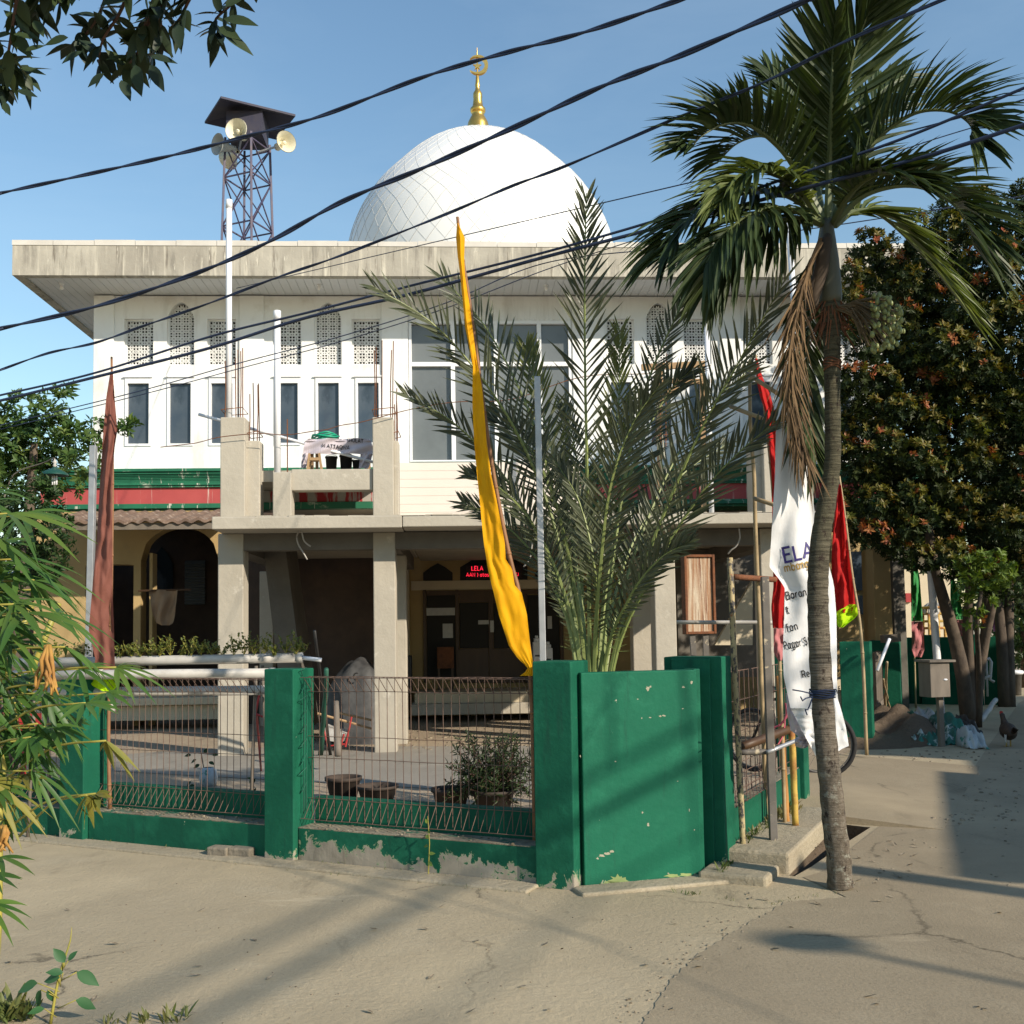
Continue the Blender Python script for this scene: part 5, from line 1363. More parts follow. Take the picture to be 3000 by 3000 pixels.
# tall palm
dT = 6.66
def ringed_bark(name):
    m, nt, b = newmat(name)
    b.inputs['Roughness'].default_value = .9; b.inputs['Specular IOR Level'].default_value = .2
    g = nd(nt, 'ShaderNodeNewGeometry'); sp = nd(nt, 'ShaderNodeSeparateXYZ'); nt.links.new(g.outputs['Position'], sp.inputs[0])
    n1 = noise(nt, 30, 5, .6, (.22, .22, 3.2))
    up = nd(nt, 'ShaderNodeMapRange'); nt.links.new(sp.outputs['Z'], up.inputs['Value'])
    up.inputs['From Min'].default_value = 1.2; up.inputs['From Max'].default_value = 2.3
    ringc = mixc(nt, ramp(nt, n1, .38, .62), (0.075, 0.062, 0.048), (0.20, 0.17, 0.135))
    rough_ = mixc(nt, ramp(nt, noise(nt, 13, 9, .75, (1, 1, .7)), .40, .62), (0.085, 0.068, 0.05), (0.19, 0.16, 0.125))
    lz = nd(nt, 'ShaderNodeMapRange'); nt.links.new(sp.outputs['Z'], lz.inputs['Value']); lz.inputs['From Min'].default_value = .5; lz.inputs['From Max'].default_value = 1.25
    ringc = mixc(nt, lz.outputs[0], rough_, ringc)
    smooth = mixc(nt, ramp(nt, n1, .4, .6), (0.05, 0.046, 0.03), (0.10, 0.09, 0.058))
    col = mixc(nt, up.outputs[0], ringc, smooth)
    lich = mixc(nt, ramp(nt, noise(nt, 17, 8, .72), .55, .62), col, (0.25, 0.24, 0.195))
    lowm = nd(nt, 'ShaderNodeMapRange'); nt.links.new(sp.outputs['Z'], lowm.inputs['Value'])
    lowm.inputs['From Min'].default_value = .45; lowm.inputs['From Max'].default_value = 1.25; lowm.inputs['To Min'].default_value = 1; lowm.inputs['To Max'].default_value = 0
    col = mixc(nt, lowm.outputs[0], col, lich)
    dk = ramp(nt, noise(nt, 21, 8, .75, (1, 1, .6)), .56, .62)
    col = mixc(nt, dk, col, (0.035, 0.025, 0.02))
    nt.links.new(col, b.inputs['Base Color'])
    mx = nd(nt, 'ShaderNodeMath', operation='ADD'); nt.links.new(n1, mx.inputs[0]); nt.links.new(noise(nt, 15, 8, .7), mx.inputs[1])
    bump(nt, b, mx.outputs[0], .8, .02)
    return m
M['trunkpalm'] = ringed_bark('ringed_palm_bark')
M['sheath'] = mat('dark_sheath', (0.045, 0.034, 0.028), (0.08, 0.055, 0.035), 5, rough=.85, stretch=(1, 1, .2))
M['crownshaft'] = mat('crownshaft', (0.095, 0.092, 0.062), (0.055, 0.056, 0.038), 4, rough=.5, stretch=(1, 1, .3))
trk = [(2462, 2598, 38), (2461, 2585, 36), (2456, 2500, 34), (2445, 2419, 34), (2436, 2320, 33), (2426, 2233, 32), (2414, 2110, 31.5), (2407, 2000, 31), (2401, 1900, 31), (2398, 1819, 31), (2396, 1750, 30), (2397, 1680, 30), (2402, 1600, 29), (2410, 1540, 28), (2419, 1490, 27), (2427, 1447, 25), (2436, 1390, 24), (2440, 1325, 23.5), (2439, 1209, 23), (2438, 1069, 23), (2437, 1000, 25), (2435, 940, 28), (2433, 890, 30)]
palm = thing('palm_tree', 'tall palm with bent ringed trunk at the right street corner', 'palm', P(2462, 2594, dT) * 1.0)
LOC[palm.name] = V(palm.location)
m = MB(); sp = spline([P(x, y, dT) for x, y, r in trk], 90); rr = [mt(interp([(i, r) for i, (_, _, r) in enumerate(trk)], j / 89 * (len(trk) - 1))[0], dT) for j in range(90)]
rr = [r * (1 + .035 * sin(j * 2.1) + rnd(-.02, .02)) for j, r in enumerate(rr)]
m.tube(sp, rr, 20, wob=.02); m.build('trunk', M['trunkpalm'], palm, smooth=True)
m = MB(); m.tube(spline([P(2433, 893, dT), P(2432, 870, dT), P(2430, 820, dT), P(2427, 760, dT), P(2424, 700, dT), P(2424, 640, dT)], 16), [mt(x, dT) for x in (25, 31, 34, 35, 34.5, 34, 33, 32, 31, 30, 28, 26, 24, 21, 18, 14)], 16); m.build('crownshaft', M['crownshaft'], palm, smooth=True)
for (x0, x1, r) in ((2404, 2385, 20), (2398, 2372, 15)):
    m = MB(); m.tube(spline([P(2426, 690, dT - .03), P((2426 + x0) / 2 - 2, 740, dT - .06), P(x0, 800, dT - .08), P(x1, 868, dT - .06), P(x1 + 4, 905, dT - .05)], 12), [mt(r * f, dT) for f in (.6, .9, 1, 1.1, 1.1, 1.1, 1, 1, .9, .8, .6, .3)], 9, wob=.08); m.build('leaf_base', M['sheath'], palm, smooth=True)
pp = lambda pts: [P(x, y, dT + dz) for (x, y, dz) in pts]
PF = [
 # path, frond normal, leaflet length, left side, right side, lift, droop, tone
 ([(2428, 660, 0), (2445, 480, .05), (2470, 330, .0), (2500, 170, -.1), (2535, 60, -.2), (2570, -20, -.3)], (.35, -1, .1), .56, 1, 1, .25, .05, 0),
 ([(2424, 660, 0), (2430, 460, -.1), (2436, 300, -.25), (2440, 160, -.35), (2450, 40, -.45)], (-.5, -1, 0), .52, .35, 1, .2, .08, 0),
 ([(2440, 650, 0), (2500, 520, -.05), (2569, 410, -.1), (2673, 335, -.2), (2770, 325, -.3), (2836, 358, -.4), (2864, 420, -.45)], (-.25, -.35, 1), .50, 1, 1, .95, .10, 0),
 ([(2445, 655, 0), (2520, 580, -.1), (2610, 548, -.2), (2700, 550, -.3), (2785, 592, -.4), (2835, 655, -.5), (2856, 730, -.5)], (.05, -.3, 1), .48, 1, 1, .75, .12, 0),
 ([(2445, 660, .1), (2500, 622, .2), (2570, 625, .25), (2650, 690, .3), (2740, 790, .35), (2830, 910, .4)], (.3, -.6, 1), .46, .9, .9, .35, .20, 2),
 ([(2410, 640, 0), (2350, 530, -.05), (2290, 440, -.15), (2205, 372, -.25), (2130, 362, -.35), (2060, 395, -.4), (2020, 440, -.45)], (.15, -.35, 1), .46, 1, 1, .95, .10, 0),
 ([(2405, 650, 0), (2340, 590, -.1), (2260, 560, -.25), (2180, 566, -.4), (2090, 600, -.5), (2000, 660, -.6), (1950, 730, -.65)], (0, -.4, 1), .48, 1, 1, .35, .30, 0),
 ([(2405, 650, 0), (2350, 570, -.3), (2290, 520, -.5), (2220, 500, -.7), (2155, 530, -.8), (2120, 590, -.9)], (0, -.6, 1), .40, .9, .9, .45, .35, 2),
 ([(2412, 655, 0), (2350, 640, -.15), (2270, 650, -.3), (2190, 690, -.4), (2120, 750, -.5), (2080, 820, -.5)], (.1, -.6, .6), .44, .8, .8, .0, .35, 0),
 ([(2412, 640, .1), (2385, 500, .3), (2350, 370, .5), (2300, 270, .7), (2250, 210, .8)], (.3, -1, .2), .46, 1, .9, .2, .1, 0),
 ([(2436, 650, .1), (2475, 500, .3), (2520, 370, .5), (2580, 270, .7), (2650, 220, .9)], (-.2, -1, .1), .46, 1, .9, .2, .12, 0),
 ([(2440, 655, 0), (2490, 570, -.4), (2550, 520, -.6), (2620, 510, -.8), (2690, 540, -.9)], (-.1, -.5, 1), .44, .8, .8, .5, .2, 0),
 ([(2415, 655, .2), (2390, 800, .3), (2368, 1000, .3), (2368, 1200, .25), (2390, 1340, .2)], (.4, -1, 0), .46, .8, .6, .05, .12, 0),
 ([(2415, 660, 0), (2330, 640, .3), (2230, 660, .5), (2120, 690, .6), (2020, 720, .7), (1940, 750, .7)], (0, -.6, 1), .40, .8, .8, .2, .3, 0),
 ([(2408, 655, 0), (2340, 620, -.3), (2260, 610, -.6), (2180, 640, -.8), (2110, 700, -.95), (2070, 770, -1.0)], (0, -.5, 1), .42, .9, .9, .2, .3, 0),
 ([(2420, 650, .1), (2380, 540, .4), (2320, 450, .6), (2240, 400, .8), (2160, 420, 1.0), (2100, 480, 1.1)], (.1, -.3, 1), .44, 1, 1, .8, .15, 0),
]
for (pts, nr, L, lu, ld, lift, dr, lt) in PF:
    m = MB()
    frond(m, pp(pts), 54, L * 1.0, .042, 1.0, .40, nr, lift=lift, droop=dr + .16, r0=.026, start=.12, lu=lu, ld=ld, jit=.16, tipL=.6, curl=.22)
    m.build('frond', [M['palm_leaf_y' if lt == 1 else 'palm_leaf'], M['palm_stalk']] if lt != 2 else [M['palm_leaf_y'], M['palm_stalk']], palm)
for pts, L in (([(2405, 700, -.05), (2365, 800, -.1), (2330, 930, -.15), (2320, 1080, -.2), (2335, 1240, -.2), (2370, 1360, -.2)], .42), ([(2405, 710, -.08), (2355, 830, -.15), (2318, 1000, -.2), (2312, 1180, -.22), (2340, 1330, -.22)], .36)):
    m = MB()
    frond(m, pp(pts), 38, L * .66, .014, .5, .22, (.3, -1, 0), lift=.05, droop=.5, r0=.016, start=.12, jit=.3, tipL=.8)
    m.build('dead_frond', [M['palm_dead'], M['palm_dead']], palm)
M['fruit'] = mat('green_palm_fruit', (0.24, 0.27, 0.10), (0.17, 0.20, 0.08), 30, rough=.4)
M['fruit_stalk'] = mat('fruit_stalk', (0.16, 0.12, 0.07), (0.10, 0.075, 0.045), 9, rough=.85)
fb = MB(); fr = MB()
st0 = P(2452, 905, dT - .05)
for i in range(210):
    x, y = rnd(-1, 1), rnd(-1, 1)
    if x * x + y * y > 1: continue
    tx, ty = 2578 + x * 72, 945 + y * 85 + abs(x) * 8
    e_ = P(tx, ty, dT - .1 + rnd(-.16, .16))
    if random.random() < .5: fr.tube(spline([st0 + rvec() * .02, P(lerp(2470, tx, .5), lerp(900, ty, .4) - 12, dT - .1), e_], 6), .004, 4, caps=False)
    if x > -.35: fr.ball(e_, rnd(.014, .019), 1, n=7, k=5, sc=(.85, .85, 1.25))
fr.build('fruit_bunch', [M['fruit_stalk'], M['fruit']], palm, smooth=True)
cl = MB()                                        # fibrous sheath below the crownshaft
for i in range(60):
    a = rnd(0, 2 * pi); c_ = P(2434, 930, dT); r = mt(28, dT)
    p0 = c_ + V((cos(a) * r, sin(a) * r, rnd(-.05, .12))); cl.tube([p0, p0 + V((cos(a) * rnd(.02, .12), sin(a) * rnd(.02, .1), -rnd(.02, .2)))], [.006, .002], 4, caps=False)
for k in range(6):
    z = P(2434, 1055 + k * 5, dT).z; r = mt(24.5, dT)
    cl.tube([P(2438, 1055 + k * 5, dT) * 1 + V((cos(a) * r, sin(a) * r, .01 * sin(2 * a + k))) for a in [2 * pi * i / 16 for i in range(17)]], .005, 4)
cl.build('fibre', M['rust'], palm)

# ------------------------------------------------------------------ trees
DR = 16.0
rb_ = [(2530, 780, 70), (2560, 850, 90), (2640, 770, 110), (2740, 700, 110), (2850, 690, 120), (2960, 660, 120), (3060, 680, 140), (2700, 860, 120), (2830, 850, 130), (2970, 830, 130), (2600, 960, 95), (2720, 1000, 125), (2860, 990, 135), (3000, 980, 140), (2570, 1070, 85), (2660, 1120, 115), (2800, 1140, 130), (2950, 1140, 140), (2560, 1210, 80), (2640, 1260, 115), (2780, 1290, 130), (2930, 1300, 140), (3060, 1250, 150), (2590, 1370, 95), (2690, 1410, 115), (2830, 1430, 125), (2970, 1450, 130), (2640, 1500, 80), (2750, 1540, 85), (2880, 1540, 95), (3010, 1570, 110), (2530, 1400, 60), (2515, 1250, 55), (2520, 960, 55), (2580, 1490, 70), (2640, 1590, 75), (2720, 1610, 70), (2830, 1600, 80), (2950, 1630, 90), (2580, 1150, 80), (2620, 1320, 85), (2495, 1340, 50), (2498, 1120, 50), (2505, 1480, 50), (2490, 1210, 40), (2520, 1560, 45), (3100, 1450, 150), (3150, 900, 160)]
blobs = [(P(x, y, DR + .9 + rnd(-.3, .4)), mt(r * .9, DR)) for x, y, r in rb_]
clumps = []
for _ in range(1500):
    x, y, r = random.choice(rb_); a_ = rnd(0, 2 * pi); q = r * sqrt(random.random()) * 1.05
    cx_, cy_ = x + cos(a_) * q, y + sin(a_) * q; cr_ = rnd(26, 58)
    if all((cx_ - u[0]) ** 2 + (cy_ - u[1]) ** 2 > ((cr_ + u[2]) * .82) ** 2 for u in clumps): clumps.append((cx_, cy_, cr_))
blobs += [(P(x, y, DR + 1.9), mt(165, DR)) for x, y in ((2760, 850), (2900, 1080), (2680, 1180), (2880, 1380), (3050, 1200), (2720, 1420), (2640, 1020), (2960, 830), (2810, 1230), (2980, 1520), (2640, 1480), (2600, 900), (2780, 1040), (2570, 1280))]
blobs += [(P(x, y, DR - .25 + rnd(-.35, .35)), mt(r, DR)) for x, y, r in clumps]
fb_ = G(2850, 2112)
def tk(pts, r): return ([fb_.lerp(P(x, y, D), 1) if i else P(x, y, D) for i, (x, y, D) in enumerate(pts)], r)
trunks = []
for pts, r in (([(2840, 2112, fb_.y), (2820, 1980, fb_.y - .3), (2785, 1830, fb_.y - .6), (2745, 1690, fb_.y - 1.0), (2720, 1550, fb_.y - 1.4)], .14), ([(2845, 2112, fb_.y), (2838, 1950, fb_.y), (2836, 1800, fb_.y - .3), (2850, 1600, fb_.y - .8)], .12),
               ([(2855, 2112, fb_.y), (2868, 1960, fb_.y), (2900, 1800, fb_.y - .4), (2940, 1600, fb_.y - 1)], .12), ([(2850, 2112, fb_.y), (2880, 1900, fb_.y + .3), (2890, 1750, fb_.y), (2870, 1600, fb_.y - .6)], .10)):
    trunks.append(([P(*p) for p in pts], r)); trunks[-1][0][0].z = -.05
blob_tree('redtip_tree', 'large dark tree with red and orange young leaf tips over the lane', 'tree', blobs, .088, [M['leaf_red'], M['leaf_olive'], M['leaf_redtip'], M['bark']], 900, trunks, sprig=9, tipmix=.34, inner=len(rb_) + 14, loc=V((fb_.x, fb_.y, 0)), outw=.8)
# low bright tuft on its own stem
D2 = 15.2
t2 = [(P(2840, 1665, D2), mt(48, D2)), (P(2900, 1660, D2), mt(55, D2)), (P(2930, 1690, D2), mt(45, D2)), (P(2830, 1720, D2), mt(35, D2)), (P(2880, 1745, D2), mt(35, D2)), (P(2855, 1775, D2), mt(28, D2)), (P(2850, 1815, D2), mt(20, D2))]
M['leaf_fresh'] = leafmat('fresh_leaf', (0.09, 0.15, 0.02), (0.15, 0.21, 0.03), trans=.35)
b2 = G(2868, 2130)
blob_tree('young_tree', 'slender young tree with bright yellow green tuft below the redtip crown', 'tree', t2, .10, [M['leaf_fresh'], M['leaf_fresh'], M['leaf_redtip'], M['bark']], 500, [([V((b2.x, b2.y, -.05)), P(2868, 1950, b2.y - .6), P(2862, 1830, D2), P(2880, 1700, D2)], .05)], sprig=8, tipmix=.14, loc=V((b2.x, b2.y, 0)))
b3 = G(2975, 2070)
D3 = b3.y
blob_tree('twin_stem_tree', 'pair of slim dark stems at the right edge of the lane', 'tree', [(P(x, y, D3), mt(r, D3)) for x, y, r in ((2900, 1400, 100), (3000, 1380, 120), (2960, 1500, 90), (3080, 1500, 120), (2990, 1620, 80), (3010, 1740, 70))], .14, [M['leaf_red'], M['leaf_olive'], M['leaf_redtip'], M['bark']], 260,
          [([V((P(2945, 2070, D3).x, D3, 0)), P(2932, 1850, D3), P(2912, 1650, D3), P(2890, 1450, D3)], .13), ([V((P(2958, 2070, D3).x, D3, 0)), P(2955, 1850, D3), P(2960, 1650, D3), P(2970, 1450, D3)], .12)], sprig=7, tipmix=.2, loc=V((b3.x, D3, 0)))
DB = 27.0
blob_tree('dark_bush', 'dark shrub mass closing the right edge of the lane behind the twin stems', 'bush', [(P(x, y, DB + rnd(-.6, .6)), mt(r, DB)) for x, y, r in ((2955, 1660, 70), (3010, 1740, 80), (2985, 1840, 70), (3040, 1640, 100), (2930, 1760, 45), (3040, 1880, 80), (2990, 1920, 45))], .2, [M['leaf_dark'], M['leaf_dark'], M['bark']], 150,
          [([V((P(3000, 2000, DB).x, DB, 0)), P(3000, 1800, DB), P(3005, 1700, DB)], .1)], sprig=7, loc=V((P(3000, 2000, DB).x, DB, 0)))
# left tree and bush
DL = 15.5
lb_ = [(30, 1250, 60), (90, 1215, 60), (155, 1225, 50), (165, 1180, 38), (30, 1330, 90), (130, 1310, 90), (215, 1300, 55), (250, 1262, 32), (60, 1400, 90), (160, 1390, 80), (240, 1370, 45), (-60, 1300, 110), (-100, 1450, 140), (300, 1262, 24), (345, 1262, 20), (385, 1248, 16), (270, 1310, 28), (190, 1150, 22), (60, 1180, 30)]
blob_tree('broadleaf_tree', 'leafy green tree at the left corner of the mosque', 'tree', [(P(x, y, DL + rnd(-.5, .5)), mt(r, DL)) for x, y, r in lb_], .125, [M['leaf_left'], M['leaf_left_tip'], M['bark']], 430, [([V((P(60, 2000, DL).x, DL, 0)), P(70, 1700, DL), P(90, 1450, DL), P(100, 1300, DL)], .12)], sprig=7, tipmix=.25, loc=V((P(60, 2000, DL).x, DL, 0)), outw=.5)
DL2 = 12.8
lb2 = [(20, 1480, 75), (100, 1470, 75), (30, 1570, 85), (120, 1560, 75), (165, 1600, 50), (40, 1660, 85), (130, 1650, 60), (185, 1680, 30), (-80, 1550, 110), (-60, 1700, 110), (175, 1530, 35), (150, 1480, 40)]
blob_tree('dark_bush', 'dense dark shrub below the leafy tree at the left edge', 'bush', [(P(x, y, DL2 + rnd(-.4, .4)), mt(r, DL2)) for x, y, r in lb2], .085, [M['leaf_dark'], M['leaf_left'], M['bark']], 620, [([V((P(40, 2000, DL2).x, DL2, 0)), P(50, 1800, DL2), P(70, 1600, DL2)], .07)], sprig=7, tipmix=.3, loc=V((P(40, 2000, DL2).x, DL2, 0)))

# ------------------------------------------------------------------ near branch, top left
def bladeleaf(m, p, d, nrm, L, W, droop=.15, n=6, mi=0, tipl=.16):
    d = d.normalized(); sd = d.cross(nrm)
    if sd.length < .05: sd = d.cross(V((1, 0, 0)))
    sd.normalize(); nn = sd.cross(d)
    b = len(m.v)
    for i in range(n + 1):
        s = i / n
        w = W * .5 * (sin(pi * min(1, s * 1.05) ** .85) ** .8 if 0 < s < 1 else .04) * (1 if s < .8 else 1)
        c_ = p + d * (L * s) + V((0, 0, -droop * L * s * s))
        m.v.append(tuple(c_ + sd * w + nn * (w * .25))); m.v.append(tuple(c_)); m.v.append(tuple(c_ - sd * w + nn * (w * .25)))
    for i in range(n):
        a = b + i * 3
        m.f.append([a, a + 1, a + 4, a + 3]); m.m.append(mi); m.f.append([a + 1, a + 2, a + 5, a + 4]); m.m.append(mi)
M['leaf_near'] = leafmat('near_branch_leaf', (0.012, 0.022, 0.014), (0.024, 0.040, 0.020), (0.04, 0.06, 0.018), trans=.06, rough=.5, spec=.25)
M['twig'] = mat('brown_twig', (0.11, 0.06, 0.045), (0.07, 0.04, 0.03), 9)
DN = 3.5
nb = thing('overhanging_branch', 'dark glossy leafy branch hanging into the top left corner', 'branch', P(250, -300, DN))
TW = [[(760, -90), (690, 0), (630, 60), (640, 95)], [(560, -90), (480, 10), (420, 90), (370, 160)], [(330, -90), (300, 20), (260, 90), (210, 130)], [(470, -60), (430, 60), (400, 160), (360, 200)], [(440, -60), (470, 60), (460, 130), (440, 160)],
      [(60, -90), (40, 60), (25, 150), (20, 200)], [(-120, 100), (-20, 170), (40, 195), (70, 220)], [(-120, 180), (-40, 220), (0, 240), (20, 260)], [(200, -90), (120, -10), (60, 40), (60, 90)], [(620, -90), (560, -10), (530, 50), (500, 80)], [(230, -60), (180, 0), (110, 30), (90, 60)], [(390, -60), (350, 40), (300, 120), (290, 190)]]
lv = MB()
for pts in TW:
    dz = rnd(-.25, .25)
    sp = spline([P(x, y, DN + dz + .1 * i) for i, (x, y) in enumerate(pts)], 12)
    tw = MB(); tw.tube(sp, [lerp(.008, .003, i / 11) for i in range(12)], 5); tw.build('twig', M['twig'], nb)
    for i in range(1, 12):
        for _ in range(2):
            T = (sp[min(11, i + 1)] - sp[i - 1]).normalized()
            d = (T * .5 + rvec() * .9 + V((0, 0, -.35)))
            bladeleaf(lv, sp[i], d, V((rnd(-.6, .6), rnd(-.9, .1), rnd(.2, 1))), rnd(.075, .12), rnd(.034, .05), rnd(.05, .25))
for (x, y, dx, dy, L) in ((655, 55, .95, .15, .125), (650, 95, .8, .55, .12), (640, 80, .9, .45, .09), (660, 20, .6, -.4, .09), (520, 70, .1, 1, .10), (395, 190, .25, 1, .11), (440, 190, .5, .9, .10), (355, 235, .45, .95, .085), (305, 215, -.5, .4, .07), (200, 110, -.9, .25, .09), (240, 150, -.7, .4, .08), (440, 165, .9, .2, .09), (100, 60, .5, .8, .08), (40, 100, .8, .15, .07), (75, 150, .6, -.2, .07), (60, 200, .9, .2, .08), (50, 265, .9, .25, .07), (10, 300, .5, .9, .06)):
    p = P(x, y, DN - .05); d = P(x + dx * 60, y + dy * 60, DN - .05 + rnd(-.02, .02)) - p
    bladeleaf(lv, p, d, V((rnd(-.3, .3), -1, rnd(.2, .7))), L, L * .42, .05)
for i in range(260):                            # foliage of the same branch above the frame keeps it in shade
    p = P(rnd(-500, 800), rnd(-900, -120), DN + rnd(-1.0, .6)); bladeleaf(lv, p, rvec() + V((0, 0, -.4)), V((0, 0, 1)) + rvec() * .5, .14, .075)
lv.build('leaves', M['leaf_near'], nb, smooth=True)

# ------------------------------------------------------------------ cassava-like plant, left foreground
M['leaf_cass'] = leafmat('finger_leaf', (0.04, 0.105, 0.024), (0.09, 0.17, 0.034), (0.15, 0.19, 0.035), trans=.32, rough=.45, nscale=1.2)
M['leaf_cass_y'] = leafmat('yellowing_finger_leaf', (0.16, 0.18, 0.04), (0.26, 0.23, 0.045), (0.36, 0.26, 0.04), trans=.35, rough=.5)
M['stalk_y'] = mat('yellow_leaf_stalk', (0.36, 0.30, 0.06), (0.25, 0.24, 0.05), 8, rough=.5)
M['withered'] = mat('withered_leaf', (0.42, 0.24, 0.05), (0.28, 0.13, 0.04), 14, rough=.8)
DC = 3.3
cs = thing('cassava_plant', 'drooping palmate leafed plant in the left foreground', 'plant', V((P(-120, 2600, DC).x, DC, 0)))
def palmate(m, c, main, nrm, L, lobes=7, W=.022, droop=.25, mi=0, spread=1.35):
    main = main.normalized(); sd = main.cross(nrm).normalized()
    for k in range(lobes):
        f = k / (lobes - 1) * 2 - 1; a = f * spread
        d = main * cos(a) + sd * sin(a) + rvec() * .08
        l = L * (1 - .42 * abs(f) ** 1.5) * rnd(.9, 1.08)
        bladeleaf(m, c, d, nrm + rvec() * .25, l, W * rnd(.85, 1.2), droop, 7, mi)
CL = [ # centre, main direction in picture, length, yellow?
 (20, 1505, 1.0, .42, .36, 0), (-40, 1560, 1.0, .55, .40, 0), (60, 1510, .9, .6, .30, 0), (168, 1797, 1.0, .25, .215, 0), (190, 1895, .9, .45, .19, 0), (-30, 1690, 1.0, .35, .36, 0), (-20, 1650, 1.0, .15, .28, 0), (-60, 1800, 1.0, .5, .36, 0), (30, 1880, .8, .8, .22, 0), (-30, 1950, .7, .9, .25, 0),
 (340, 1955, 1.0, .22, .17, 0), (230, 1960, 1.0, .35, .2, 0), (310, 2030, .9, .6, .15, 0), (150, 2000, .6, .9, .2, 0), (60, 1980, .3, 1, .22, 0), (40, 2045, .6, 1, .24, 0), (-20, 2080, .6, 1, .26, 0), (160, 2070, .6, .9, .2, 0), (110, 2120, .4, 1, .18, 0), (30, 2180, .4, 1, .2, 0), (-20, 2250, .5, 1, .22, 0), (70, 2270, .2, 1, .15, 1),
 (310, 2170, .7, .9, .16, 1), (255, 2330, .3, 1, .13, 1), (280, 2325, .6, .9, .10, 1), (50, 2345, .5, 1, .16, 1), (-10, 2300, .4, 1, .2, 0), (10, 2400, .2, 1, .15, 0), (0, 2510, .5, .9, .2, 0), (-30, 2560, .7, .9, .2, 0), (-40, 2650, .8, .7, .2, 0), (90, 2160, .3, 1, .14, 0), (200, 2110, .4, 1, .15, 0), (-50, 1450, .9, .1, .25, 0), (-20, 1600, .9, -.1, .22, 0), (100, 1700, .9, .3, .2, 0), (40, 1770, .9, .5, .22, 0), (250, 2060, .7, .8, .16, 0)]
for i in range(32):
    y = rnd(1470, 2300); lim = 60 + 190 * exp(-((y - 1950) / 330) ** 2)
    CL.append((rnd(-170, lim), y, 1.0, rnd(-.05, .7) if y < 1950 else rnd(.3, 1.2), rnd(.2, .33) if y < 1950 else rnd(.16, .26), 1 if (y > 2100 and random.random() < .2) else 0))
lv = MB(); sk = MB()
for (x, y, dx, dy, L, yl) in CL:
    z = DC + rnd(-.28, .35); c_ = P(x, y, z)
    d = P(x + dx * 100, y + dy * 100, z + rnd(-12, 5) * .01 * 3) - c_
    palmate(lv, c_, d, V((rnd(-.3, .3), -.55, .9)), L, random.choice((5, 7, 7)), .0165 if L < .3 else .019, .32 if dy < .8 else .12, yl, 1.2 if dy < .9 else .8)
    s0 = P(x - dx * 260 - 120, y + dy * 30 + 90, z + .2)
    sk.tube(spline([s0, s0.lerp(c_, .5) + V((0, 0, .04)), c_], 8), [.0045, .0043, .004, .004, .0035, .0035, .003, .003], 5)
for k in range(4):
    p0 = V((P(-420 + k * 40, 2700, DC).x, DC + .2 + k * .12, 0)); sk.tube(spline([p0, p0 + V((.04, 0, .6)), p0 + V((.03, .05, 1.2)), p0 + V((.22, .05, 1.75))], 10), .012, 6)
lv.build('leaves', [M['leaf_cass'], M['leaf_cass_y']], cs, smooth=True); sk.build('stalks', M['stalk_y'], cs, smooth=True)
for (x0, y0, n, ln) in ((140, 1890, 8, 150), (10, 2420, 7, 80)):
    m = MB()
    for i in range(n):
        p = P(x0 + rnd(-6, 6), y0, DC - .42); a = rnd(-.35, .3)
        m.tube([p] + [P(x0 + a * ln * t + 8 * sin(t * 9 + i), y0 + ln * t * rnd(.85, 1), DC - .42 + rnd(-.02, .02)) for t in (.3, .6, .85, 1)], [.006, .006, .005, .004, .002], 5)
    m.build('withered_leaf', M['withered'], cs, smooth=True)

# weeds in the lower left corner
M['weed'] = leafmat('weed_leaf', (0.03, 0.10, 0.04), (0.05, 0.14, 0.045), trans=.25, rough=.5)
M['weed_y'] = leafmat('weed_leaf_light', (0.10, 0.17, 0.03), (0.16, 0.22, 0.05), trans=.3)
wp = thing('weed_plant', 'tall broad leaved weed at the bottom left', 'weed', G(148, 2998))
m = MB(); g0 = G(148, 3000); Dw = g0.y
m.tube(spline([g0, P(165, 2900, Dw), P(182, 2830, Dw), P(205, 2760, Dw), P(210, 2716, Dw)], 10), [.007, .0065, .006, .006, .005, .005, .004, .003, .002, .001], 6, 1)
for (x, y, dx, dy, L, tw_) in ((175, 2865, -.9, .1, .085, 0), (120, 2900, -.2, 1, .08, 0), (110, 2880, -1, .35, .1, 0), (225, 2848, .9, .45, .105, 0), (222, 2930, .9, .3, .095, 0), (190, 2820, -.5, -.7, .085, 0), (200, 2815, .5, -.6, .055, 0), (130, 2955, -.9, .2, .065, 0), (140, 2900, .3, .6, .06, 0), (185, 2850, -.9, -.1, .07, 0)):
    p = P(x, y, Dw - .02); d = P(x + dx * 60, y + dy * 60, Dw + rnd(-.06, .03)) - p
    bladeleaf(m, p, d, V((rnd(-.4, .2), -.8, .7)), L, L * .5, .1)
    m.tube([P(lerp(160, 185, (3000 - y) / 200), y + 25, Dw), p], .0022, 4, 1)
m.build('weed_leaves', [M['weed'], M['stalk_y']], wp, smooth=True)
M['grass'] = leafmat('grass_blade', (0.06, 0.11, 0.025), (0.15, 0.17, 0.05), (0.22, 0.17, 0.07), trans=.25)
gr = MB()
def tuft(p, n, h, spread=.05):
    for _ in range(n):
        a = rnd(0, 2 * pi); d = V((cos(a) * rnd(.2, .9), sin(a) * rnd(.2, .9), 1)); bladeleaf(gr, p + V((rnd(-spread, spread), rnd(-spread, spread), -.004)), d, V((cos(a), sin(a), .1)), h * rnd(.5, 1.1), h * .13, .25, 3)
for (x, y, n, h) in ((10, 2990, 30, .2), (60, 2985, 30, .16), (400, 2995, 14, .1), (510, 2990, 18, .12), (330, 3000, 10, .08)): tuft(G(x, y), n, h)
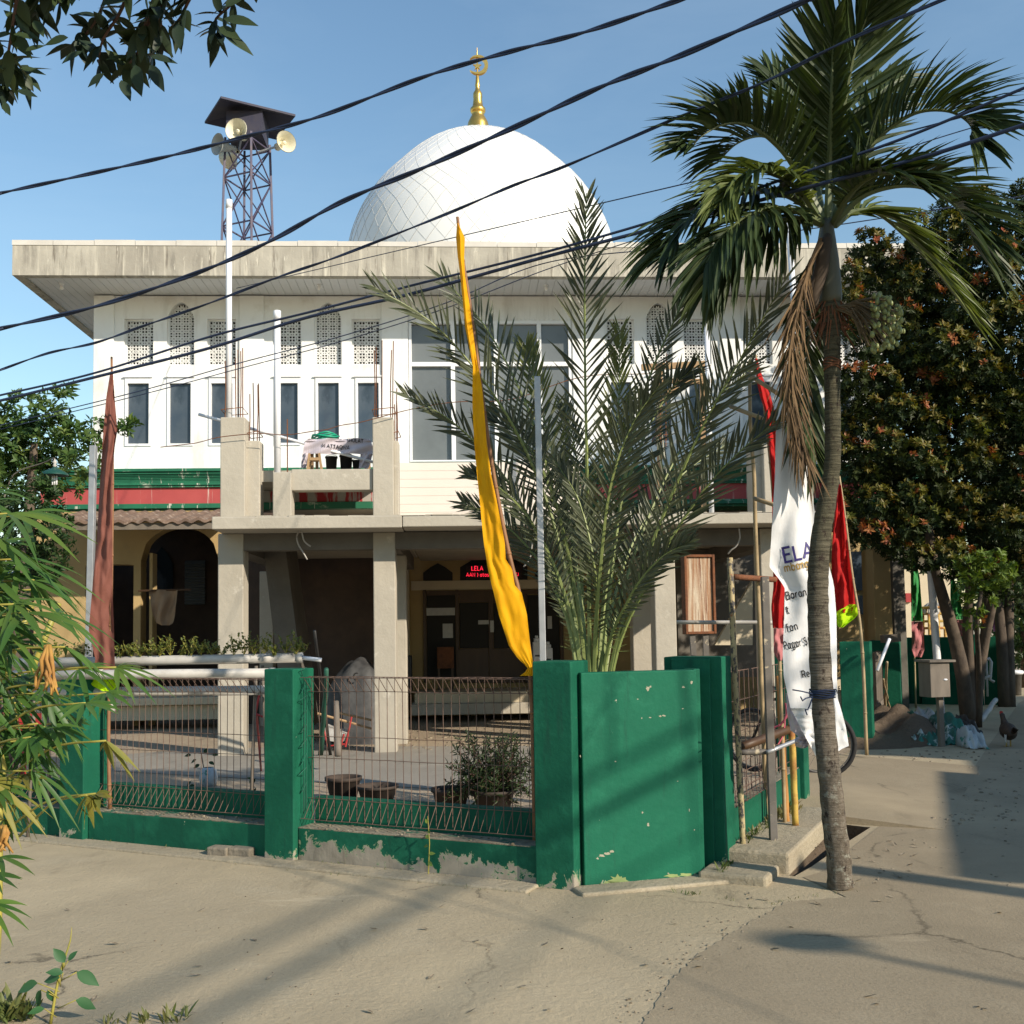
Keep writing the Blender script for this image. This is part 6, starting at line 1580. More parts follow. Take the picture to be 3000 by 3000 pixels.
def along(pts, step, n, h, z=0., prob=.7, spread=.03):
    for a, b in zip(pts, pts[1:]):
        L = (b - a).length; k = max(1, int(L / step))
        for i in range(k):
            if random.random() < prob: tuft(a.lerp(b, (i + random.random()) / k) + V((0, 0, z)), random.randint(max(1, n // 2), n), h * rnd(.5, 1.2), spread)
along([fp(-.2, -.02), fp(4.5, -.02)], .06, 4, .035, .018, .45)
along([fp(-.25, -.235), fp(2.4, -.235)], .05, 4, .03, 0, .45)
along([c0 - cn_ * .02, c1 - cn_ * .02], .05, 5, .05, .0, .5)
along([rp(-.3, -.03, .055), rp(0.0, -.03, .055)], .03, 8, .09, .0, .9)
along([rp(.3, -.03, .13), rp(1.9, -.03, .13)], .035, 8, .10, .0, .9, .04)
along([rp(1.2, -.06, .13), rp(1.95, -.1, .13)], .04, 8, .13, .0, .8, .06)
along([G(1950, 2610), G(2130, 2635), G(2200, 2660)], .05, 6, .05, 0, .7)
along([G(2190, 2665), G(2290, 2640), G(2400, 2625), G(2540, 2608)], .05, 5, .035, 0, .65)
along([G(2200, 2665), G(2130, 2730), G(2030, 2810), G(1960, 2880), G(1890, 2980)], .06, 3, .02, 0, .5, .05)
along([fp(.3, .1, .243), fp(1.9, .1, .243)], .08, 3, .05, 0, .4)
along([fp(2.0, .1, .243), fp(4, .1, .243)], .08, 3, .05, 0, .3)
tag(gr.build('grass_tufts', M['grass']), kind='stuff')
for (s, lab) in ((.78, 'thin weed with two pale leaves growing at the foot of the flaking base wall'),):
    m = MB(); p = fp(s, -.05, .018); m.tube([p, p + V((.01, 0, .2)), p + V((0, -.01, .38))], [.004, .003, .002], 4, 1)
    for k in range(6): bladeleaf(m, p + V((0, 0, .08 + .05 * k)), rvec() + V((0, 0, .3)), V((0, -1, .5)), .05, .025)
    tag(m.build('weed_plant', [M['weed_y'], M['stalk_y']], loc=p), lab, 'weed')
# dry litter and pebbles on the ground
lt = MB()
M['litter'] = mat('dry_litter', (0.12, 0.095, 0.06), (0.30, 0.25, 0.18), 30, 0.4, 0.6)
def pebble(p, r): lt.ball(p + V((0, 0, r * .3)), r, n=6, k=4, sc=(rnd(.7, 1.4), rnd(.7, 1.4), rnd(.4, .8)))
for i in range(150):
    x, y = rnd(0, 3000), rnd(2560, 3000)
    p = G(x, y); pebble(p, rnd(.002, .006))
for i in range(130):
    f = random.random(); p = G(lerp(2150, 1850, f) + rnd(-70, 70), lerp(2700, 3000, f) + rnd(-30, 30)); pebble(p, rnd(.003, .008))
for i in range(300): pebble(G(rnd(2550, 2990), rnd(2200, 2420)), rnd(.006, .022))
for i in range(120): pebble(rp(rnd(.2, 4.5), rnd(-2.2, -.9)), rnd(.004, .015))
for i in range(420): pebble(G(rnd(880, 1560), 2200 - abs(random.gauss(0, 38))), rnd(.008, .035))
for i in range(160): pebble(G(rnd(600, 1560), rnd(2195, 2330)), rnd(.006, .016))
for i in range(160): pebble(fp(rnd(0, 4), rnd(.0, .18), .243), rnd(.004, .012))
for i in range(90):
    p = G(rnd(0, 3000), rnd(2480, 3000), .004) if i < 45 else G(rnd(2150, 2700), rnd(2440, 2660), .004)
    if p.y > 6.5 and p.x < 1.2: continue
    bladeleaf(lt, p, V((rnd(-1, 1), rnd(-1, 1), .05)), V((rnd(-.3, .3), rnd(-.3, .3), 1)), rnd(.03, .07), rnd(.012, .026), -.2, 3)
tag(lt.build('ground_litter', M['litter']), kind='stuff')
# ------------------------------------------------------------------ loudspeaker tower on the roof
VT = 25.0
tq = lambda x, y, v=VT: (BL(x * .5176, y * .5176, v)[0], BL(x * .5176, y * .5176, v)[1])
tu, _ = tq(1402, 1000)
zt_top = tq(1402, 800)[1]; zt_bot = zET - .05
tower = thing('loudspeaker_tower', 'slender dark steel lattice tower with horn loudspeakers and small roof', 'tower', MQ @ V((tu, VT, zt_bot)))
rt, rbm = .56, .72
def leg(i, f):
    a = radians(20 + 90 * i); r = lerp(rbm, rt, f) * .98
    return V((tu + cos(a) * r * .95, VT + sin(a) * r, lerp(zt_bot, zt_top, f)))
for i in range(4):
    m = mb(); m.bar(leg(i, 0), leg(i, 1), .05, .05); m.build('leg', M['tower'], tower)
m = mb(); LV = [0, .30, .56, .80, .97]
for f0, f1 in zip(LV, LV[1:]):
    for i in range(4):
        j = (i + 1) % 4
        m.bar(leg(i, f1), leg(j, f1), .03, .03)
        m.bar(leg(i, f0), leg(j, f1), .025, .025); m.bar(leg(j, f0), leg(i, f1), .025, .025)
m.build('bracing', M['tower'], tower)
# roof: a shallow hipped sheet seen from below
near = V((tq(1280, 590)[0], 0, 0)); k = VT / FPX * .5176
cN = V((tu - .42, VT - .98, 0)); cL = V((tu - 1.08, VT + .25, 0)); cR = V((tu + 1.16, VT - .15, 0)); cF = V((tu + .5, VT + 1.08, 0))
zr = tq(1280, 660, VT)[1]
ap = V((tu + .05, VT + .05, zr + .28))
vs = [V((c.x, c.y, zr)) for c in (cN, cR, cF, cL)] + [ap] + [V((c.x, c.y, zr - .05)) for c in (cN, cR, cF, cL)] + [ap - V((0, 0, .06))]
m = mb(); m.add(vs, [(0, 1, 4), (1, 2, 4), (2, 3, 4), (3, 0, 4), (6, 5, 9), (7, 6, 9), (8, 7, 9), (5, 8, 9), (0, 5, 6, 1), (1, 6, 7, 2), (2, 7, 8, 3), (3, 8, 5, 0)])
m.build('roof', M['roof_dark'], tower)
m = mb(); m.box(tu - .42, tu + .42, VT - .42, VT + .42, zt_top - .02, zr - .06); m.build('cabinet', M['roof_dark'], tower)
def horn(cx, cy, dv, axis, R, L_, m_):
    u_, z_ = tq(cx, cy, VT + dv)
    c = V((u_, VT + dv, z_)); ax = V(axis).normalized()
    h = mb()
    h.lathe([(R, 0), (R * 1.02, -.015), (R * .97, -.02), (R * .62, -L_ * .35), (R * .42, -L_ * .7), (R * .34, -L_), (R * .36, -L_ * 1.25), (R * .12, -L_ * 1.27)], c, 24, axis=ax)
    h.lathe([(R * .985, -.004), (R * .6, -L_ * .34), (R * .4, -L_ * .66), (.01, -L_ * .68)], c, 24, axis=ax)
    o = h.build('horn', M[m_], tower, smooth=True)
    d = mb(); d.lathe([(.01, -L_ * .2), (R * .16, -L_ * .22), (R * .2, -L_ * .45), (R * .1, -L_ * .66)], c, 12, axis=ax); d.build('horn_bullet', M[m_], o, smooth=True)
    b = mb(); b.bar(c - ax * L_ * .9, V((tu + (.2 if u_ > tu else -.2), VT, z_ - .1)), .04, .04); b.build('bracket', M['galv'], o)
horn(1335, 731, -.85, (-.22, -1, -.06), .26, .38, 'horn')
horn(1622, 800, -.4, (.62, -.85, -.08), .25, .38, 'horn')
horn(1228, 815, -.5, (-.75, -.75, -.05), .25, .38, 'horn_grey')
horn(1290, 905, .5, (-.55, .62, -.08), .25, .36, 'horn')

# ------------------------------------------------------------------ pipes and reinforcement on the unfinished columns
def vpipe(x, y0, v, z0, r, label, lean=0):
    u_, zt_ = BL(x, y0, v)
    m = mb(); m.tube([(u_ + lean, v, z0), (u_, v, zt_ - .12), ], r, 14); m.tube([(u_, v, zt_ - .12), (u_, v, zt_)], r * 1.12, 14)
    return tag(m.build('pvc_pipe', M['pvc'], loc=MQ @ V((u_ + lean, v, z0)), smooth=False), label, 'pipe', 'white pipes standing on the porch columns')
zst = BL(680, 1222, 14.5)[1]
for o in (vpipe(671, 586, 14.62, zst, .041, 'tallest white pipe on the left, rising past the roof edge from a column stub'), vpipe(812, 911, 14.64, BL(812, 1383, 14.5)[1], .046, 'short white pipe left of the hose heap, standing on the low stub'),
          vpipe(2069, 908, 14.64, zT, .036, 'white pipe right of the date palm with its rounded top below the eave'), vpipe(2308, 605, 14.64, zT, .042, 'tall white pipe crossing the eave just left of the palm trunk', .15)): 
    for p in o.data.polygons: p.use_smooth = True
def rebars(xs, y0, ybase, v, label):
    u_, zb_ = BL(xs[0], ybase, v)
    t = thing('rebar_bundle', label, 'rebar', MQ @ V((u_, v, zb_)), 'rusty reinforcement bars sprouting from the columns')
    for i, x in enumerate(xs):
        u0, _ = BL(x, ybase, v); u1, z1 = BL(x + rnd(-3, 3), y0 + rnd(0, 60), v); dv = rnd(.02, .3)
        m = mb(); m.tube([(u0, v + dv, zb_ - .02), ((u0 + u1) / 2 + rnd(-.01, .01), v + dv, (zb_ + z1) / 2), (u1, v + dv, z1)], .0075, 5); m.build('bar', M['rust'], t)
    m = mb(); ua_, ub_ = BL(xs[0] - 4, ybase, v)[0], BL(xs[-1] + 4, ybase, v)[0]; z = BL(xs[0], ybase - 22, v)[1]
    m.tube([(ua_, v, z), (ub_, v, z + .03), (ub_ + .02, v + .3, z), (ua_, v + .3, z - .02), (ua_, v, z)], .006, 5); m.build('stirrup', M['rust'], t)
rebars([652, 657, 686, 691, 699, 706], 1000, 1222, 14.52, 'rusty bars around the foot of the tallest white pipe')
rebars([727, 731, 748, 751], 1105, 1291, 14.66, 'four rusty bars on the lower stub beside the tallest white pipe')
rebars([1095, 1099, 1116, 1142, 1149], 985, 1222, 14.52, 'rusty bars on the stub right of the draped table')
rebars([1155, 1159, 1163], 1120, 1291, 14.66, 'thin rusty bars on the low stub next to the glazing')
rebars([1925, 1935, 1946, 1957], 1020, 1300, 14.6, 'rusty bars behind the date palm fronds')
m = mb(); u_, z_ = BL(842, 1386, 14.6); m.tube([(u_, 14.6, z_ - .1), (u_, 14.6, BL(842, 1228, 14.6)[1])], .0085, 5); tag(m.build('rebar', M['rust'], loc=MQ @ V((u_, 14.6, z_))), 'single rusty bar right of the short white pipe', 'rebar')
m = mb(); a = BL(582, 1214, 15.1); b = BL(1089, 1347, 14.75); m.tube([(a[0], 15.1, a[1]), (b[0], 14.95, b[1])], .022, 8); tag(m.build('pvc_pipe', M['pvc'], loc=MQ @ V((a[0], 15.1, a[1])), smooth=True), 'white pipe lying slanted behind the column stubs on the balcony', 'pipe')
m = mb(); pts = [(470, 1310), (560, 1300), (590, 1294), (648, 1280), (760, 1270), (840, 1274), (925, 1262), (960, 1258), (1000, 1246), (1065, 1235), (1200, 1200), (1330, 1178), (1500, 1170), (1700, 1105), (1900, 1095)]
m.tube(spline([V((BL(x, y, 14.4)[0], 14.4, BL(x, y, 14.4)[1])) for x, y in pts], 60), .006, 4); tag(m.build('wire', M['rust'], loc=MQ @ V((-3, 14.4, 4.5))), 'thin loose wire sagging across the column stubs', 'wire')

# draped table and odds and ends on the balcony
VJ = 15.0
zfl = BL(980, 1374, 14.8)[1] - .02
tb = thing('work_table', 'low wooden work table under a printed cloth on the balcony', 'table', MQ @ V((BL(985, 1350, VJ)[0], VJ, zfl)))
r0 = rect(905, 1290, 1080, 1370, VJ); zt_ = r0[3] - .02
m = mb(); m.box(r0[0], r0[1], VJ, VJ + .6, zt_ - .03, zt_); m.build('tabletop', M['wood'], tb)
for (x, y) in ((r0[0] + .04, VJ + .04), (r0[1] - .04, VJ + .04), (r0[0] + .04, VJ + .56), (r0[1] - .04, VJ + .56)):
    m = mb(); m.box(x - .02, x + .02, y - .02, y + .02, zfl, zt_ - .031); m.build('leg', M['wood'], tb)
def clothB(name, rows, v, m_, fold=.03, k=2.2, ph=0.):
    m = MB(); y0, y1 = rows[0][0], rows[-1][0]
    Dv = lambda x: v
    def pt(s, t):
        y = lerp(y0, y1, t); xl, xr = interp(rows, y); x = lerp(xl, xr, s)
        u_, z_ = BL(x, y, v); return MQ @ V((u_, v + fold * sin(2 * pi * (k * s + .2 * t) + ph) + .5 * fold * sin(9 * t + 14 * s), z_))
    nx, ny = 30, 16
    vs = [pt(i / nx, j / ny) for j in range(ny + 1) for i in range(nx + 1)]
    m.add(vs, [(j * (nx + 1) + i, j * (nx + 1) + i + 1, (j + 1) * (nx + 1) + i + 1, (j + 1) * (nx + 1) + i) for j in range(ny) for i in range(nx)])
    return m, pt
rowsT = [(1285, 905, 1082), (1292, 893, 1088), (1318, 888, 1092), (1330, 886, 1091)]
tc_ = thing('printed_cloth', 'grey lilac printed banner cloth draped over the balcony table', 'cloth', MQ @ V((BL(985, 1300, VJ)[0], VJ, zt_)))
m, ptT = clothB('cloth', rowsT, VJ - .04, 'greycloth'); 
ua_, ub_ = BL(895, 1286, VJ)[0], BL(1085, 1286, VJ)[0]
M2 = mb(); M2.box(ua_, ub_, VJ - .03, VJ + .62, zt_ + .004, zt_ + .014); m.v += M2.v; b0 = len(m.v) - len(M2.v); m.f += [[i + b0 for i in f] for f in M2.f]; m.m += M2.m
m.build('cloth', M['greycloth'], tc_, smooth=False)
for (x0, x1, y1) in ((886, 908, 1372), (1056, 1092, 1372)):
    m, _ = clothB('c', [(1328, x0, x1), (1350, x0 - 3, x1 - 4), (y1, x0 - 6, x1 - 12)], VJ - .03, 'greycloth', .03, 1.4, x0); m.build('hanging_corner', M['greycloth'], tc_)
def onT(x, y, i=0):
    t = min(1, max(0, (y - rowsT[0][0]) / (rowsT[-1][0] - rowsT[0][0]))); xl, xr = interp(rowsT, y)
    p = ptT((x - xl) / (xr - xl), t); return p - (p - EYE).normalized() * (.010 + .0006 * i)
m = MB(); text_px('M ATTAQWA', 944, 1311, 10.5, radians(4), onT, m, .19); text_px('SHOLAT', 1016, 1295, 10, radians(3), onT, m, .19); m.build('print', M['blackink'], tc_)
m = mb(); u_, z_ = BL(952, 1280, VJ + .25)
for k in range(11):
    rr = rnd(.13, .2); cz = zt_ + .03 + k * .012
    m.tube([V((u_ + cos(a) * rr * 1.0 + .02 * sin(k), VJ + .25 + sin(a) * rr * .9, cz + .02 * sin(2 * a + k))) for a in [2 * pi * i / 20 for i in range(21)]], .011, 6)
tag(m.build('garden_hose', M['greenhose'], loc=MQ @ V((u_, VJ + .25, zt_)), smooth=True), 'coiled green hose lying on the draped table', 'hose')
for (x0, x1, yt, lab) in ((950, 985, 1334, 'dark bucket in the middle below the draped table'), (992, 1030, 1330, 'larger grey dark bucket below the draped table'), (1030, 1056, 1345, 'low dark basin at the right under the draped table')):
    r0 = rect(x0, yt, x1, 1370, VJ + .15); rr = (r0[1] - r0[0]) / 2; c = ((r0[0] + r0[1]) / 2, VJ + .2 + rr, zfl)
    t = thing('bucket', lab, 'bucket', MQ @ V(c), 'dark buckets under the table'); h = r0[3] - zfl
    m = mb(); m.lathe([(.001, 0.003), (rr * .8, .003), (rr, h), (rr * 1.08, h), (rr * 1.08, h - .02), (rr * .94, h - .02), (rr * .75, .02), (.001, .02)], c, 18); m.build('bucket_body', M['black'], t, smooth=True)
    m = mb(); m.tube([V((c[0] + cos(a) * rr, c[1], c[2] + h + sin(a) * .03)) for a in [pi * i / 10 for i in range(11)]], .004, 5); m.build('handle', M['galv'], t)
ch = thing('wooden_stool', 'small pale wooden stool leaning against the balcony table', 'stool', MQ @ V((BL(918, 1370, VJ - .1)[0], VJ - .2, zfl)))
r0 = rect(902, 1330, 943, 1372, VJ - .15)
m = mb(); m.box(r0[0] + .03, r0[1] - .03, VJ - .22, VJ - .08, r0[3] - .1, r0[3] - .06); m.build('seat', M['wood'], ch)
for (x, dx) in ((r0[0], .03), (r0[1], -.03)):
    m = mb(); m.bar((x, VJ - .2, zfl), (x + dx, VJ - .2, r0[3]), .03, .03); m.build('leg', M['wood'], ch)
    m = mb(); m.bar((x, VJ - .1, zfl), (x + dx, VJ - .1, r0[3] - .1), .03, .03); m.build('leg', M['wood'], ch)
# trestle of planks behind the date palm on the right
tr = thing('plank_trestle', 'raw timber trestle half hidden behind the right hand date fronds', 'trestle', MQ @ V((BL(1950, 1300, 15.2)[0], 15.2, zT)))
for (x0, y0, x1, y1, w_) in ((1880, 1076, 2080, 1066, .09), (1940, 1115, 2090, 1118, .07), (1930, 1180, 1985, 1130, .09), (1935, 1070, 1932, 1500, .07), (2060, 1070, 2062, 1500, .07)):
    a, b = BL(x0, y0, 15.2), BL(x1, y1, 15.2); m = mb(); m.bar((a[0], 15.2 + rnd(0, .1), a[1]), (b[0], 15.2, b[1]), w_, .05, up=V((0, 1, 0))); m.build('plank', M['wood'], tr)

# ------------------------------------------------------------------ porch
def hang(pts, label):
    m = mb(); m.tube(spline([V((BL(x, y, 14.2)[0], 14.2 + .04 * i, BL(x, y, 14.2)[1])) for i, (x, y) in enumerate(pts)], 14), .011, 6)
    return tag(m.build('hanging_cable', M['pvc_dirty'], loc=MQ @ V((BL(*pts[0], 14.2)[0], 14.2, zB)), smooth=True), label, 'cable', 'cable ends hanging from the porch slab')
hang([(878, 1552), (868, 1572), (872, 1595), (884, 1616), (895, 1637)], 'cable end hooked left under the slab above the hydroponic pipes')
hang([(883, 1552), (888, 1580), (897, 1592), (906, 1598)], 'short curly cable end next to another under the left slab')
hang([(1566, 1560), (1560, 1590), (1556, 1625), (1548, 1645), (1536, 1658)], 'cable end hanging between yellow flag and steel post')
hang([(2165, 1548), (2170, 1575), (2162, 1598), (2148, 1610), (2142, 1620)], 'cable end hanging above the flaking pipe')
ld = thing('led_sign', 'dark running text board with red letters above the mosque door', 'sign', MQ @ V((BL(1445, 1690, VD)[0], VD - .1, BL(1445, 1690, VD)[1])))
r0 = rect(1366, 1655, 1530, 1694, VD - .12); m = mb(); m.box(r0[0], r0[1], VD - .12, VD - .03, r0[2], r0[3]); m.build('display', M['ledboard'], ld)
onL = lambda x, y, i=0: MQ @ V((BL(x, y, VD - .12)[0], VD - .124 - .0005 * i, BL(x, y, VD - .12)[1]))
m = MB(); text_px('LELA', 1381, 1671, 12, 0, onL, m, .15); text_px('S', 1488, 1668, 11, 0, onL, m, .15); text_px('AAN ) atas', 1366, 1689, 10.5, 0, onL, m, .14); text_px('7J', 1508, 1687, 9, 0, onL, m, .15)
m.build('letters', M['led'], ld)
def paper(x0, y0, x1, y1, label, name='paper_notice', v=VD - .04):
    m = mb(); pb(m, x0, y0, x1, y1, v, 0, .006); return tag(m.build(name, M['paper'], loc=MQ @ V((BL(x0, y0, v)[0], v, BL(x0, y0, v)[1]))), label, 'notice')
paper(1248, 1781, 1333, 1803, 'wide white notice strip at the top of the left door pane')
paper(1297, 1827, 1327, 1869, 'square white notice on the left door pane')
paper(1401, 1817, 1432, 1829, 'small horizontal notice on the door behind the yellow flag', v=VD - .075)
paper(1436, 1818, 1447, 1852, 'small upright notice on the door frame left of the yellow flag', v=VD - .085)
paper(1604, 1805, 1617, 1842, 'narrow pale notice right of the central steel post')
pd = thing('wooden_lectern', 'small orange brown lectern standing behind the left door pane', 'lectern', MQ @ V((BL(1305, 1980, VD - .3)[0], VD - .3, .5)))
r0 = rect(1281, 1896, 1330, 2020, VD - .35); m = mb(); m.box(r0[0], r0[1], VD - .35, VD - .12, r0[2] + .4, r0[3]); m.build('cabinet', M['rust'], pd)
for x in (r0[0] + .03, r0[1] - .03):
    m = mb(); m.box(x - .02, x + .02, VD - .33, VD - .29, r0[2], r0[2] + .399); m.build('leg', M['wood_dark'], pd)
m = mb(); r0 = rect(1175, 1921, 1206, 2026, 19.25); m.box(r0[0], r0[1], 19.25, 19.55, r0[2], r0[3]); tag(m.build('speaker_box', M['black'], loc=MQ @ V((r0[0], 19.25, r0[2])), bevel=.015), 'black upright box standing by the second porch column', 'box')
for (x0, x1, yt, lab) in ((1563, 1586, 1862, 'white donation box with black slots left of the central steel post'), (1594, 1620, 1880, 'white donation box with black slots right of the central steel post')):
    t = thing('donation_box', lab, 'box', MQ @ V((BL(x0, 2020, 19.9)[0], 19.9, .5)), 'white boxes beside the mosque door')
    r0 = rect(x0, yt, x1, 2024, 19.9); m = mb(); w_ = r0[1] - r0[0]
    m.box(r0[0], r0[1], 19.9, 20.15, r0[2], r0[3] - .12); m.box(r0[0] + w_ * .15, r0[1] - w_ * .15, 19.94, 20.1, r0[3] - .12, r0[3] - .05); m.box(r0[0] + w_ * .3, r0[1] - w_ * .3, 19.97, 20.08, r0[3] - .05, r0[3])
    m.build('cabinet', M['pvc'], t, bevel=.01)
    m = mb()
    for z in (.36, .62): m.box(r0[0] + w_ * .2, r0[1] - w_ * .2, 19.895, 19.8995, lerp(r0[2], r0[3], z), lerp(r0[2], r0[3], z) + .03)
    m.build('slot', M['black'], t)
lm, _ = clothB('laundry', [(1728, 436, 520), (1760, 440, 520), (1800, 446, 514), (1825, 455, 510), (1832, 470, 500)], 18.9, 'cream', .05, 1.6)
M['laundry'] = mat('beige_cloth', (0.30, 0.20, 0.12), (0.24, 0.16, 0.10), 3)
tag(lm.build('hanging_cloth', M['laundry'], loc=MQ @ V((BL(475, 1728, 18.9)[0], 18.9, BL(475, 1728, 18.9)[1])), smooth=True), 'beige cloth slung across the arch of the left wing', 'cloth')
m = mb(); a, b = BL(405, 1731, 18.92), BL(560, 1727, 18.92); m.tube([(a[0], 18.92, a[1]), (b[0], 18.92, b[1])], .02, 6); tag(m.build('rail', M['wood_dark'], loc=MQ @ V((a[0], 18.92, a[1]))), 'dark rail holding the beige cloth in the left arch', 'rail')
# green lamp at the left corner
lp = thing('hanging_lamp', 'green shaded lamp with a white bulb in front of the shrub at the cornice end', 'lamp', P(160, 1390, 13.5))
c = P(160, 1390, 13.5); k = 13.5 / FPX
m = MB(); m.lathe([(39 * k, -3 * k), (37 * k, 3 * k), (22 * k, 12 * k), (8 * k, 18 * k), (5 * k, 22 * k)], c, 24); m.lathe([(38 * k, -3.5 * k), (20 * k, 9 * k), (2 * k, 14 * k)], c, 24); m.build('lamp_shade', M['lampgreen'], lp, smooth=True)
m = MB(); m.lathe([(3 * k, 22 * k), (6 * k, 26 * k), (3 * k, 32 * k), (7 * k, 36 * k), (3 * k, 42 * k), (2 * k, 46 * k)], c, 12); m.build('lamp_neck', M['pvc_dirty'], lp, smooth=True)
m = MB(); m.tube(spline([c + V((0, 0, 44 * k)), c + V((-10 * k, .05, 50 * k)), c + V((-60 * k, .25, 44 * k)), c + V((-160 * k, .4, 20 * k)), V((c.x - 200 * k, c.y + .5, c.z - 40 * k))], 14), 2 * k, 6); m.tube([V((c.x - 200 * k, c.y + .5, c.z - 40 * k)), V((c.x - 200 * k, c.y + .5, 0))], 4 * k, 8); m.build('lamp_arm', M['wood_grey'], lp, smooth=True)
for dx in (-6, 0, 6):
    m = MB(); m.tube([c + V((dx * k, 0, -2 * k)), c + V((dx * k, 0, -31 * k))], 2.6 * k, 8); m.build('bulb', M['bulb'], lp, smooth=True)

# ------------------------------------------------------------------ yard, left part
DH = 8.75
hp = thing('hydroponic_rack', 'rack of thick white planting pipes behind the left fence mesh', 'rack', V((P(600, 2200, DH).x, DH, 0)))
def hpipe(x0, y0, x1, y1, D, r, capx=True):
    m = MB(); a, b = P(x0, y0, D), P(x1, y1, D); d = (b - a).normalized()
    m.tube([a, b], r, 16); m.tube([b - d * .03, b + d * .02], r * 1.12, 16); m.tube([a.lerp(b, .33) - d * .03, a.lerp(b, .33) + d * .03], r * 1.08, 16)
    return m.build('pipe', M['pvc_dirty'], hp, smooth=True)
hpipe(40, 1943, 880, 1927, DH, mt(14, DH)); hpipe(40, 1978, 800, 1972, DH - .28, mt(13.5, DH)); hpipe(60, 2030, 800, 2022, DH - .1, mt(14, DH)); hpipe(60, 2078, 330, 2074, DH + .3, mt(13, DH))
m = MB(); m.tube([P(878, 1928, DH), P(890, 1927, DH)], .012, 8); m.tube([P(884, 1927, DH), P(942, 1934, DH)], .018, 10); m.build('outlet', M['pvc'], hp, smooth=True)
for x in (120, 760):
    m = MB(); 
    for dx in (-.06, .06): m.tube([V((P(x, 2000, DH).x + dx, DH + dx * 1.2, 0)), P(x, 1950, DH) + V((dx * .2, dx, 0))], .014, 8)
    m.build('stand', M['wood_grey'], hp, smooth=True)
M['mint'] = leafmat('herb_leaf', (0.08, 0.11, 0.018), (0.17, 0.17, 0.03), (0.07, 0.12, 0.02), trans=.3)
for i, x in enumerate([110, 170, 240, 300, 352, 385, 412, 440, 468, 500, 530, 560, 590, 620, 650, 685, 715, 745, 775, 805, 838, 868, 885]):
    y = lerp(1940, 1926, x / 900) - 10; h = rnd(34, 66) if x not in (685, 715, 868) else rnd(62, 78)
    c = P(x, y, DH + rnd(-.05, .05)); m = MB()
    for s in range(8):
        tip = c + V((mt(rnd(-26, 26), DH), rnd(-.09, .09), mt(h * rnd(.5, 1), DH)))
        m.tube([c, c.lerp(tip, .5) + rvec() * .01, tip], [.0022, .0018, .001], 3, 1, caps=False)
        for q in range(9):
            p = c.lerp(tip, .25 + .75 * q / 8); bladeleaf(m, p, rvec() + V((0, 0, .3)), V((0, -.3, 1)) + rvec() * .5, rnd(.022, .036), rnd(.014, .022), .1, 3)
    tag(m.build('herb_plant', [M['mint'], M['stalk_y']], loc=c), 'small yellowish green herb growing from the top planting pipe', 'herb', 'herbs along the top planting pipe')
def pot(cx, ytop, ybot, w_, lab, D=None, group='dark pots behind the front mesh'):
    g = G(cx, ybot, .02); r = mt(w_ / 2, g.y); c = V((g.x, g.y + r, 0.008)); h = P(cx, ytop, c.y - 0).z - .008
    t = thing('plant_pot', lab, 'pot', c, group)
    m = MB(); m.lathe([(.001, .002), (r * .72, .002), (r * .96, h * .84), (r * 1.05, h * .85), (r * 1.06, h), (r * .98, h), (r * .93, h * .86), (r * .9, h * .7)], c, 26); m.build('pot_body', M['pot'], t, smooth=True)
    m = MB(); m.lathe([(r * .9, h * .7), (.001, h * .74)], c, 20); m.build('soil', M['soil'], t)
    return c, r, h
pot(998, 2275, 2352, 104, 'empty dark pot tipped lowest left of the row behind the front mesh')
pot(1098, 2300, 2362, 120, 'broad empty dark pot in the second place behind the front mesh')
pot(1318, 2308, 2380, 112, 'dark pot left of the leafy bush')
cB, rB, hB = pot(1445, 2312, 2385, 128, 'dark pot holding the bushy shrub beside the corner pillar')
M['shrub'] = leafmat('narrow_shrub_leaf', (0.018, 0.036, 0.014), (0.045, 0.07, 0.022), trans=.2)
sb = thing('potted_shrub', 'bushy dark shrub with narrow curling leaves next to the corner pillar', 'shrub', cB + V((0, 0, hB)))
m = MB(); tm = MB()
for i in range(210):
    tx, ty = rnd(-1, 1), rnd(-.15, 1)
    if tx * tx + (ty - .3) ** 2 > .8: continue
    tip = V((P(1440 + tx * 150, 2330, cB.y).x, cB.y + rnd(-.28, .28), P(1440, 2330 - ty * 190, cB.y).z)); b0 = cB + V((rnd(-.05, .05), rnd(-.05, .05), hB * .75))
    mid = b0.lerp(tip, .55) + V((0, 0, .05)) + rvec() * .05; sp = spline([b0, mid, tip], 8); tm.tube(sp, [lerp(.006, .002, q / 7) for q in range(8)], 4, caps=False)
    for q in range(2, 8):
        for _ in range(4): bladeleaf(m, sp[q], (sp[q] - sp[q - 1]).normalized() * .5 + rvec() + V((0, 0, .2)), rvec(), rnd(.05, .085), .012, rnd(-.2, .5), 4)
m.build('leaves', M['shrub'], sb); tm.build('stems', M['twig'], sb)
sp_t = thing('seedling', 'small dark leaved seedling in a pale bag behind the left mesh', 'plant', G(600, 2300))
g0 = G(600, 2305); m = MB(); m.tube([g0 + V((0, 0, .1)), P(595, 2240, g0.y), P(588, 2200, g0.y)], .006, 5, 1)
for (x, y, dx, dy) in ((560, 2212, -1, .1), (575, 2225, -.8, .5), (600, 2208, .3, -.9), (622, 2212, 1, -.1), (585, 2240, -.8, .4), (612, 2232, .9, .4), (600, 2250, .5, .8), (560, 2290, -.5, .5), (570, 2300, -.6, .2)):
    p = P(x, y, g0.y); bladeleaf(m, p, P(x + dx * 50, y + dy * 50, g0.y + rnd(-.05, .05)) - p, V((rnd(-.4, .4), -.7, .7)), .07, .045, .1)
m.build('leaves', [M['leaf_dark'], M['twig']], sp_t, smooth=True)
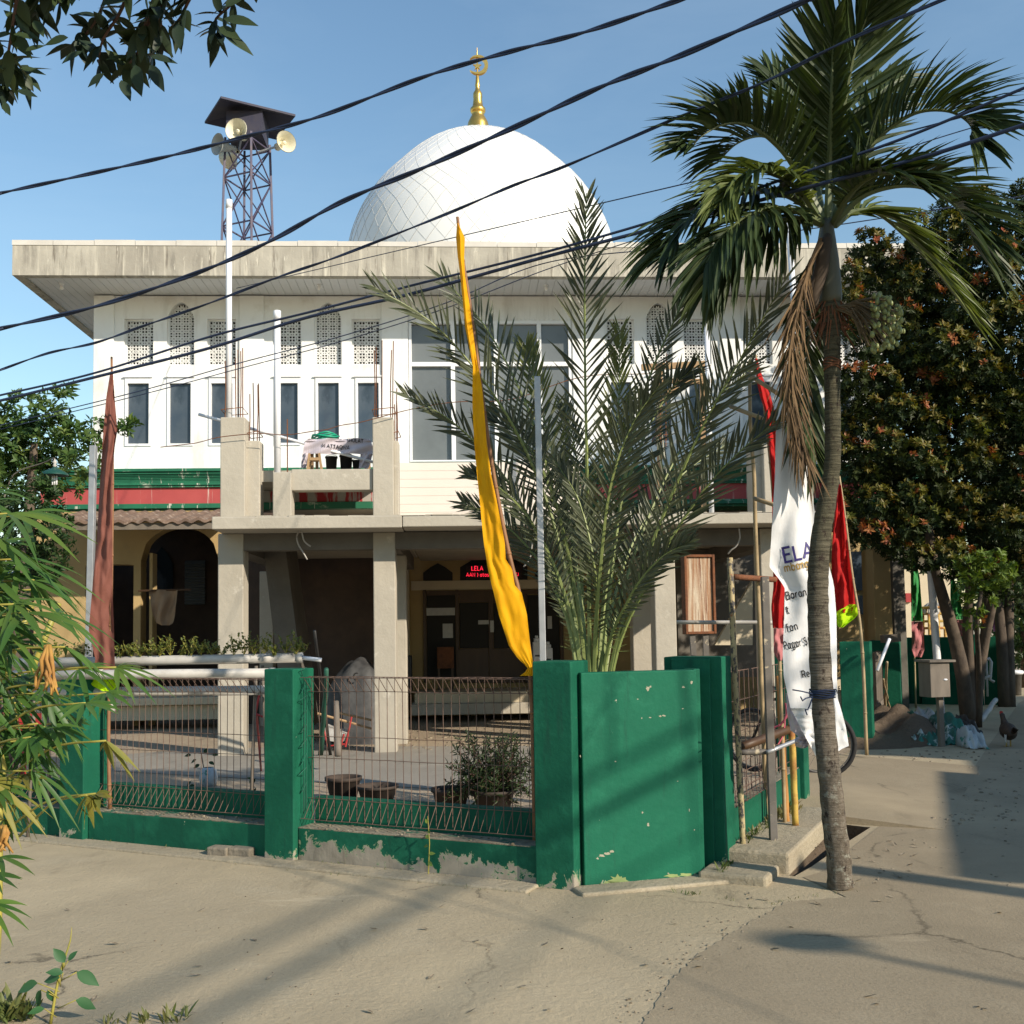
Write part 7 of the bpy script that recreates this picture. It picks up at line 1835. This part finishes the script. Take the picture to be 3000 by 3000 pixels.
m = MB(); m.lathe([(.001, 0.002), (.085, .002), (.10, .09), (.085, .17), (.05, .2)], g0 + V((.04, 0, .008)), 12); m.build('planting_bag', M['sack_white'], sp_t, smooth=True)
sp2 = thing('seedling', 'small weedy seedling just left of the middle green pillar', 'plant', G(742, 2330)); g0 = G(742, 2330)
m = MB()
for i in range(9): bladeleaf(m, g0 + V((0, 0, .02 + .02 * i)), rvec() + V((0, 0, .5)), V((0, -.6, .6)), .07, .03, .1)
m.build('leaves', M['leaf_dark'], sp2)
for i, (x0, x1, y0, y1) in enumerate(((604, 664, 2488, 2512), (665, 733, 2492, 2514))):
    a, b = G(x0, y1), G(x1, y1 + 4); e_ = (b - a).normalized(); n_ = V((-e_.y, e_.x, 0)); m = MB(); m.fbox(a, e_, n_, 0, (b - a).length - .006, 0, .11, 0.002, .075)
    tag(m.build('brick', M['brickgrey'], loc=a, bevel=.012), ('grey brick lying left of another at the foot of the left base wall', 'grey brick nearest the middle pillar at the foot of the base wall')[i], 'brick', 'loose bricks by the fence')
# wheelbarrow, covered heap and odd tools by the second porch column
g0 = G(985, 2205)
wb_ = thing('wheelbarrow', 'white tray wheelbarrow with red frame beside the second porch column', 'wheelbarrow', g0)
D = g0.y
m = MB(); a = [P(942, 2128, D), P(1012, 2150, D), P(1000, 2176, D), P(948, 2168, D)]
m.prism(a, (0, .45, 0)); m.build('tray', M['pvc_dirty'], wb_)
m = MB(); m.tube([P(1010, 2180, D), P(960, 2186, D), P(945, 2120, D - .02)], .014, 6); m.tube([P(1012, 2188, D), P(1030, 2100, D)], .014, 6); m.tube([P(992, 2205, D), P(1008, 2150, D)], .014, 6); m.build('frame', M['red'], wb_)
m = MB(); m.tube([P(930, 2090, D), P(1090, 2135, D + .1)], .018, 6); m.tube([P(990, 2088, D + .4), P(1090, 2110, D + .4)], .018, 6); m.build('handle', M['wood'], wb_)
m = MB(); c = P(960, 2188, D + .22); m.tube([c + V((0, cos(t) * .0 + sin(t) * .0, 0)) + V((cos(t) * .1, 0, sin(t) * .1)) for t in [2 * pi * i / 16 for i in range(17)]], .025, 8); m.build('wheel', M['tyre'], wb_, smooth=True)
D = 15.6
hpz = thing('covered_heap', 'mound covered with grey tarpaulin under the porch', 'heap', V((P(1010, 2200, D).x, D, 0)))
m = MB(); n = 18; cx0 = P(1040, 2000, D).x; rows_ = []
for i in range(n + 1):
    for j in range(n + 1):
        x, y = i / n * 2 - 1, j / n * 2 - 1; q = max(0, 1 - (abs(x) ** 3 + abs(y) ** 3)); h = q ** .34 * (1 - .18 * x * x)
        m.v.append((cx0 - .02 + x * .50, D + .4 + y * .5, h * (1.2 + .05 * sin(4 * x + 2 * y + 1) + .03 * sin(9 * x - 5 * y)) if q > 0 else 0))
for i in range(n):
    for j in range(n): a = i * (n + 1) + j; m.f.append([a, a + n + 1, a + n + 2, a + 1]); m.m.append(0)
m.build('tarpaulin', M['tarp'], hpz, smooth=True)
m = MB(); c = P(1045, 1982, D - .07); m.tube([c + V((cos(t) * .045, 0, sin(t) * .05)) for t in [radians(60 + 22 * i) for i in range(12)]], .012, 6); m.build('handle', M['black'], hpz, smooth=True)
stick(G(968, 2215), P(922, 1848, 12.6), .022, 'black', 'black pole leaning beside the covered heap', 'pole', 'pole', .004)
stick(G(940, 2215), P(958, 1960, 12.9), .035, 'greenwire', 'green and white stake standing left of the covered heap', 'stake', 'stake', .01)
stick(P(990, 2215, 12.5), P(985, 2055, 12.7), .042, 'wood_grey', 'short thick timber post among the tools by the porch', 'post', 'post', .004)
m = MB(); pts = [P(760, 2035, 10.5), P(748, 2090, 10.5), P(770, 2100, 10.5)]; m.tube(pts, .012, 6); m.tube([pts[1], P(752, 2095, 10.5), G(765, 2260)], .012, 6); tag(m.build('metal_frame', M['red'], loc=pts[1]), 'thin bent red metal frame just left of the middle pillar', 'frame')
# red bench behind the foliage at far left
rd = thing('red_bench', 'low red bench behind the drooping leaves at the left edge', 'bench', V((P(40, 2180, 10).x, 10, 0)))
m = MB(); r1, r2 = P(-80, 2074, 10), P(115, 2150, 10); m.box(r1.x, r2.x, 10, 10.04, r2.z, r1.z); m.build('backrest', M['red'], rd)
m = MB(); m.box(r1.x, r2.x, 9.7, 9.998, r2.z - .06, r2.z - .005); m.build('seat', M['red'], rd)
for x in (r1.x + .1, r2.x - .06):
    m = MB(); m.box(x, x + .04, 9.75, 9.79, 0, r2.z - .061); m.build('leg', M['red'], rd)
# house behind the left edge
hs = thing('neighbour_house', 'low dark house with grey corrugated roof behind the shrub at left', 'house', V((P(60, 1900, 24).x, 24, 0)))
a, b = P(-500, 1790, 24), P(252, 1722, 24)
m = MB(); m.box(a.x, b.x, 24.3, 30, 0, a.z + .1); m.build('wall', M['concrete_dark'], hs)
m = MB(); nn_ = 60
M['greyroof'] = mat('grey_sheet_roof', (0.16, 0.18, 0.20), (0.11, 0.125, 0.14), 3, rough=.5)
for i in range(nn_): 
    x0, x1 = lerp(a.x - .3, b.x, i / nn_), lerp(a.x - .3, b.x, (i + 1) / nn_)
    m.add([(x0, 23.6, a.z), (x1 - .02, 23.6, a.z), (x1 - .02, 27, a.z + 1.1), (x0, 27, a.z + 1.1), (x0, 23.6, a.z - .03), (x1 - .02, 23.6, a.z - .03)], [(0, 1, 2, 3), (4, 5, 1, 0)])
m.box(a.x - .3, b.x, 23.62, 27, a.z - .1, a.z - .04); m.build('roof', M['greyroof'], hs)

# ------------------------------------------------------------------ lane, right part
bk = thing('bicycle', 'old black bicycle parked in the gate opening behind the palm trunk', 'bicycle', V((3.2, 11.5, 0.05)))
w1, w2 = P(2408, 2192, 11.2), P(2204, 2150, 11.85); R_ = .33; w1.z = R_ + .06; w2.z = R_ + .05
dv = (w1 - w2).normalized(); dv.z = 0; dv.normalize(); upv = V((0, 0, 1))
def wheel(c, steer):
    d = (dv * cos(steer) + dv.cross(upv) * sin(steer)).normalized()
    m = MB(); m.tube([c + (d * cos(t) + upv * sin(t)) * R_ for t in [2 * pi * i / 36 for i in range(37)]], .024, 8, caps=False); o = m.build('wheel', M['tyre'], bk, smooth=True)
    m = MB(); m.tube([c + (d * cos(t) + upv * sin(t)) * (R_ - .03) for t in [2 * pi * i / 36 for i in range(37)]], .01, 6, caps=False)
    for i in range(18): t = 2 * pi * i / 18; m.tube([c, c + (d * cos(t) + upv * sin(t)) * (R_ - .03)], .0016, 3, caps=False)
    ax = d.cross(upv); m.tube([c - ax * .05, c + ax * .05], .02, 8); m.build('rim', M['steelpost'], o)
wheel(w1, -.6); wheel(w2, 0)
bb = w2.lerp(w1, .42) + V((0, 0, -.05)); seat = w2.lerp(w1, .27) + V((0, 0, .5)); head = w1 - dv * .16 + V((0, 0, .52))
m = MB()
for a, b in ((bb, seat), (bb, head - upv * .1), (seat - upv * .06, head), (w2, bb), (w2, seat - upv * .06), (w1, head - upv * .08)): m.tube([a, b], .017, 8)
m.build('frame', M['black'], bk, smooth=True)
m = MB(); ax = dv.cross(upv); m.tube([head - ax * .28 - dv * .1 + upv * .1, head - ax * .2 + upv * .12, head + upv * .06, head + ax * .2 + upv * .12, head + ax * .28 - dv * .1 + upv * .1], .013, 8); m.tube([head - upv * .1, head + upv * .06], .018, 8); m.build('handlebar', M['steelpost'], bk, smooth=True)
m = MB(); m.ball(seat + upv * .06, .12, sc=(.9, .9, .35)); m.build('saddle', M['black'], bk, smooth=True)
g0 = G(2770, 2190)
nb_ = thing('box_on_post', 'grey wooden slant roofed box on a single post beside the heap of sacks', 'box', g0)
D = g0.y; a, b = P(2724, 2043, D), P(2783, 1940, D); e_ = V((.97, .24, 0)).normalized(); n_ = V((-.24, .97, 0)).normalized(); o_ = V((a.x, D - .05, 0)); W_ = (b.x - a.x) / .97
m = MB(); m.fbox(o_, e_, n_, 0, W_, 0, .26, a.z, b.z); m.build('box_body', M['wood_grey'], nb_, bevel=.006)
m = MB(); q0 = o_ - e_ * .03; 
m.add([q0 + n_ * -.04 + upv * (b.z + .035), q0 + e_ * (W_ + .1) + n_ * -.04 + upv * (b.z - .02), q0 + e_ * (W_ + .1) + n_ * .3 + upv * (b.z - .02), q0 + n_ * .3 + upv * (b.z + .035)] , [(0, 1, 2, 3)])
vs = [q0 + n_ * -.04 + upv * (b.z + .004), q0 + e_ * (W_ + .1) + n_ * -.04 + upv * (b.z + .002), q0 + e_ * (W_ + .1) + n_ * .3 + upv * (b.z + .002), q0 + n_ * .3 + upv * (b.z + .004)]
m = MB(); m.prism(vs, (0, 0, .03)); m.build('box_roof', M['wood_grey'], nb_)
m = MB(); m.fbox(o_, e_, n_, W_ + .001, W_ + .012, .03, .2, a.z + .03, b.z - .06); m.build('side_panel', M['pvc_dirty'], nb_)
m = MB(); m.fbox(V((g0.x, g0.y + .08, 0)), e_, n_, -.035, .035, 0, .06, -.05, a.z - .001); m.build('post', M['wood_grey'], nb_)
m = MB(); m.ball(o_ + e_ * (W_ * .75) - n_ * .006 + upv * lerp(a.z, b.z, .5), .018, sc=(1.6, .5, .8)); m.build('knob', M['pvc'], nb_, smooth=True)
# heap of soil and sacks
hc = G(2690, 2185)
m = MB(); n = 26; e2 = ge
for i in range(n + 1):
    for j in range(n + 1):
        x, y = i / n * 2 - 1, j / n * 2 - 1; q = max(0, 1 - x * x - y * y); h = q * (.30 + .10 * sin(7 * x + 4 * y) + .06 * sin(13 * x - 9 * y) + rnd(-.02, .02))
        p = hc + V((.1, 1.5, 0)) + V((x * 1.15 + y * .75, y * 1.9, 0)); m.v.append((p.x, p.y, h + .002 if q > 0 else -.02))
for i in range(n):
    for j in range(n): a = i * (n + 1) + j; m.f.append([a, a + n + 1, a + n + 2, a + 1]); m.m.append(0)
tag(m.build('soil_heap', M['soil'], loc=hc, smooth=True), 'brown mound of dug soil at the foot of the lane wall', 'soil heap')
def sack(x0, x1, y0, y1, Dn, m_, label, tilt=0., ph=0.):
    a, b = G(x0, y1), G(x1, y1); w_ = (b - a).length; h = mt(y1 - y0, a.y); m = MB(); nx, ny = 18, 12
    base = sack.z
    for j in range(ny + 1):
        for i in range(nx + 1):
            s, t = i / nx * 2 - 1, j / ny
            z = base + h * (sin(t * pi * .5) ** .8) * (1 - .55 * abs(s) ** 3) + .035 * sin(6 * s + ph + 5 * t) + .025 * sin(13 * s - 7 * t + ph) + .02 * sin(21 * s * t + ph)
            if abs(s) > .93 or j == 0: z = max(.01, base * .4 + rnd(0, .03))
            p = a.lerp(b, (s + 1) / 2) + V((tilt * t * .3, Dn * t * .75 + .04 * sin(5 * s + ph), 0)); m.v.append((p.x, p.y, max(.012, z)))
    for j in range(ny):
        for i in range(nx): q = j * (nx + 1) + i; m.f.append([q, q + 1, q + nx + 2, q + nx + 1]); m.m.append(0)
    so_ = m.build('sack', M[m_], loc=a, smooth=True); md = so_.modifiers.new('thick', 'SOLIDIFY'); md.thickness = .012
    return tag(so_, label, 'sack', 'torn sacks heaped by the lane wall')
sack.z = .04
sack(2665, 2735, 2108, 2165, .9, 'sack_green', 'green sack at the left end of the sack heap', ph=1)
sack(2700, 2800, 2100, 2150, 1.0, 'sack_white', 'white sack crumpled across the top of the sack heap', ph=2.2)
sack(2760, 2860, 2110, 2165, .9, 'sack_green', 'green sack with pale print in the middle of the sack heap', ph=3.1)
sack.z = .01
sack(2688, 2780, 2160, 2186, .5, 'sack_green', 'flat torn green sack at the front of the heap left of the box post', ph=4)
sack(2780, 2850, 2140, 2184, .6, 'sack_green', 'dark green sack folded at the front right of the heap', ph=5.3)
sack(2838, 2898, 2140, 2196, .5, 'sack_white', 'pale blue white sack spilling out at the right end of the heap', ph=.4)
sack(2830, 2880, 2112, 2150, .8, 'tarp', 'grey sheet of sacking leaning on the right side of the heap', ph=1.4)
# chicken
g0 = G(2955, 2188); k = g0.y / FPX
chn = thing('chicken', 'dark upright hen with a white tail feather walking on the lane', 'chicken', g0)
M['feather'] = mat('dark_feathers', (0.035, 0.022, 0.016), (0.075, 0.04, 0.02), 30, rough=.7, bmp=.3, bscale=80)
M['feather_w'] = mat('white_feathers', (0.55, 0.52, 0.46), rough=.7)
M['comb'] = mat('red_comb', (0.45, 0.03, 0.02), rough=.5)
hq = lambda x, y, d=0: V((g0.x + (x - 2955) * k, g0.y + d, (2188 - y) * k))
m = MB(); m.tube([hq(2946, 2150, -.20), hq(2948, 2146, -.15), hq(2953, 2146, -.06), hq(2957, 2142, .02), hq(2958, 2134, .08), hq(2957, 2122, .11), hq(2955, 2110, .12), hq(2954, 2102, .13), hq(2954, 2096, .14), hq(2954, 2092, .14)], [x * k for x in (4, 13, 22, 24, 20, 11, 7.5, 7, 7, 2)], 14); m.build('body', M['feather'], chn, smooth=True)
m = MB()
for i in range(7):
    a = hq(2947, 2148, -.17); bladeleaf(m, a, V((-.25 + .07 * i, -.6, .8 - .1 * abs(i - 3))), V((1, 0, .2)), .17, .05, .2, 5)
m.build('tail', M['feather'], chn, smooth=True)
m = MB(); 
for i in range(3): bladeleaf(m, hq(2940, 2136 + 6 * i, -.08), V((-.2, -.5, -.75)), V((-1, -.3, 0)), .13, .05, .1, 5)
m.build('wing_feathers', M['feather_w'], chn, smooth=True)
m = MB(); m.prism([hq(2950, 2096, .16), hq(2959, 2096, .16), hq(2958, 2089, .15), hq(2954, 2087, .16), hq(2951, 2089, .17)], (0, .015, 0)); m.build('comb', M['comb'], chn)
for dx in (-6, 6):
    m = MB(); a = hq(2955 + dx, 2165, 0); f_ = hq(2955 + dx, 2187, 0); m.tube([a, f_], .008, 6)
    for t in (-.5, 0, .5): m.tube([f_, f_ + V((sin(t) * .05, cos(t) * .05, .002))], [.006, .003], 5)
    m.build('leg', M['yellowpipe'], chn, smooth=True)
# white pole, railing, playground, buckets
pole(2722, 1600, 2752, 1950, 17.6, 17.5, .062, 'pvc', 'white painted pole between the green flag and the dark stems', 'pole', 'pole', wob=.0, z0=0)
pl = thing('climbing_frame', 'yellow domed climbing frame in the playground beyond the lane wall', 'climbing frame', V((P(2735, 1850, 26).x, 26, 0)))
c = P(2735, 1800, 26); k = 26 / FPX
for i in range(8):
    a = pi * i / 8; m = MB(); m.tube([c + V((cos(a) * cos(t) * 32 * k, sin(a) * cos(t) * 32 * k, sin(t) * 34 * k)) for t in [pi * j / 12 for j in range(13)]], .03, 6); m.build('arc_bar', M['pvc_dirty'], pl, smooth=True)
for z in (-70, -40, -20, 2, 20):
    m = MB(); m.tube([c + V((cos(t) * 30 * k, sin(t) * 30 * k, z * k)) for t in [2 * pi * j / 20 for j in range(21)]], .035, 6); m.build('ring', M['yellowpipe'], pl, smooth=True)
for i in range(8):
    a = 2 * pi * i / 8; m = MB(); b0 = c + V((cos(a) * 32 * k, sin(a) * 32 * k, 0)); m.tube([b0, V((b0.x, b0.y, 0))], .035, 6); m.build('post', M['yellowpipe'], pl, smooth=True)
m = MB(); m.box(P(2600, 1900, 34).x, P(2800, 1900, 34).x, 34, 34.2, 0, P(2700, 1620, 34).z); 
pw2 = thing('playground_house', 'pale building glimpsed between grey pillar and lane trees', 'building', V((P(2690, 1900, 34).x, 34, 0)))
m.build('wall', M['cream'], pw2)
m = MB(); a = P(2665, 1760, 33.9); b = P(2690, 1740, 33.9); m.box(P(2655, 1764, 33.9).x, P(2672, 1764, 33.9).x, 33.9, 33.99, P(2655, 1764, 33.9).z, P(2655, 1738, 33.9).z); m.build('red_board', M['red'], pw2)
m = MB(); m.box(P(2600, 1900, 34).x, P(2800, 1900, 34).x, 33.3, 36, P(2700, 1620, 34).z, P(2700, 1600, 34).z); m.build('roof', M['roof_dark'], pw2)
rl = thing('white_railing', 'bent white pipe railing beside the dark tree stems', 'railing', V((P(2885, 2040, 19.5).x, 19.5, 0)))
def rp_(pts, r=.03): 
    m = MB(); m.tube([P(x, y, 19.5) for x, y in pts], r, 7); m.build('bar', M['pvc_dirty'], rl, smooth=True)
rp_([(2880, 2020), (2882, 1935), (2898, 1930), (2904, 1940), (2900, 1990), (2912, 1998)]); rp_([(2876, 1992), (2904, 1978)]); rp_([(2890, 1936), (2893, 2040)], .02); rp_([(2838, 1945), (2850, 1960), (2842, 1990), (2850, 2010)])
stick(P(2869, 2115, 17.8), P(2918, 2050, 18.4), .05, 'pvc_dirty', 'bent pale trunk lying aslant at the foot of the railing', 'log', 'log', .02)
t = thing('plant_tub', 'large grey concrete tub with white rim at the right edge', 'tub', V((P(2986, 2030, 24).x, 24, 0))); c = V((P(2986, 2030, 24).x, 24.2, 0)); r = mt(20, 24)
m = MB(); h = P(2986, 1972, 24).z; m.lathe([(.001, 0), (r * .85, 0), (r, h * .9), (r * 1.1, h * .9), (r * 1.1, h), (r * .9, h), (r * .8, h * .5), (.001, h * .5)], c, 22); m.build('tub_body', M['concrete_dark'], t, smooth=True)
m = MB(); m.tube([c + V((cos(a) * r * 1.0, sin(a) * r, h + .01)) for a in [2 * pi * i / 20 for i in range(21)]], .05, 8); m.build('rim', M['pvc'], t, smooth=True)

# ------------------------------------------------------------------ overhead cables
def cable(pts, Da, Db, r, label, twist=False, sag=0):
    n = len(pts); x0, x1 = pts[0][0], pts[-1][0]
    m = MB(); sp = spline([P(x, y, lerp(Da, Db, (x - x0) / (x1 - x0))) for x, y in pts], 140)
    a, b = sp[0], sp[-1]
    d0 = (sp[1] - sp[0]).normalized(); d1_ = (sp[-1] - sp[-2]).normalized()
    sp = [a - d0 * 12, a - d0 * 4] + sp + [b + d1_ * 3, b + d1_ * 8]
    if twist:
        f = spline(sp, 700)
        for k in (0, 1):
            m.tube([p + V((0, cos(i * .075 + k * pi), sin(i * .075 + k * pi))) * (r * .5) for i, p in enumerate(f)], r * .55, 6, caps=False)
    else: m.tube(sp, r, 6)
    return tag(m.build('overhead_cable', M['cable'], loc=a, smooth=True), label, 'cable', 'cables crossing above the street')
cable([(-60, 580), (0, 566), (250, 512), (500, 456), (720, 400), (940, 340), (1240, 226), (1480, 155), (1720, 92), (2000, -4), (2120, -50)], 9.5, 6.2, .0165, 'topmost twisted cable, passing in front of the finial', True)
cable([(-60, 980), (0, 963), (280, 898), (560, 806), (780, 712), (1000, 592), (1240, 492), (1500, 376), (1760, 255), (2000, 160), (2365, 0), (2480, -55)], 9.0, 5.4, .0185, 'thick twisted cable cutting across the middle of the dome', True)
cable([(-60, 1104), (0, 1084), (140, 1035), (280, 1004), (420, 955), (600, 893), (820, 810), (1000, 748), (1300, 630), (1500, 545), (1660, 485), (2000, 338), (2240, 240), (2480, 120), (2760, 0)], 9.0, 5.2, .0105, 'thin twisted cable below the dome middle, passing the palm crown', True)
cable([(-60, 1170), (0, 1158), (280, 1092), (620, 985), (900, 916), (1200, 838), (1600, 738), (2000, 622), (2400, 490), (2660, 400), (3000, 258), (3060, 235)], 8.6, 5.4, .0085, 'upper of the paired straight cables crossing the lattice windows')
cable([(-60, 1188), (0, 1174), (330, 1092), (620, 1018), (900, 930), (1200, 862), (1600, 752), (2000, 648), (2400, 540), (2700, 462), (3000, 366), (3060, 345)], 8.6, 5.4, .0115, 'lower thicker of the paired straight cables crossing the lattice windows')
cable([(-60, 1262), (0, 1246), (400, 1148), (700, 1064), (1000, 985), (1300, 890), (1600, 770), (2000, 722), (2466, 657), (3000, 574), (3060, 563)], 9.5, 8.0, .0045, 'thin line over the slim windows, rising to the right edge')
cable([(-60, 1275), (0, 1258), (400, 1160), (700, 1080), (1000, 1000), (1300, 905), (1600, 790), (1900, 690), (2300, 560), (2700, 420), (3000, 330), (3060, 312)], 9.6, 7.4, .004, 'lowest of the hair thin lines over the slim windows')
cable([(2300, 470), (2600, 400), (2880, 326), (3000, 292), (3060, 275)], 9.0, 7.0, .006, 'short visible line behind the right palm fronds')

# ------------------------------------------------------------------ street on the camera's right: a house and a pole shade the lane
A = V((8.58, 2.25, 0)); e3 = V((.35, .937, 0)); n3 = V((.937, -.35, 0))
oh = thing('roadside_house', 'plain house on the near side of the lane outside the picture', 'house', A)
m = MB(); m.fbox(A, e3, n3, 0, 17, 0, 9, 0, 3.45); m.build('wall', M['cream'], oh)
m = MB(); m.fbox(A, e3, n3, -.1, 5.0, -.1, 9.1, 3.46, 3.6); m.build('roof', M['greyroof'], oh)
m = MB(); m.fbox(A, e3, n3, 5.07, 17, 3.7, 9, 3.46, 5.85); m.build('upper_wall', M['cream'], oh)
m = MB(); m.fbox(A, e3, n3, 5.0, 17.1, 3.6, 9.1, 5.86, 6.0); m.build('upper_roof', M['greyroof'], oh)
up_ = thing('utility_pole', 'concrete utility pole outside the picture on the right', 'pole', V((9.15, 1.35, 0)))
m = MB(); m.tube([(9.15, 1.35, 0), (9.15, 1.35, 4.55)], [.16, .13], 12); m.build('shaft', M['concrete'], up_, smooth=True)

# cables strung along the near side of the lane; their soft shadows cross the forecourt
for i, (ox, h, r) in enumerate(((-1.35, 6.4, .026), (-.85, 5.4, .030), (.15, 6.2, .014))):
    k_ = h / math.tan(SUN_EL); d = V((.34, .94, 0)).normalized(); p0 = V((ox, 5.4, 0)) + SUN_H * k_
    m = MB(); m.tube([p0 + d * t + V((0, 0, h + .0012 * (t - 8) ** 2)) for t in range(-14, 30, 2)], r, 6)
    tag(m.build('overhead_cable', M['cable'], loc=p0, smooth=True), ('outermost', 'middle', 'lowest')[i] + ' cable strung along the near side of the lane outside the picture', 'cable')
t = thing('oval_shadow_caster', 'unseen lamp shaped oval on a post added to cast an oval shadow on the lane', 'lamp', V((9.9, -.6, 0)))  # unseen object added only for the oval shadow it throws on the road
q_ = G(2370, 2760) + SUN_H * (5.0 / math.tan(SUN_EL)); q_.z = 5.0
m = MB(); m.ball(q_, .17, sc=(1.5, 1.0, .5)); m.build('caster_head', M['galv'], t, smooth=True)
m = MB(); m.tube([q_, q_ + V((.3, -.3, .05)), q_ + V((.5, -.5, -.2)), V((q_.x + .5, q_.y - .5, 0))], .03, 6); m.build('caster_post', M['galv'], t, smooth=True)
